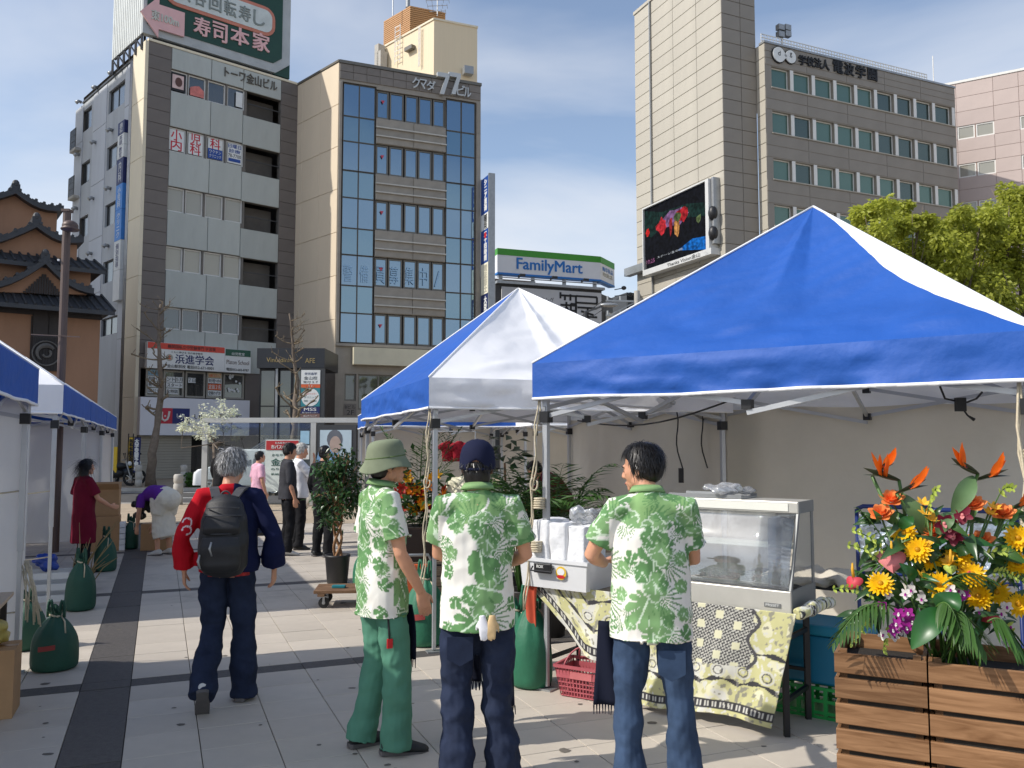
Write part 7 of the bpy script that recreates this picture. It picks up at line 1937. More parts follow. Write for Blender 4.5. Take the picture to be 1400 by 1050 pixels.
def curls(t,d):
 mb=MB();rr=d['rr'];k=d['k'];hc=d['hc']
 for i in range(26):
  c=hc+Vector((rr.gauss(0,.07),rr.gauss(-.02,.06),rr.gauss(-.03,.09)))*k;mb.ell(c,(.06,.06,.06),None,8,6)
 me=remesh(mb,.012,2);wrinkle(me,.012,20,20,3);me.materials.append(M_HAIRB);obj('curly_hair',me,t)
 mb=MB();frame_tube(mb,[(d['pel']-Vector((0,.14,-.12))*k,.13*k,.03*k),(d['pel']+Vector((0,-.15,-.2))*k,.17*k,.03*k),(Vector((0,-.16,.45))*k,.19*k,.03*k)],14);
bend=dict(pel=(0,-.10,.90),wst=(0,.05,.99),chs=(0,.25,1.0),shc=(0,.36,.95),nck=(0,.42,.92),hc=(0,.52,.84),shL=(-.16,.34,.94),shR=(.16,.34,.94),elL=(-.19,.36,.68),elR=(.19,.36,.68),wrL=(-.15,.44,.46),wrR=(.15,.44,.46),F=(0,.5,-.86),U=(0,.86,.5),hipL=(-.09,-.06,.87),hipR=(.09,-.06,.87),skirt_end=(0,-.07,.28),skirt_top=1.5)
b_=dict(bend)
person('person bending forward in white skirt and purple top at the aisle end',g0(222,13.2),-62,1.62,top=dict(mat=M_PURP,hem=.95,sleeve=.7,amp=.006),bottom=dict(mat=M_CRM,skirt=True,name='skirt',amp=.012),shoes=M_SHOEW,pose=b_,detail=.65,seed=41,extra=curls,hair=dict(strands=200))
person('person in a charcoal long sleeved top and black trousers beside the white shirted person',g0(392,13.2),62,1.70,top=dict(mat=M_CHAR,hem=.86,sleeve=1.45,loose=.96),bottom=dict(mat=M_BLK,loose=.98),shoes=M_SHOEW,hair=dict(strands=1600,thick=.012),detail=.7,seed=43,pose=dict(head_pitch=-14))
person('person with bleached white hair, white shirt and black trousers holding a hand to the mouth',g0(408,13.9),66,1.70,top=dict(mat=M_WHT,hem=.84,sleeve=.8),bottom=dict(mat=M_BLK,loose=1.0),shoes=M_SHOE,hair=dict(mat=M_HAIRG,col=(.75,.72,.66),strands=1800,thick=.012),detail=.7,seed=45,pose=dict(head_pitch=-12,elR=(.2,.20,1.16),wrR=(.06,.22,1.42),hdR=(-.2,.1,1),pnR=(0,-1,0)))
person('person in a pale pink shirt half hidden behind the walking man',g0(352,16.0),50,1.56,top=dict(mat=M_PINKS,hem=.82,sleeve=.8),bottom=dict(mat=M_DENIM),shoes=M_SHOE,hair=dict(strands=900),detail=.6,seed=47)
person('person in a long black coat with a black hood, beside the white car',g0(300,21.5),20,1.60,top=dict(mat=M_BLK,hem=.55,sleeve=1.9,loose=1.1,name='coat'),bottom=dict(mat=M_BLK),shoes=M_SHOE,hair=dict(strands=300,long=.3,thick=.03),detail=.5,seed=49)
person('person in black clothes standing behind the tall potted ficus',g0(441,13.0),30,1.67,top=dict(mat=M_BLK,hem=.84,sleeve=1.6),bottom=dict(mat=M_BLK,loose=1.1),shoes=M_SHOE,hair=dict(strands=700),detail=.6,seed=51)
person('person in a maroon dress under the left row of tents',g0(112,11.4),40,1.49,top=dict(mat=M_MAR,hem=.45,sleeve=.8,loose=1.12,name='dress'),bottom=dict(mat=M_BLK,loose=.85),shoes=M_SHOE,hair=dict(strands=900,long=.5,thick=.02),detail=.65,seed=53,pose=dict(elR=(.23,.10,1.13),wrR=(.16,.32,1.0),hdR=(0,1,-.2),pnR=(-1,0,0)))
person('person in a maroon top stooping under the white fronted tent',g0(772,10.4),-75,1.66,top=dict(mat=M_MAR,hem=.84,sleeve=1.5,amp=.006),bottom=dict(mat=M_BLK),shoes=M_SHOE,pose=dict(wst=(0,.02,1.06),chs=(0,.14,1.25),shc=(0,.24,1.34),nck=(0,.29,1.37),hc=(0,.38,1.42),shL=(-.17,.22,1.33),shR=(.17,.22,1.33),elL=(-.22,.36,1.1),elR=(.22,.36,1.1),wrL=(-.15,.5,.95),wrR=(.15,.5,.95),hdL=(0,.6,-.8),hdR=(0,.6,-.8),F=(0,.8,-.6),U=(0,.6,.8)),detail=.6,seed=57,hair=dict(strands=600))
M_FLOW=cloth('cream_sprig_cloth',C(226,222,196),.3,scale=40)
person('person in a cream sprigged shirt half hidden behind the navy capped man',g0(640,8.6),20,1.60,top=dict(mat=M_FLOW,hem=.8,sleeve=.8,loose=1.1),bottom=dict(mat=M_DENIM),shoes=M_SHOE,hair=dict(strands=700),detail=.6,seed=59)
FE_=Vector((-.8,.6,0));FN_=Vector((.6,.8,0));FR_=Vector((1.62,5.0,0))
def rp(t,n,z):return FR_+FE_*t+FN_*n+Z3*z
def rbox(mb,t0,t1,n0,n1,z0,z1):return mb.obox(rp(t0,n0,z0),FE_*(t1-t0),FN_*(n1-n0),Z3*(z1-z0))
M_TTOP=pm('table_top',C(150,136,116),.6,.1,4,dirt=.2)
tb=thing('folding_table','long folding table with black legs under the glass showcase and the white storage box','table',rp(.9,.25,0))
mb=MB();rbox(mb,-.02,1.83,.0,.5,.685,.71);mb.build('table_top',M_TTOP,tb,bevel=.004)
for t_ in(.06,1.74):
 for n_ in(.05,.44):
  mb=MB();mb.bar(rp(t_,n_,0.0),rp(t_,n_,.684),.032);mb.build('leg',M_BLACKM,tb)
 for z_ in(.2,.55):mb=MB();mb.bar(rp(t_,.05,z_),rp(t_,.44,z_),.024);mb.build('leg_brace',M_BLACKM,tb)
mb=MB();mb.bar(rp(.06,.44,.3),rp(1.74,.44,.3),.02);mb.build('stretcher',M_BLACKM,tb)
def batik(u,v,H):
 """u along the cloth (m), v up from the hem (m)"""
 n=len(u);col=np.empty((n,3));Y1,Y2,W,K=np.array(C(200,197,146)),np.array(C(220,217,186)),np.array(C(214,213,204)),np.array(C(66,65,68))
 col[:]=Y1;s1=SN(5)(np.stack([u*26,v*26,0*u],1));col[s1>.1]=Y2;col[s1>.55]=W
 s3=SN(8)(np.stack([u*75,v*75,0*u],1));col[s3>.72]=np.array(C(150,148,132));col[s3<-.85]=W
 for(c0,a,f,ph)in((.19,.03,24,0),(.36,.04,17,1)):
  d=v-(c0+a*np.abs(np.sin(u*f/2+ph)));m=(np.abs(d)<.010+.006*np.sin(u*f*2))&(H>.3);col[m]=K
  m2=np.hypot(((u*f/2+ph)%math.pi-.0)/f*2,d)<.017;col[m2]=np.array(C(120,118,116))
 ring=np.hypot((u%.16)-.08,(v-.27)*1.2);m=(np.abs(ring-.045)<.006)|(ring<.012);col[m&(v<.33)]=W*.9
 m=(np.abs(ring-.03)<.004)&(v<.33);col[m]=K*2
 du=np.abs(u-.42);fld=(du<.21-.03*np.sin(v*30))&(v>.30+.0*u)
 dots=(np.sin(u*260+v*70)*np.sin(v*260-u*70))>.05
 col[fld]=K;col[fld&dots]=W*.85
 q1,q2=(u+v)*1.0,(u-v)*1.0
 sq=fld&(np.abs((u%.12)-.06)<.024)&(np.abs(((v+.06*((u//.12)%2))%.12)-.06)<.024);col[sq]=Y2
 rim=(np.abs(du-(.22-.03*np.sin(v*30)))<.012)&(v>.29);col[rim]=K*1.6
 b=(v>.03)&(v<.085);col[b]=K;blk=b&(np.abs((u%.055)-.0275)<.017)&(np.abs(v-.057)<.016);col[blk]=W*.9;blk2=blk&(np.abs((u%.055)-.0275)<.006);col[blk2]=K*2
 return col
M_BATIK=cloth('batik_cloth',(1,1,1),.06,attr=True,rough=.7)
def drape(t0,t1,hem,label,seed,side=0):
 nu,nv=190,120;vs=[];uu=[];vv=[];HH=[]
 for j in range(nv+1):
  for i in range(nu+1):
   a,b=i/nu,j/nv;te=t0+(t1-t0)*a;hz=hem(a)
   z=.725+(hz-.725)*b
   sh=side*b*(.16)*(1-a)
   fold=.014*math.sin(te*17+seed)*b+.028*nz(te*4+seed,b*2)*b+.012*nz(te*11,b*5+seed)*b
   p=rp(te+sh,-.022-max(0,fold+.012),z)
   vs.append(p);uu.append(te+sh*.3);vv.append(z-hz+(.0 if hz<.2 else .0));HH.append(.6)
 mb=MB();mb.add(vs,[(j*(nu+1)+i,j*(nu+1)+i+1,(j+1)*(nu+1)+i+1,(j+1)*(nu+1)+i)for j in range(nv)for i in range(nu)])
 o=mb.build('table_cloth',M_BATIK,None,True);set_col(o.data,batik(np.array(uu),np.array(vv),np.array(HH)))
 m=o.modifiers.new('s','SOLIDIFY');m.thickness=.003
 tag(o,label,'tablecloth','printed table cloths');return o
drape(-.04,1.02,lambda a:.055+.02*math.sin(a*5),'yellow and black printed cloth hanging to the ground below the glass showcase',1,1)
drape(1.0,1.86,lambda a:.30+.40*max(0,(a-.45)/.55)**1.1-.04*math.sin(a*6),'yellow and black printed cloth bunched below the white storage box',4)
mb=MB();mb.tube([rp(-.03,.0,.715),rp(-.07,.12,.735),rp(-.09,.28,.745),rp(-.1,.42,.735)],[.035,.045,.045,.03],10);mb.build
me=remesh(mb,.008,3);wrinkle(me,.008,20,20,4);set_col(me,batik(vco(me)[:,0]*2,np.abs(vco(me)[:,1]*3%.5),np.ones(len(me.vertices))));me.materials.append(M_BATIK)
tag(obj('rolled_cloth',me),'rolled end of printed cloth on the right corner of the table','cloth')
M_SSTEEL=pm('showcase_steel',C(204,202,194),.36,.06,6,metal=.35,dirt=.1)
M_SGREY=pm('showcase_side_grey',C(128,130,130),.4,.08,4,metal=.3)
M_SGL=clear_mat('showcase_glass',(.94,.97,.97),.10,.05,.03,.16)
s_=thing('glass_showcase','steel framed countertop food showcase with slanted glass front and wire rack','showcase',rp(.45,.25,.712))
S0,S1=-.0,.95;zb=.712
mb=MB();rbox(mb,S0,S1,.0,.44,zb,zb+.13);mb.build('base',M_SSTEEL,s_,bevel=.006)
mb=MB();rbox(mb,S0,S1,.16,.44,zb+.57,zb+.64);mb.build('top_housing',M_SSTEEL,s_,bevel=.006)
mb=MB();rbox(mb,S0+.06,S1-.04,.155,.159,zb+.582,zb+.628);mb.build('light_cover',pm('lamp_cover',C(226,226,216),.4,.03),s_)
for t_ in(S0,S1):
 mb=MB();a=.012 if t_==S0 else-.012
 for(p,q)in(((.005,.132),(.165,.57)),):mb.prism([rp(t_,.0,zb+.132),rp(t_,.03,zb+.132),rp(t_,.19,zb+.569),rp(t_,.16,zb+.569)],FE_*a)
 mb.prism([rp(t_,.40,zb+.132),rp(t_,.44,zb+.132),rp(t_,.44,zb+.569),rp(t_,.40,zb+.569)],FE_*a)
 mb.build('end_frame',M_SGREY,s_)
 mb=MB();mb.prism([rp(t_+a*.3,.03,zb+.132),rp(t_+a*.3,.40,zb+.132),rp(t_+a*.3,.40,zb+.569),rp(t_+a*.3,.19,zb+.569)],FE_*a*.4);mb.build('end_glass',M_SGL,s_)
mb=MB();rbox(mb,S0-.004,S0,.0,.44,zb,zb+.131);rbox(mb,S0-.004,S0,.16,.44,zb+.57,zb+.641);mb.build('end_cover',M_SGREY,s_)
mb=MB();mb.grid(lambda a,b:rp(S0+.014+(S1-S0-.028)*a,.006+.16*b-.03*math.sin(math.pi*b),zb+.132+.437*b),4,14);mb.build('front_glass',M_SGL,s_,True,solid=.005)
mb=MB();rbox(mb,S0+.015,S1-.015,.14,.40,zb+.36,zb+.372);mb.build('shelf',pm('shelf_pale',C(214,214,206),.35,.03),s_)
mb=MB()
for i in range(30):t_=S0+.03+(S1-.06)*i/29;mb.bar(rp(t_,.03,zb+.17),rp(t_,.40,zb+.17),.004)
for i in range(6):mb.bar(rp(S0+.03,.05+.065*i,zb+.165),rp(S1-.03,.05+.065*i,zb+.165),.005)
stuff(mb.build('wire_rack',M_ALU,s_))
mb=MB();rbox(mb,S0+.02,S1-.02,.02,.42,zb+.131,zb+.136);mb.build('tray',M_SSTEEL,s_)
mb=MB();rbox(mb,S0+.06,S0+.16,-.004,-.0005,zb+.03,zb+.055);o=mb.build('maker_plate',M_SGREY,s_)
Mx=Matrix((-FE_,Z3,FE_.cross(Z3)*1)).transposed().to_4x4()
def ftx(s,t,n,z,w,h,m,par,**k):
 M_=Matrix((-FE_,Z3,(-FE_).cross(Z3))).transposed().to_4x4();M_.translation=rp(t,n,z);return text_obj('lettering',s,M_,w,h,m,par,ext=.0006,**k)
ftx('PRSSET',S0+.11,-.0052,zb+.0425,.08,.014,M_PAPER,s_)
tr=thing('metal_tray','thin metal tray lying on top of the glass showcase','tray',rp(.6,.3,zb+.642))
mb=MB();rbox(mb,.36,.86,.18,.44,zb+.642,zb+.652);rbox(mb,.36,.86,.175,.18,zb+.642,zb+.668);rbox(mb,.36,.86,.44,.445,zb+.642,zb+.668);mb.build('tray_body',M_STEEL,tr)
M_FILM_=clear_mat('plastic_film',(.95,.96,.97),.18,.22,.08,.35)
def plastic_bag(c,r,seed,label,mat=None,squash=.5,puff=.35):
 rr=random.Random(seed);mb=MB()
 for i in range(7):mb.ell(Vector(c)+Vector((rr.gauss(0,r[0]*.4),rr.gauss(0,r[1]*.4),r[2]*rr.uniform(.3,.9))),(r[0]*rr.uniform(.4,.65),r[1]*rr.uniform(.4,.65),r[2]*rr.uniform(.3,.55)))
 me=remesh(mb,.010,2);wrinkle(me,puff*.03,26,26,seed,None,.8);me.materials.append(mat or M_FILM_)
 return tag(obj('plastic_bag',me),label,'plastic bag','plastic bags on the counter')
M_BAGW=pm('white_film',C(244,245,247),.35,.05,12,trans=.12,bump=.8,bscale=22,bdist=.01)
plastic_bag(rp(.50,.28,zb+.655),(.16,.09,.07),3,'crumpled clear plastic bag on the tray above the glass showcase',None)
M_BOX=pm('frosted_plastic',C(240,241,242),.3,.03,3,trans=.15,alpha=.88)
bx=thing('storage_box','frosted white storage box with black latch and round yellow sticker on the table end','storage box',rp(1.5,.1,.712))
B0,B1=1.33,1.88;N0,N1=-.10,.30;z0,z1=.712,.90
def taper(mb,t0,t1,n0,n1,z0,z1,g=.015,th=.004):
 c=[(t0+g,n0+g,z0),(t1-g,n0+g,z0),(t1-g,n1-g,z0),(t0+g,n1-g,z0),(t0,n0,z1),(t1,n0,z1),(t1,n1,z1),(t0,n1,z1)]
 mb.add([rp(*q)for q in c],[(3,2,1,0),(0,1,5,4),(1,2,6,5),(2,3,7,6),(3,0,4,7)]);return mb
taper(MB(),B0,B1,N0,N1,z0,z1).build('tub',M_BOX,bx,solid=.004)
mb=MB()
for(a,b,c,d)in((B0-.012,B1+.012,N0-.012,N0+.002),(B0-.012,B1+.012,N1-.002,N1+.012),(B0-.012,B0+.002,N0,N1),(B1-.002,B1+.012,N0,N1)):rbox(mb,a,b,c,d,z1-.012,z1+.012)
mb.build('rim',M_BOX,bx)
mb=MB();rbox(mb,1.60,1.74,N0-.03,N0-.008,z1-.085,z1-.02);mb.build('latch',M_PLAS,bx,bevel=.004)
mb=MB();mb.tube([rp(1.585,N0-.02,z1-.045),rp(1.585,N0-.045,z1-.07),rp(1.755,N0-.045,z1-.07),rp(1.755,N0-.02,z1-.045)],.006,6);mb.build('latch_bail',M_PLAS,bx)
mb=MB();rbox(mb,1.615,1.725,N0-.032,N0-.0305,z1-.055,z1-.025);mb.build('latch_label',M_PLAS,bx)
ftx('ROX',1.685,N0-.033,z1-.04,.055,.02,M_WHITE,bx,bold=.05)
c=rp(1.53,N0-.006,z1-.075)
mb=MB();mb.prism([c-FE_*(.042*math.cos(a))+Z3*.045*math.sin(a)for a in np.linspace(0,6.1,24)],-FN_*.002);mb.build('sticker',M_YEL,bx)
mb=MB();mb.prism([c-FN_*.003-FE_*(.03*math.cos(a))+Z3*(.008+.024*math.sin(a))for a in np.linspace(0,6.1,16)],-FN_*.001);mb.build('sticker_disc',M_PAPER,bx)
mb=MB();mb.prism([c-FN_*.004-FE_*(.034*math.cos(a))+Z3*(-.024+.012*math.sin(a))for a in np.linspace(0,6.1,16)],-FN_*.001);mb.build('sticker_band',M_RED,bx)
for i,(t_,w)in enumerate(((1.75,.15),(1.60,.14),(1.45,.15))):
 mb=MB();rbox(mb,t_-w/2,t_+w/2,N0+.05,N1-.06,z0+.02,1.17-.014*i);me=remesh(mb,.012,3);wrinkle(me,.007,20,9,60+i,None,.7);me.materials.append(M_BAGW)
 tag(obj('wrapped_pack',me),('leftmost tall film wrapped white pack standing in the storage box','middle tall film wrapped white pack standing in the storage box','film wrapped white pack in the storage box beside the black haired man')[i],'pack','wrapped packs in the storage box')
plastic_bag(rp(1.42,.12,1.13),(.11,.09,.13),9,'knotted clear plastic bag on top of the white storage box')
M_BSK=pm('pink_basket_plastic',C(176,88,96),.45,.08,6)
bk_c=G(806,950);bk=thing('shopping_basket','dusty pink shopping basket on the ground under the table','basket',bk_c,R(-30))
def bp(a,b,z):
 f=.82+.18*z/.2;return Vector((a*.19*f,b*.14*f,z))
mb=MB()
for(p,q)in(((-1,-1),(1,-1)),((1,-1),(1,1)),((1,1),(-1,1)),((-1,1),(-1,-1))):
 n=15 if p[1]==q[1]else 11
 for i in range(n+1):
  f=i/n;a,b=p[0]+(q[0]-p[0])*f,p[1]+(q[1]-p[1])*f;mb.bar(bp(a,b,.01),bp(a,b,.2),.007)
 for z in(.01,.04,.07,.10,.13):mb.bar(bp(*p,z),bp(*q,z),.006,.008)
mb.build('mesh_wall',M_BSK,bk,False,False)['kind']='stuff'
mb=MB()
for(p,q)in(((-1,-1),(1,-1)),((1,-1),(1,1)),((1,1),(-1,1)),((-1,1),(-1,-1))):mb.bar(bp(*p,.2)*1.02,bp(*q,.2)*1.02,.02,.018);mb.bar(bp(*p,.155),bp(*q,.155),.006,.05)
mb.build('rim',M_BSK,bk,False,False)
mb=MB();mb.bx(-.155,.155,-.115,.115,.004,.012);mb.build('floor',M_BSK,bk,False,False)
for s in(-1,1):
 mb=MB();mb.tube([Vector((-.13*math.cos(a),s*(.13-.09*math.sin(a)),.2+.13*math.sin(a)))for a in np.linspace(0,math.pi,14)],.006,6);mb.build('handle',M_BSK,bk,True,False)
mb=MB();mb.bx(-.08,.08,-.141,-.137,.13,.175);mb.build('label_plate',pm('basket_label',C(196,110,112),.5),bk,False,False)
text_obj('lettering','お買物かご',Matrix(((1,0,0,0),(0,0,-1,-.1415),(0,1,0,.153),(0,0,0,1))),.12,.018,M_WHITE,bk)
M_BAGG=pm('green_canvas',C(36,104,76),.6,.14,5,bump=.5,bscale=30,bdist=.006)
M_BAGD=pm('dark_green_canvas',C(30,76,60),.65,.14,5,bump=.5,bscale=30,bdist=.006)
def weight_bag(loc,label,h=.5,r=.19,seed=1,mat=None,patch=True):
 t=thing('weight_bag',label,'weight bag',loc,random.Random(seed).uniform(-.5,.5),'green weight bags tied to tent legs')
 mb=MB();rr=random.Random(seed);n=30
 prof=[(.001,0),(.85,0),(1.0,.03),(1.03,.2),(1.0,.42),(.9,.58),(.62,.74),(.36,.84),(.2,.89),(.27,.95),(.34,1.0)]
 vs=[];fs=[]
 for(rad,z)in prof:
  for j in range(n):
   a=2*math.pi*j/n;gz=max(0,(z-.45))*1.5
   q=rad*r*(1+.05*nz(math.cos(a)*2+seed,math.sin(a)*2,z*3)+gz*.22*math.cos(a*9+seed)*(1 if z<.97 else 1.3))
   vs.append((q*math.cos(a),q*math.sin(a),z*h+(.03*math.cos(a*3)if z>.94 else 0)))
 for i in range(len(prof)-1):
  for j in range(n):fs.append((i*n+j,i*n+(j+1)%n,(i+1)*n+(j+1)%n,(i+1)*n+j))
 mb.add(vs,fs);o=mb.build('sack',mat or M_BAGG,t,True,False);m=o.modifiers.new('ss','SUBSURF');m.levels=1;m.render_levels=1
 mb=MB();mb.tube([(.21*r*math.cos(a)*1.15,.21*r*math.sin(a)*1.15,.89*h+.006*math.sin(2*a))for a in np.linspace(0,2*math.pi,15)],.009,6);mb.tube([(.2*r,0,.89*h),(.5*r,-.3*r,.8*h),(.62*r,-.5*r,.62*h)],.006,5);mb.build('draw_cord',M_ROPE,t,True,False)
 for s in(-1,1):
  mb=MB();mb.tube([(s*.05+.1*r*math.cos(a),-.1*r*s,h*.92+h*.22*math.sin(a))for a in np.linspace(-.3,math.pi+.3,10)],.011,6);mb.build('handle',mat or M_BAGG,t,True,False)
 if patch:
  mb=MB();mb.grid(lambda a,b:(1.055*r*math.cos(-1.9+a*.7),1.055*r*math.sin(-1.9+a*.7),h*(.36+.08*b+.03*a)),6,2);mb.build('faded_print',pm('faded_red_print',C(150,60,56),.7)if 'faded_red_print' not in bpy.data.materials else bpy.data.materials['faded_red_print'],t,True,False)
 return t
def gb(u,v):
 p=G(u,v);return(p.x,p.y+.16,0)
weight_bag(gb(727,946),'green weight bag beside the pink basket at the leg of the big blue tent',.62,.15,2,patch=False)
weight_bag(tuple(Vector(gb(706,930))+Vector((0,.15,0))),'green weight bag half hidden behind the navy capped man',.5,.14,3,patch=False)
weight_bag(gb(578,886),'green weight bag between the bucket hat man and the navy capped man',.62,.19,4)
weight_bag(gb(58,922),'dark green weight bag at the nearest left tent leg, largest of the left row',.45,.165,5,M_BAGD)
weight_bag(gb(18,893),'dark green weight bag behind the table at the left edge',.45,.16,6,M_BAGD,False)
weight_bag(gb(98,838),'dark green weight bag beside the second leg of the left tents',.55,.145,7,M_BAGD,False)
weight_bag(gb(136,783),'dark green weight bag in front of the cardboard boxes',.52,.14,8,M_BAGD,False)
weight_bag(gb(172,752),'dark green weight bag at the street end of the left row',.5,.12,9,M_BAGD,False)
weight_bag((-1.72,10.4,0),'green weight bag behind the pot of the tall ficus',.5,.2,12,patch=False)
mb=MB();mb.grid(lambda a,b:rp(1.80+.10*(a-.5)*(1-.2*b)+.02*b,-.06-.012*math.sin(a*7+b*4),.80-.40*b),10,16)
o=mb.build('hanging_cloth',cloth('rust_cloth',C(186,84,62),.14),smooth=True,solid=.006);tag(o,'rust red cloth hanging from the table end beside the green weight bag','cloth')
t=thing('cooler_box','teal cooler box behind the table with the printed cloth','cooler box',(2.02,5.55,0),R(-36))
mb=MB();mb.bx(-.28,.28,-.18,.18,.2,.5);mb.build('tub',pm('teal_plastic',C(24,116,150),.4,.06,3),t,False,False,bevel=.02)
mb=MB();mb.bx(-.29,.29,-.19,.19,.502,.57);mb.build('lid',pm('teal_lid',C(30,130,160),.4,.06,3),t,False,False,bevel=.015)
for s in(-1,1):mb=MB();mb.bx(s*.285-.01,s*.285+.01,-.08,.08,.38,.42);mb.build('grip',M_PLAS,t,False,False)
t2=thing('plastic_crate','bright green plastic crate under the teal cooler box','crate',(2.02,5.55,0),R(-36))
mb=MB();mb.bx(-.3,.3,-.2,.2,.0,.02)
for i in range(8):
 x=-.29+.0829*i;mb.bx(x-.012,x+.012,-.205,-.19,.02,.19);mb.bx(x-.012,x+.012,.19,.205,.02,.19)
for z in(.03,.1,.175):mb.bx(-.3,.3,-.203,-.193,z,z+.02);mb.bx(-.3,.3,.193,.203,z,z+.02);mb.bx(-.303,-.293,-.2,.2,z,z+.02);mb.bx(.293,.303,-.2,.2,z,z+.02)
mb.build('crate_body',pm('green_plastic',C(30,150,70),.4,.06,3),t2,False,False)
t=thing('side_table','grey side table carrying heaped white sheets behind the flowers','table',(2.25,6.2,0),R(-36))
mb=MB();mb.bx(-.6,.6,-.3,.3,.7,.725);mb.build('table_top',M_DKGREY,t,False,False)
for x in(-.55,.55):
 for y in(-.25,.25):mb=MB();mb.bx(x-.02,x+.02,y-.02,y+.02,0,.699);mb.build('leg',M_BLACKM,t,False,False)
mb=MB()
for i in range(7):mb.ell((2.05+.1*i-.1,6.1-.07*i,.76+.03*(i%2)),(.2,.16,.06))
me=remesh(mb,.014,2);wrinkle(me,.03,9,14,8,None,.9);me.materials.append(M_WALLW);tag(obj('folded_sheets',me),'heap of folded white tent sheets on the grey side table','sheets')
M_BLUEF=pm('blue_tube',C(26,44,100),.4,.08,4)
M_SILV=pm('silver_wrap',C(176,186,196),.3,.25,18,metal=.6,bump=1.0,bscale=18,bdist=.02)
for i,(u,Y)in enumerate(((1236,5.2),(1345,4.9))):
 p=XY(u,Y)
 t=thing('folding_chair',('blue framed folding chair with silver wrapped back behind the flowers, left one','blue framed folding chair with silver wrapped back behind the flowers, right one')[i],'chair',(p.x,Y,0),R(-20),'blue folding chairs behind the flowers')
 mb=MB()
 for x in(-.24,.24):mb.tube([(x,-.2,0),(x,.05,.55),(x,.1,1.36)],.014,6);mb.tube([(x,.25,0),(x,-.15,.48)],.014,6)
 mb.tube([(-.24,.1,1.36),(-.2,.1,1.38),(.2,.1,1.38),(.24,.1,1.36)],.016,6);mb.tube([(-.24,.07,.95),(.24,.07,.95)],.012,6);mb.build('frame',M_BLUEF,t,True,False)
 mb=MB();mb.bx(-.235,.235,.06,.11,.98,1.34);me=remesh(mb,.012,3);wrinkle(me,.012,18,18,20+i,None,.8);me.materials.append(M_SILV);obj('wrapped_back',me,t)
 mb=MB();mb.bx(-.23,.23,-.2,.15,.46,.48);mb.build('seat',M_BLUEF,t,False,False);t.scale=(.94,.94,.95)
def woodmat(name,rgb,objvar=.16):
 m,nt,b=new_mat(name);N,L=nt.nodes,nt.links
 tc=N.new('ShaderNodeTexCoord');oi=N.new('ShaderNodeObjectInfo')
 ad=N.new('ShaderNodeVectorMath');ad.operation='ADD';sc=N.new('ShaderNodeVectorMath');sc.operation='SCALE';sc.inputs['Scale'].default_value=31
 cb=N.new('ShaderNodeCombineXYZ');L.new(oi.outputs['Random'],cb.inputs[0]);L.new(oi.outputs['Random'],cb.inputs[2]);L.new(cb.outputs[0],sc.inputs[0])
 L.new(tc.outputs['Object'],ad.inputs[0]);L.new(sc.outputs[0],ad.inputs[1])
 mp=N.new('ShaderNodeMapping');mp.inputs['Scale'].default_value=(2.2,12,26);L.new(ad.outputs[0],mp.inputs[0])
 no=N.new('ShaderNodeTexNoise');no.inputs['Scale'].default_value=1.6;no.inputs['Detail'].default_value=8;no.inputs['Distortion'].default_value=1.2;L.new(mp.outputs[0],no.inputs['Vector'])
 rp_=N.new('ShaderNodeValToRGB');e=rp_.color_ramp.elements;e[0].position=.28;e[1].position=.72
 e[0].color=(rgb[0]*.45,rgb[1]*.38,rgb[2]*.3,1);e[1].color=(*rgb,1);L.new(no.outputs['Fac'],rp_.inputs[0])
 vo=N.new('ShaderNodeTexVoronoi');vo.inputs['Scale'].default_value=1.0;mp2=N.new('ShaderNodeMapping');mp2.inputs['Scale'].default_value=(3.2,9,12);L.new(ad.outputs[0],mp2.inputs[0]);L.new(mp2.outputs[0],vo.inputs['Vector'])
 kr=N.new('ShaderNodeMapRange');kr.inputs['From Min'].default_value=.05;kr.inputs['From Max'].default_value=.16;kr.inputs['To Min'].default_value=.3;kr.inputs['To Max'].default_value=1;L.new(vo.outputs['Distance'],kr.inputs['Value'])
 vr=N.new('ShaderNodeMapRange');vr.inputs['To Min'].default_value=1-objvar;vr.inputs['To Max'].default_value=1+objvar;L.new(oi.outputs['Random'],vr.inputs['Value'])
 mu=N.new('ShaderNodeMath');mu.operation='MULTIPLY';L.new(kr.outputs[0],mu.inputs[0]);L.new(vr.outputs[0],mu.inputs[1])
 s2=N.new('ShaderNodeVectorMath');s2.operation='SCALE';L.new(rp_.outputs[0],s2.inputs[0]);L.new(mu.outputs[0],s2.inputs['Scale']);L.new(s2.outputs[0],b.inputs['Base Color'])
 b.inputs['Roughness'].default_value=.6;b.inputs['Specular IOR Level'].default_value=.3
 bp_=N.new('ShaderNodeBump');bp_.inputs['Strength'].default_value=.3;bp_.inputs['Distance'].default_value=.003;L.new(no.outputs['Fac'],bp_.inputs['Height']);L.new(bp_.outputs[0],b.inputs['Normal'])
 return m
M_WOODC=woodmat('stained_crate_wood',C(150,113,80),.24)
CPH=R(-27);cx=Vector((math.cos(CPH),math.sin(CPH),0));cy=Vector((-math.sin(CPH),math.cos(CPH),0))
CT=P(1140,886,3.45);ZC=CT.z
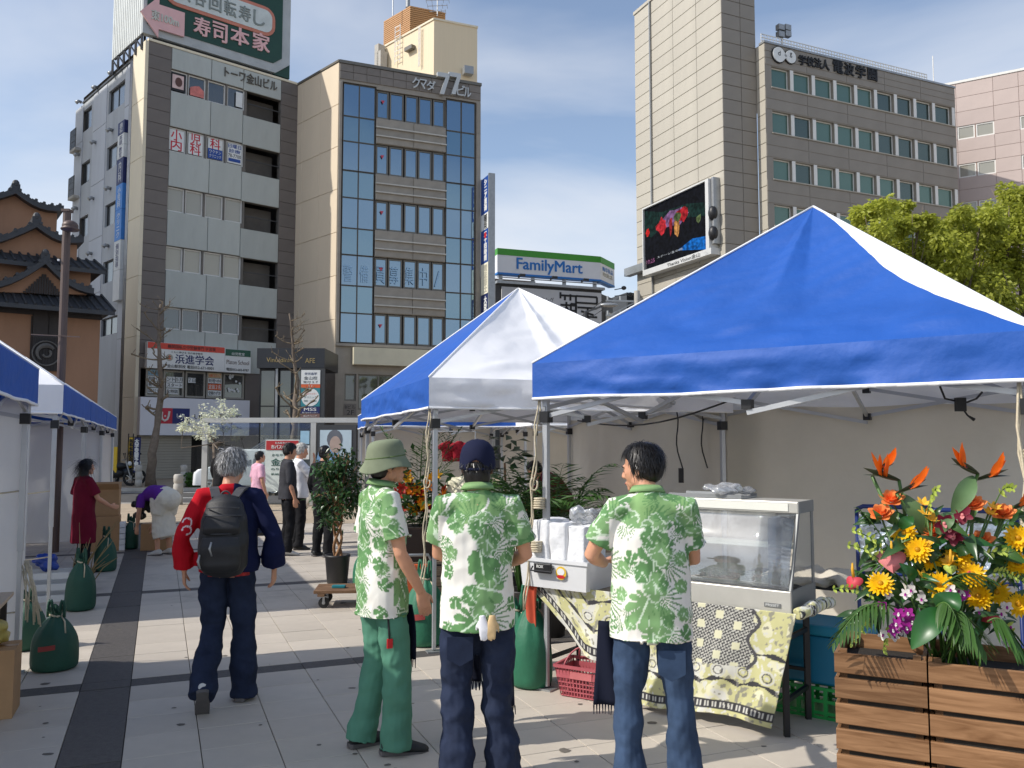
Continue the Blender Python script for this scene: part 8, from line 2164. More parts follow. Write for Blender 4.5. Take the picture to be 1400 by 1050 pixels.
def crate(label,off,w,d,n=9):
 o=Vector((CT.x,CT.y,0))+cx*off
 t=thing('wooden_crate',label,'crate',o,CPH,'slatted wooden flower crates')
 h=(ZC-.0)/n
 for i in range(n):
  z=.004+h*i;rr=random.Random(i+int(off*50));sl=h*.80
  key=('slat',round(w,2))
  for nm,M_,L_ in(('slat',Matrix.Translation((0,rr.uniform(0,.003),z)),w-.004),('slat',Matrix.Translation((w-.004,d,z))@Matrix.Rotation(math.pi,4,'Z'),w-.004),('slat',Matrix.Translation((.0,d-.016,z))@Matrix.Rotation(R(-90),4,'Z'),d-.032),('slat',Matrix.Translation((w-.004,.016,z))@Matrix.Rotation(R(90),4,'Z'),d-.032)):
   k2=('slatm',round(L_,3),round(sl,3))
   if k2 not in _cache:
    mb=MB();e=.003;
    mb.add([(0,0,e),(L_,0,e),(L_,0,sl-e),(0,0,sl-e),(e,0-.0,0),(0,.014,0),(L_,.014,0),(L_,.014,sl),(0,.014,sl),(0,e,0),(L_,e,0),(L_,e,sl),(0,e,sl)],[(0,1,2,3),(9,10,1,0),(3,2,11,12),(5,6,10,9),(12,11,7,8),(8,7,6,5),(0,3,12,8,5,9),(1,10,6,7,11,2)])
    _cache[k2]=mb.mesh('slat',M_WOODC)
   s_=bpy.data.objects.new(nm,_cache[k2]);COL.objects.link(s_);s_.parent=t;s_.matrix_basis=M_@Matrix.Rotation(rr.uniform(-.004,.004),4,'Y')
 for(x,y)in((.018,.018),(w-.05,.018),(.018,d-.046),(w-.05,d-.046)):
  mb=MB();mb.bx(x,x+.028,y,y+.028,.003,ZC-.006);mb.build('post',M_WOODC,t,False,False)
 mb=MB();mb.bx(.018,w-.022,.018,d-.018,.006,ZC-.075);mb.build('soil',pm('dark_soil',(.02,.016,.012),.95,.3,30)if 'dark_soil' not in bpy.data.materials else bpy.data.materials['dark_soil'],t,False,False)
 return t
crate('slatted brown wooden crate under the flowers, left one beside the printed cloth',0,.335,.42)
crate('slatted brown wooden crate under the flowers, right one at the picture corner',.337,.52,.42)
fl=thing('flower_arrangement','large tropical flower arrangement of strelitzia, gerbera, orchids and palm leaves in the wooden crates','flowers',Vector((CT.x,CT.y,ZC-.1))+cx*.4+cy*.2)
base=Vector((CT.x,CT.y,ZC-.1))+cx*.42+cy*.2
def petalmat(name,rgb,var=.15,tr=.3,rough=.5):return pm(name,rgb,rough,var,14,trans=tr,spec=.35)
PM_Y=petalmat('gerbera_yellow',C(248,200,20));PM_YC=petalmat('gerbera_centre',C(206,150,16));PM_OR=petalmat('strelitzia_orange',C(244,112,20));PM_RO=petalmat('rose_orange',C(246,150,84));PM_BU=petalmat('orchid_burgundy',C(124,24,50));PM_PK=petalmat('anthurium_pink',C(238,150,150),.12);PM_RD=petalmat('anthurium_red',C(226,84,96));PM_MG=petalmat('dendrobium_magenta',C(170,40,150));PM_WT=petalmat('dendrobium_white',C(236,232,226));PM_LG=petalmat('bud_green',C(190,206,96));PM_LY=petalmat('lily_yellow',C(244,190,60))
M_BRACT=pm('strelitzia_bract',C(70,74,52),.45,.25,18);M_STEMG=pm('green_stem',C(72,104,44),.5,.2,10);M_BLUEP=petalmat('strelitzia_blue',C(48,40,90))
M_LEAFB=pm('broad_leaf',C(42,92,40),.35,.25,10,trans=.15,spec=.5);M_LEAFG=pm('grey_green_leaf',C(92,120,76),.45,.2,8,trans=.12)
rf=random.Random(77)
def axes(n):
 n=Vector(n).normalized();a=n.cross(Z3);a=a.normalized()if a.length>.01 else Vector((1,0,0));return n,a,n.cross(a)
def petal(mb,o,d,n,L,w,cup=.2,k=5,point=.0):
 d=d.normalized();s=d.cross(n).normalized();rows=[]
 for i in range(k+1):
  f=i/k;ww=w*(math.sin(math.pi*(.12+.83*f))**.8 if not point else math.sin(math.pi*min(.99,.1+.9*f))**(.9));c=o+d*L*f+n*(cup*L*f*f)
  rows.append((c-s*ww/2+n*ww*.12,c,c+s*ww/2+n*ww*.12))
 vs=[q for r_ in rows for q in r_];fs=[]
 for i in range(k):
  for j in range(2):fs.append((i*3+j,i*3+j+1,(i+1)*3+j+1,(i+1)*3+j))
 mb.add(vs,fs)
def stem(p,parent,r=.004):
 b=base+Vector((rf.uniform(-.12,.12),rf.uniform(-.06,.06),0));mb=MB();m=b.lerp(p,.55)+Vector((rf.uniform(-.03,.03),rf.uniform(-.03,.03),.04));mb.tube([b,m,p],r,5);return mb.build('stem',M_STEMG,parent,True)
FY=lambda u:3.36+.12*abs((u-1290)/150)
def fpos(u,v,dy=0):return P(u,v,FY(u)+dy)
cam_dir=lambda p:(Vector((0,0,CAMH))-p).normalized()
def gerbera(u,v,r=.054):
 p=fpos(u,v,rf.uniform(-.05,.04));n,a,b=axes(cam_dir(p)+Vector((rf.uniform(-.5,.3),0,rf.uniform(.1,.6))))
 mb=MB()
 for ring,(q,c,cnt)in enumerate(((1,.12,18),(.8,.3,16),(.55,.55,13))):
  for i in range(cnt):
   t_=2*math.pi*(i+.5*ring)/cnt+rf.uniform(-.06,.06);petal(mb,p+n*.004*ring,a*math.cos(t_)+b*math.sin(t_),n,r*q*rf.uniform(.92,1.08),r*.3,c)
 o=mb.build('gerbera',PM_Y,fl,True);mb=MB();mb.ell(p+n*.008,(.012,.012,.012));mb.build('centre',PM_YC,o,True);stem(p-n*.01,o)
for u,v in((1236,729),(1270,764),(1204,799),(1329,786),(1339,816),(1392,771),(1393,826),(1392,736),(1255,752),(1310,760),(1362,810),(1285,800)):gerbera(u,v)
def rose(u,v,mat=None,r=.035):
 p=fpos(u,v,rf.uniform(-.03,.05));n,a,b=axes(cam_dir(p)*.6+Vector((0,0,.8)));mb=MB()
 for ring in range(4):
  for i in range(5):
   t_=2*math.pi*(i/5)+ring*.7;d=a*math.cos(t_)+b*math.sin(t_);rr_=r*(.3+.22*ring);petal(mb,p-n*.012+d*rr_*.45,(n*(1.1-.22*ring)+d*(.25+.25*ring)),-d,r*1.05,r*1.25,-.1)
 o=mb.build('rose',mat or PM_RO,fl,True);stem(p-n*.015,o)
for u,v in((1204,701),(1219,681),(1274,725),(1342,737),(1330,688),(1371,700)):rose(u,v)
def orchid(u,v,mat,r=.035,parent=None,lip=None,dy=0):
 p=fpos(u,v,dy+rf.uniform(-.03,.03));n,a,b=axes(cam_dir(p)+Vector((rf.uniform(-.5,.5),0,rf.uniform(-.4,.4))));mb=MB()
 for i in range(5):
  t_=2*math.pi*i/5+.3;petal(mb,p,a*math.cos(t_)+b*math.sin(t_),n,r,r*(.85 if i%2 else .62),.12)
 o=mb.build('orchid',mat,parent or fl,True)
 mb=MB();petal(mb,p+n*.004,-Z3*.8+n*.5,n,r*.5,r*.4,.3);mb.ell(p+n*.006,(r*.16,r*.16,r*.16));mb.build('lip',lip or PM_PK,o,True);return o,p
for u,v in((1299,722),(1316,704),(1312,745),(1290,715),(1305,733)):orchid(u,v,PM_BU,.04)
for u,v in((1234,846),(1226,853),(1242,838),(1239,858),(1229,838),(1248,850),(1221,862),(1206,829),(1318,812),(1308,818),(1377,862),(1320,862)):orchid(u,v,PM_MG,.024,None,PM_WT,-.04)
for u,v in((1238,812),(1246,806),(1260,818),(1214,812),(1222,870),(1230,862),(1208,868),(1311,808),(1377,829),(1369,838),(1375,878),(1384,872),(1338,836),(1300,806)):orchid(u,v,PM_WT,.022,None,PM_MG,-.04)
def lily(u,v,r=.045):
 p=fpos(u,v);n,a,b=axes(cam_dir(p)*.5+Vector((rf.uniform(-.4,.4),0,.7)));mb=MB()
 for i in range(6):t_=math.pi*i/3;petal(mb,p,n*.8+(a*math.cos(t_)+b*math.sin(t_))*.8,-n,r,r*.4,.25,5,1)
 o=mb.build('lily',PM_LY,fl,True);stem(p,o)
for u,v in((1266,703),(1274,712),(1351,703),(1358,696),(1262,690),(1268,745),(1298,770),(1262,790)):lily(u,v)
def anthurium(u,v,mat,r=.062,dn=(0,-.6,.4)):
 p=fpos(u,v,-.03);n,a,b=axes(cam_dir(p)+Vector(dn));down=(-Z3-n*(-Z3).dot(n)).normalized();s=n.cross(down);mb=MB();k=26;vs=[p]
 for i in range(k):
  t_=2*math.pi*i/k;x=.8*math.sin(t_)**3;y=(.62*math.cos(t_)-.26*math.cos(2*t_)-.1*math.cos(3*t_));vs.append(p+s*x*r+down*(-y)*r+n*.012*math.cos(2*t_))
 mb.add(vs,[(0,1+i,1+(i+1)%k)for i in range(k)]);o=mb.build('anthurium',mat,fl,True,solid=.002)
 mb=MB();mb.tube([p+n*.003-down*.02,p+n*.02-down*.045,p+n*.03-down*.07],[.006,.006,.003],7);mb.build('spadix',PM_LY,o,True);stem(p-down*.02,o)
anthurium(1219,766,PM_PK,.07);anthurium(1325,777,PM_RD,.05,(0,0,1.2));anthurium(1166,796,PM_RD,.045,(-.8,0,.5));anthurium(1352,845,PM_RD,.05,(0,0,1.5));anthurium(1300,778,PM_LG,.03)
def strelitzia(u,v,face,L=.13):
 p=fpos(u,v,.02);f=Vector((face,-.1,.25)).normalized();o=None
 mb=MB();petal(mb,p-f*.06,f,Vector((0,-.3,1)),L*1.25,.03,-.12,6,1);petal(mb,p-f*.06,f,Vector((0,.6,.6)),L*1.2,.03,.12,6,1);o=mb.build('bird_of_paradise',M_BRACT,fl,True)
 mb=MB()
 for i in range(4):d=f*rf.uniform(.1,.8)+Vector((rf.uniform(-.3,.3),rf.uniform(-.4,.2),rf.uniform(.5,1.1)));petal(mb,p+f*.01*i,d,Vector((-f.x*.3,-1,.2)),L*rf.uniform(.6,.95),.024,.1,6,1)
 mb.build('sepal',PM_OR,o,True)
 mb=MB();petal(mb,p,f*.8+Z3*.7,Vector((0,-1,.2)),L*.7,.012,.0,5,1);mb.build('blue_petal',M_BLUEP,o,True)
 b=base+Vector((rf.uniform(-.1,.1),0,0));mb=MB();mb.tube([b,b.lerp(p,.6)+Vector((0,.02,.03)),p-f*.055],.007,6);mb.build('stem',M_STEMG,o,True)
strelitzia(1212,652,-.9);strelitzia(1244,668,.6,.11);strelitzia(1322,640,-.5,.11);strelitzia(1352,652,1.0,.12);strelitzia(1394,692,.5,.09);strelitzia(1208,640,.3,.09)
def broad(p,q,w,mat,bend=.03,name='leaf'):
 p,q=Vector(p),Vector(q);d=q-p;L=d.length;n=(cam_dir(p)+Vector((rf.uniform(-.4,.4),0,.3))).normalized();mb=MB();k=9;dn=d.normalized();s=dn.cross(n).normalized();nn=s.cross(dn)
 rows=[]
 for i in range(k+1):
  f=i/k;ww=w*math.sin(math.pi*min(.985,.06+.94*f))**.75;c=p+d*f+nn*bend*math.sin(math.pi*f)-Z3*bend*f*f
  rows+=[c-s*ww/2+nn*ww*.14,c-s*ww/4+nn*ww*.03,c,c+s*ww/4+nn*ww*.03,c+s*ww/2+nn*ww*.14]
 mb.add(rows,[(i*5+j,i*5+j+1,(i+1)*5+j+1,(i+1)*5+j)for i in range(k)for j in range(4)]);return mb.build(name,mat,fl,True)
broad(fpos(1303,702,.03),fpos(1330,640,.03),.075,M_LEAFG);broad(fpos(1268,735,.05),fpos(1222,660,.05),.07,M_LEAFG);broad(fpos(1292,835,-.07),fpos(1246,876,-.12),.10,M_LEAFB);broad(fpos(1282,730),fpos(1300,690),.06,M_LEAFG);broad(fpos(1290,840,-.06),fpos(1310,800,-.1),.1,M_LEAFB)
for i in range(190):
 a=rf.uniform(0,6.28);u,v=min(1430,max(1190,1295+rf.gauss(0,62))),min(850,max(715,785+rf.gauss(0,45)));p=fpos(u,v,rf.uniform(.0,.2));d=Vector((rf.uniform(-1,1),rf.uniform(-.6,.3),rf.uniform(-.3,.9))).normalized();broad(p,p+d*rf.uniform(.08,.15),rf.uniform(.02,.05),rf.choice((M_LEAFB,M_LEAFD,M_LEAFD,M_LEAFP)),.03)
def frond(p,q,n=16,ll=.13,droop=.1):
 p,q=Vector(p),Vector(q);mb=MB();pts=[p.lerp(q,i/n)+Z3*(droop*math.sin(math.pi*i/n)*.6-droop*(i/n)**2*.3)for i in range(n+1)]
 mb.tube(pts,[.004*(1-.7*i/n)for i in range(n+1)],5);o=mb.build('palm_frond',M_STEMG,fl,True)
 mb=MB();d=(q-p).normalized();s=d.cross(Z3).normalized()
 for i in range(2,n+1):
  L=ll*math.sin(math.pi*(.15+.75*i/n))
  for sd in(-1,1):
   dr=(d*.55+s*sd*.75-Z3*rf.uniform(.25,.75)).normalized();petal(mb,pts[i],dr,Z3*.9+s*.1,L*rf.uniform(.9,1.1),.013,-.18,4,1)
 mb.build('leaflet',M_LEAFP,o,True)['kind']='stuff'
frond(fpos(1225,830,-.02),fpos(1140,868,-.12));frond(fpos(1215,842,-.05),fpos(1150,850,.0),14,.1);frond(fpos(1290,838,-.08),fpos(1345,878,-.24),16,.16);frond(fpos(1350,850,-.1),fpos(1398,890,-.2),14,.14);frond(fpos(1288,800,-.05),fpos(1360,790,-.1),14,.08,.06);frond(fpos(1280,830,-.07),fpos(1318,866,-.22),14,.12)
frond(fpos(1225,770,.05),fpos(1172,690,.1),14,.07,.04);frond(fpos(1240,800,.02),fpos(1165,780,.05),12,.06);frond(fpos(1350,760,.1),fpos(1398,690,.12),14,.07,.04);frond(fpos(1370,800,0),fpos(1420,800,-.05),12,.09)
for(u0,v0,u1,v1)in((1225,775,1165,725),(1225,790,1160,745),(1215,830,1140,805),(1200,850,1165,880),(1215,860,1208,890),(1370,850,1392,895),(1330,770,1390,760),(1340,790,1398,795),(1265,720,1280,668),(1360,690,1385,668)):
 a,b=fpos(u0,v0),fpos(u1,v1,-.06);n=9;mb=MB();pts=[a.lerp(b,i/n)+Z3*.03*math.sin(math.pi*i/n)for i in range(n+1)];mb.tube(pts,.0025,5);o=mb.build('bud_spray',M_STEMG,fl,True);mb=MB()
 for i in range(3,n+1):
  for sd in(-1,1):petal(mb,pts[i],Vector((rf.uniform(-.6,.6),-.4,sd*.6)),Vector((0,-1,.3)),.02+.012*(1-i/n),.013,.2,3,1)
 mb.build('bud',PM_LG,o,True)['kind']='stuff'
M_POT=pm('dark_pot',(.022,.02,.02),.5,.1,6)
def leaf_shape(mb,p,d,L,w,rr):
 d=d.normalized();n=Vector((rr.gauss(0,.5),rr.gauss(0,.5),1)).normalized();s=d.cross(n).normalized();nn=s.cross(d)
 a,b,c=p,p+d*L*.45-nn*L*.02,p+d*L-nn*L*.2
 mb.add([a,b+s*w/2+nn*w*.12,b,b-s*w/2+nn*w*.12,c],[(0,1,2),(0,2,3),(1,4,2),(2,4,3)])
def ficus(u,Y,label):
 rr=random.Random(5);p0=XY(u,Y);t=thing('potted_ficus',label,'potted plant',(p0.x,Y,0))
 mb=MB();mb.lathe([(.001,0),(.12,0),(.125,.02),(.15,.31),(.158,.32),(.158,.345),(.14,.345),(.13,.30),(.001,.29)],(0,0,0),24,False);mb.build('pot',M_POT,t,True,False)
 mb=MB();mb.lathe([(.001,.295),(.128,.295)],(0,0,0),20,False);mb.build('soil',bpy.data.materials['dark_soil'],t,False,False)
 for k in range(3):
  mb=MB();mb.tube([(.045*math.cos(z*9+k*2.09),.045*math.sin(z*9+k*2.09),.29+z)for z in np.linspace(0,.75,16)],[.02-.008*i/15 for i in range(16)],7);mb.build('stem',pm('ficus_bark',C(150,112,78),.8,.2,20)if 'ficus_bark' not in bpy.data.materials else bpy.data.materials['ficus_bark'],t,True,False)
 mb=MB();tips=[]
 for i in range(60):
  a=rr.uniform(0,6.28);z=rr.uniform(.75,1.62);r_=.36*math.sin(math.pi*min(1,(z-.45)/1.3))**.6*rr.uniform(.5,1.05)
  e=Vector((r_*math.cos(a),r_*math.sin(a),z));s=Vector((.03*math.cos(a),.03*math.sin(a),min(1.1,.55+.4*rr.random()+(z-.8)*.4)));mb.tube([s,s.lerp(e,.5)+Z3*.06,e],[.007,.005,.003],5);tips.append((s,e))
 mb.build('twig',bpy.data.materials['ficus_bark'],t,True,False)['kind']='stuff'
 mb=MB()
 for s,e in tips:
  for k in range(30):
   f=rr.uniform(.35,1.08);p=s.lerp(e,f)+Vector((rr.gauss(0,.05),rr.gauss(0,.05),.05*math.sin(math.pi*f)+rr.gauss(0,.04)));d=Vector((e.x-s.x+rr.gauss(0,.35),e.y-s.y+rr.gauss(0,.35),rr.uniform(-.6,.15)));leaf_shape(mb,p,d,rr.uniform(.06,.1),rr.uniform(.028,.042),rr)
 mb.build('foliage',M_LEAFD,t,True,False)['kind']='stuff'
 return t
t=ficus(461,10.55,'tall potted ficus with a dense dark crown beside the bus shelter poster')
M_WDOL=woodmat('worn_dolly_wood',C(134,106,82),.12)
pd=G(500,826)
t=thing('dolly','flat wooden dolly on caster wheels beside the bucket hat man','dolly',(pd.x,pd.y,0),R(6))
for i in range(4):mb=MB();mb.bx(-.52,.52,-.23+.116*i,-.23+.116*i+.11,.155,.185);mb.build('plank',M_WDOL,t,False,False,bevel=.003)
for x in(-.48,.42):mb=MB();mb.bx(x,x+.07,-.23,.23,.125,.154);mb.build('bearer',M_WDOL,t,False,False)
for x in(-.42,.42):
 for y in(-.17,.17):
  mb=MB();mb.tube([(x,y-.014,.055),(x,y+.014,.055)],.055,16);w=mb.build('caster',M_TYRE,t,False,False)
  mb=MB();mb.bx(x-.03,x+.03,y-.03,y+.03,.116,.124);mb.bx(x-.012,x+.012,y-.026,y-.018,.05,.118);mb.bx(x-.012,x+.012,y+.018,y+.026,.05,.118);mb.cyl((x,y-.02,.055),(x,y+.02,.055),.018,10);mb.build('bracket',M_STEEL,w,False,False)
mb=MB();mb.bx(pd.x-.34,pd.x-.20,pd.y-.12,pd.y-.05,.186,.215);tag(mb.build('tape_case',pm('teal_case',C(30,120,130),.4),bevel=.006),'small teal case lying on the wooden dolly','case')
q=XY(572,8.6)
t=thing('wooden_box','weathered grey wooden box carrying the dark planter between the two men','box',(q.x,q.y,0),R(18))
M_WGREY=woodmat('weathered_grey_wood',C(150,138,122),.1)
for i in range(5):mb=MB();mb.bx(-.34,.34,-.28,-.265,.02+.1*i,.11+.1*i);mb.build('board',M_WGREY,t,False,False)
for i in range(5):mb=MB();mb.bx(-.34+.137*i,-.34+.137*i+.13,-.28,.28,.53,.555);mb.build('lid_board',M_WGREY,t,False,False)
mb=MB();mb.bx(-.335,.335,-.262,.26,.01,.528);mb.build('carcass',M_WOODD,t,False,False)
t=thing('flower_planter','dark brown planter of orange flowers and palm fronds behind the bucket hat man','planter',(q.x,q.y,.557),R(18))
mb=MB();mb.bx(-.3,.3,-.24,.24,.0,.32);mb.build('trough',pm('planter_brown',C(54,40,34),.5,.1,4),t,False,False,bevel=.008)
mb=MB();mb.bx(-.27,.27,-.21,.21,.3,.325);mb.build('soil',bpy.data.materials['dark_soil'],t,False,False)
rr=random.Random(9);PM_DO=petalmat('lily_orange',C(236,130,30));PM_YO=petalmat('lily_amber',C(246,184,40));PM_RDK=petalmat('bract_red',C(176,44,30))
tw=Matrix.Translation((q.x,q.y,.557))@Matrix.Rotation(R(18),4,'Z')
for i in range(34):
 mb=MB();p=Vector((rr.gauss(-.05,.17),rr.gauss(-.1,.1),.42+rr.random()*.42));n=Vector((rr.gauss(0,.5),-1,rr.uniform(0,.8))).normalized();_,a,b=axes(n)
 for k in range(6):th=math.pi*k/3;petal(mb,p,n*.5+a*math.cos(th)+b*math.sin(th),n,rr.uniform(.06,.085),.034,.15,4,1)
 mb.build('lily',rr.choice((PM_DO,PM_YO,PM_YO,PM_RDK)),t,True,False)
mb=MB()
for i in range(420):
 p=Vector((rr.gauss(0,.2),rr.gauss(0,.14),.34+abs(rr.gauss(0,.28))));leaf_shape(mb,p,Vector((rr.gauss(0,1),rr.gauss(0,1),rr.uniform(-.2,1))),rr.uniform(.09,.18),rr.uniform(.03,.05),rr)
mb.build('foliage',M_LEAFD,t,True,False)['kind']='stuff'
mb=MB()
for i in range(16):
 a=rr.uniform(0,6.28);b0=Vector((.05*math.cos(a),.05*math.sin(a)+.05,.3));tip=Vector((.42*math.cos(a),.3*math.sin(a),.85+rr.random()*.5));n=14;pts=[b0.lerp(tip,j/n)+Z3*.16*math.sin(math.pi*j/n)for j in range(n+1)]
 mb.tube(pts,.003,4)
 for j in range(4,n+1):
  for sd in(-1,1):leaf_shape(mb,pts[j],(tip-b0)*.6+Vector((-math.sin(a),math.cos(a),0))*sd*.5-Z3*.15,.15*math.sin(math.pi*(.15+.7*j/n)),.012,rr)
mb.build('palm_fronds',M_LEAFP,t,True,False)['kind']='stuff'
def palm(u,Y,h,label,seed,n=30,spread=.5):
 rr=random.Random(seed);p0=XY(u,Y);t=thing('potted_palm',label,'potted plant',(p0.x,Y,0))
 mb=MB();mb.lathe([(.001,0),(.13,0),(.17,.3),(.18,.32),(.16,.32),(.15,.28),(.001,.28)],(0,0,0),20,False);mb.build('pot',M_POT,t,True,False)
 for i in range(n):
  a=rr.uniform(0,6.28);s=rr.uniform(.4,1);b0=Vector((.05*math.cos(a),.05*math.sin(a),.28));m_=Vector((spread*.45*s*math.cos(a),spread*.45*s*math.sin(a),h*rr.uniform(.72,.95)));tip=Vector((spread*s*1.15*math.cos(a),spread*s*1.15*math.sin(a),h*rr.uniform(.6,1.0)-.1*s));k=16
  bz=lambda f:b0*(1-f)**2+m_*2*f*(1-f)*1.0+tip*f*f
  pts=[bz(j/k)for j in range(k+1)];mb=MB();mb.tube(pts,[.006*(1-.75*j/k)for j in range(k+1)],4);sd_=Vector((-math.sin(a),math.cos(a),0))
  for j in range(6,k+1):
   d=(pts[min(k,j+1)]-pts[j-1]).normalized()
   for sd in(-1,1):leaf_shape(mb,pts[j],d*.7+sd_*sd*.7-Z3*.25,.26*math.sin(math.pi*(.2+.7*(j-5)/(k-5))),.02,rr)
  mb.build('frond',M_LEAFP,t,True,False)
 return t
palm(752,7.7,1.62,'tall potted areca palm behind the leg of the big blue tent',3,44,.62)
palm(716,8.2,1.55,'potted palm left of the tent leg, behind the navy capped man',6,34,.55)
rr=random.Random(21);p0=XY(690,9.0);t=thing('potted_plant','bushy potted plant with broad dark leaves at the right shoulder of the navy capped man','potted plant',(p0.x,9.0,0))
mb=MB();mb.lathe([(.001,0),(.14,0),(.18,.34),(.16,.34),(.001,.3)],(0,0,0),20,False);mb.build('pot',M_POT,t,True,False)
mb=MB();mb.tube([(0,0,.3),(.02,0,.9),(0,.02,1.5)],[.02,.016,.01],7);mb.build('stem',bpy.data.materials['ficus_bark'],t,True,False)
for i in range(150):
 a=rr.uniform(0,6.28);z=rr.uniform(.7,1.78);r_=.3*math.sin(math.pi*min(1,(z-.35)/1.5))**.5*rr.uniform(.2,1);mb=MB();leaf_shape(mb,Vector((r_*math.cos(a),r_*math.sin(a),z)),Vector((math.cos(a),math.sin(a),rr.uniform(-.3,.6))),rr.uniform(.12,.2),rr.uniform(.06,.09),rr);mb.build('leaf',M_LEAFD,t,True,False)
M_REDF=cloth('red_floral_cloth',C(150,36,48),.6,scale=14)
for i,(u,lab)in enumerate(((613,'red floral shirt on a hanger under the far tents, left one'),(628,'red floral shirt on a hanger under the far tents, right one'))):
 c=P(u,613,12.4);t=thing('hanging_shirt',lab,'shirt',(c.x,12.4,c.z-.35),R(20),'red shirts hanging under the far tents')
 mb=MB();frame_tube(mb,[(Vector((0,0,0)),.17,.05),(Vector((0,0,.3)),.19,.06),(Vector((0,0,.48)),.16,.05),(Vector((0,0,.54)),.06,.04)],14)
 for s in(-1,1):mb.tube([(s*.12,0,.46),(s*.26,0,.34)],[.06,.08],10)
 me=remesh(mb,.014,3);me.materials.append(M_REDF);obj('garment',me,t);mb=MB();mb.tube([(0,0,.53),(0,0,.62),(.03,0,.65),(.05,0,.62)],.005,5);mb.build('hook',M_STEEL,t,False,False);t.scale=(.55,.55,.55);t.location.z+=.16
mb=MB();a,b=P(590,590,12.4),P(650,590,12.4);mb.cyl(a,b,.012,6);mb.cyl((a.x,a.y,0),a,.012,6);mb.cyl((b.x,b.y,0),b,.012,6);tag(mb.build('clothes_rail',M_STEEL),'thin steel clothes rail under the far tents','rail')
q=P(800,690,8.3);t=thing('stacked_crates','blue plastic crate with a black lid on a low table under the white fronted tent','crate',(q.x,q.y,0),R(18))
mb=MB();mb.bx(-.35,.35,-.25,.25,.72,.98);mb.build('crate_body',pm('blue_plastic',C(28,58,96),.4,.1,5),t,False,False,bevel=.02)
mb=MB();mb.bx(-.37,.37,-.27,.27,.985,1.02);mb.build('lid',M_PLAS,t,False,False,bevel=.01)
mb=MB();mb.bx(-.6,.6,-.35,.35,.69,.715);mb.build('table_top',M_TTOP,t,False,False)
for x in(-.55,.55):
 for y in(-.3,.3):mb=MB();mb.bx(x-.02,x+.02,y-.02,y+.02,0,.689);mb.build('leg',M_BLACKM,t,False,False)
q=G(560,872)
t=thing('hand_truck','steel frame hand truck with an orange pad behind the bucket hat man','hand truck',(q.x,q.y+.3,0),R(10))
mb=MB();mb.tube([(-.16,0,.05),(-.16,0,.62),(-.13,0,.68),(.13,0,.68),(.16,0,.62),(.16,0,.05)],.014,8);mb.build('frame',M_STEEL,t,True,False)
mb=MB();mb.bx(-.13,.13,-.02,.0,.3,.6);mb.build('pad',M_ORANGE,t,False,False,bevel=.01);mb=MB();mb.bx(-.18,.18,-.2,0,.03,.05);mb.build('toe_plate',M_STEEL,t,False,False)
def lp(s,t_,z=0):return LR+A2*s+B2v*t_+Z3*z
M_CARD=pm('cardboard',C(176,138,98),.8,.08,4,dirt=.15)
def carton(loc,rz,w,d,h,label,open_=False,mark=None):
 t=thing('cardboard_box',label,'cardboard box',loc,rz,'cardboard boxes along the left row')
 mb=MB();mb.bx(-w/2,w/2,-d/2,d/2,0,h-.002);mb.build('carton',M_CARD,t,False,False)
 mb=MB();mb.bx(-w/2-.001,w/2+.001,-.03,.03,h-.0015,h);mb.build('tape',pm('brown_tape',C(150,110,70),.3)if 'brown_tape' not in bpy.data.materials else bpy.data.materials['brown_tape'],t,False,False)
 if open_:
  for s in(-1,1):mb=MB();mb.add([(-w/2,s*d/2,h),(w/2,s*d/2,h),(w/2,s*(d/2+.12),h+.1),(-w/2,s*(d/2+.12),h+.1)],[(0,1,2,3)]);mb.build('flap',M_CARD,t,False,False,solid=.006)
 if mark:text_obj('lettering',mark,Matrix(((1,0,0,0),(0,0,-1,-d/2-.002),(0,1,0,h*.55),(0,0,0,1))),w*.6,h*.22,M_NAVY,t)
 return t
q=G(140,752);carton((q.x,q.y,0),R(22),.5,.4,.55,'large cardboard box at the third left tent leg, under another box');carton((q.x-.02,q.y+.05,.551),R(20),.46,.36,.42,'cardboard box stacked on the large box beside the maroon clad woman',True)
q=G(200,752);carton((q.x+.12,q.y+.1,0),R(10),.42,.3,.42,'small brown cardboard box beside the bending woman')
q2=G(-42,985);carton((q2.x,q2.y+.1,0),R(22),.4,.3,.42,'brown box with dark print at the lower left corner',False,'取扱注意')
mb=MB();c=Vector((q2.x,q2.y+.1,.43));
for i in range(6):mb.ell(c+Vector((rr.gauss(0,.06),rr.gauss(0,.05),.02+.03*i)),(.1,.09,.06))
me=remesh(mb,.012,2);wrinkle(me,.012,24,24,2,None,.8);me.materials.append(pm('yellow_film',C(206,190,110),.3,.15,14,trans=.3));tag(obj('plastic_bag',me),'crumpled yellow plastic bag on the box at the lower left corner','plastic bag')
q=G(158,752);t=thing('paper_stack','stack of white wrapped packs leaning at the cardboard boxes','packs',(q.x,q.y,0),R(22))
for i in range(5):mb=MB();mb.bx(-.14,.14,-.12,.12,.09*i,.09*i+.085);mb.build('pack',M_BAGW,t,False,False,bevel=.01)
q=G(70,822);t=thing('plastic_crate','low white plastic crate behind the second weight bag','crate',(q.x-.1,q.y+.1,0),R(22))
mb=MB()
for z in(0,.12,.24):mb.bx(-.25,.25,-.18,-.17,z,z+.07);mb.bx(-.25,.25,.17,.18,z,z+.07);mb.bx(.24,.25,-.17,.17,z,z+.07);mb.bx(-.25,-.24,-.17,.17,z,z+.07)
for x in(-.25,.22):
 for y in(-.18,.15):mb.bx(x,x+.03,y,y+.03,0,.31)
mb.build('crate_body',M_WHITE,t,False,False)
mb=MB()
for i in range(4):mb.ell((q.x-.1+rr.gauss(0,.07),q.y+.1+rr.gauss(0,.05),.36+.03*i),(.12,.09,.06))
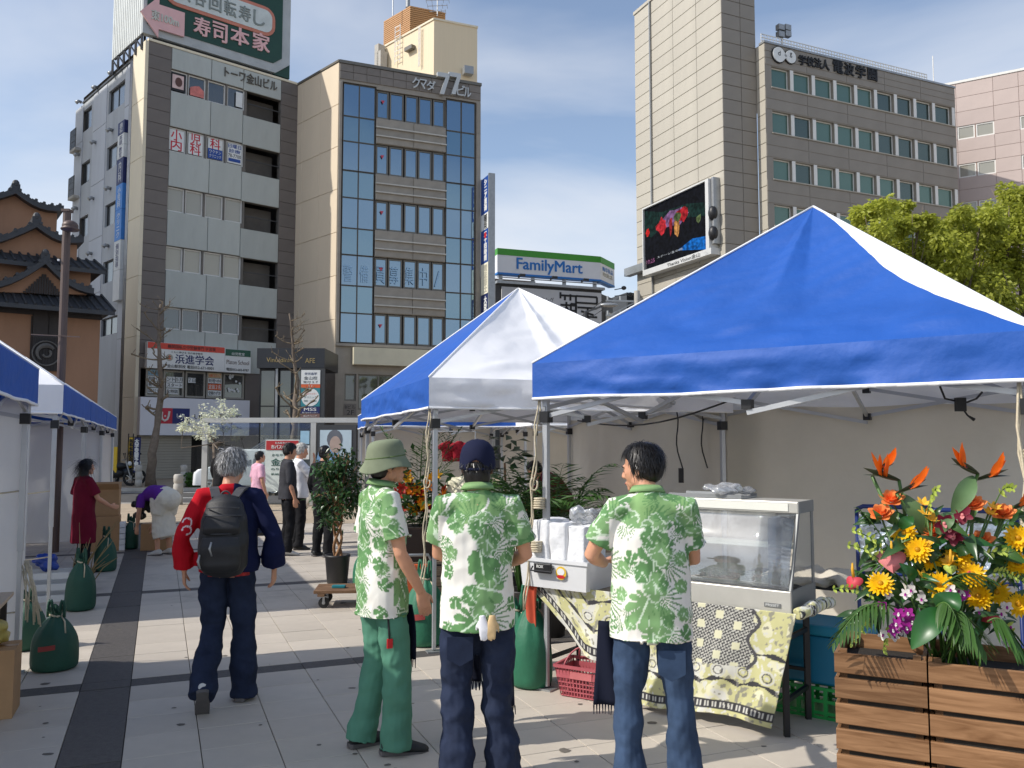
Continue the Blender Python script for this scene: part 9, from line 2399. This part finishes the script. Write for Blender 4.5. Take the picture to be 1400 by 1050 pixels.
me=remesh(mb,.012,2);wrinkle(me,.015,20,20,5,None,.8);me.materials.append(pm('blue_tarp',C(36,66,150),.45,.15,8));tag(obj('folded_tarp',me),'folded blue tarpaulin on the low white crate','tarpaulin')
t=thing('folding_table','folding table with a pale wooden top cut by the left edge','table',lp(-1.25,-.35),GA)
mb=MB();mb.bx(-.75,.40,-.45,.40,.70,.725);mb.build('table_top',pm('pale_ply',C(196,172,144),.55,.08,3,stretch=(1,8,1)),t,False,False,bevel=.004)
for x in(-.7,.35):
 for y in(-.4,.35):mb=MB();mb.bx(x-.018,x+.018,y-.018,y+.018,0,.699);mb.build('leg',M_WOODD,t,False,False)
for i in range(6):mb=MB();mb.bx(-.6+.06*i,-.57+.06*i,.42,.9,.75+.0*i,.765);mb.build('rack_slat',M_ALU,t,False,False)
mb=MB();q=G(105,812)
for i in range(16):
 a=Vector((q.x+rr.gauss(0,.05),q.y+.1+rr.gauss(0,.05),.05));b=a+Vector((rr.uniform(-.25,.45),rr.uniform(-.1,.3),rr.uniform(.3,.75)));mb.tube([a,a.lerp(b,.5)+Vector((0,0,.06)),b],[.008,.006,.003],5)
tag(mb.build('dry_branches',pm('dry_stem',C(140,120,80),.8,.2,10),smooth=True),'bundle of dry stems standing between the left weight bags','branches')
for i,(s,z0,z1)in enumerate(((0.0,1.35,1.25),(0.0,.45,.38),(1.95,1.25,1.15),(1.95,.62,.52))):
 mb=MB();a=lp(s-.03,-.03,z0);b=lp(s+.2,-1.0,z1+.12);mb.tube([a.lerp(b,k/6)-Z3*.05*math.sin(math.pi*k/6)for k in range(7)],.006,5)
 tag(mb.build('tie_cord',M_ROPE,smooth=True),('upper tie cord at the nearest left tent leg','lower tie cord at the nearest left tent leg','upper tie cord at the second left tent leg','lower tie cord at the second left tent leg')[i],'cord')
mb=MB();rr2=random.Random(4);a=lp(0,.02,.78)
for i in range(9):mb.tube([a+Vector((rr2.gauss(0,.03),-.02,rr2.uniform(-.05,.05))),a+Vector((rr2.uniform(0,.1),-.04,-.15)),a+Vector((rr2.uniform(.02,.16),-.05,rr2.uniform(-.45,-.3)))],.006,5)
tag(mb.build('knotted_cord',M_ROPE,smooth=True),'tangle of white cord knotted round the nearest left tent leg','cord')
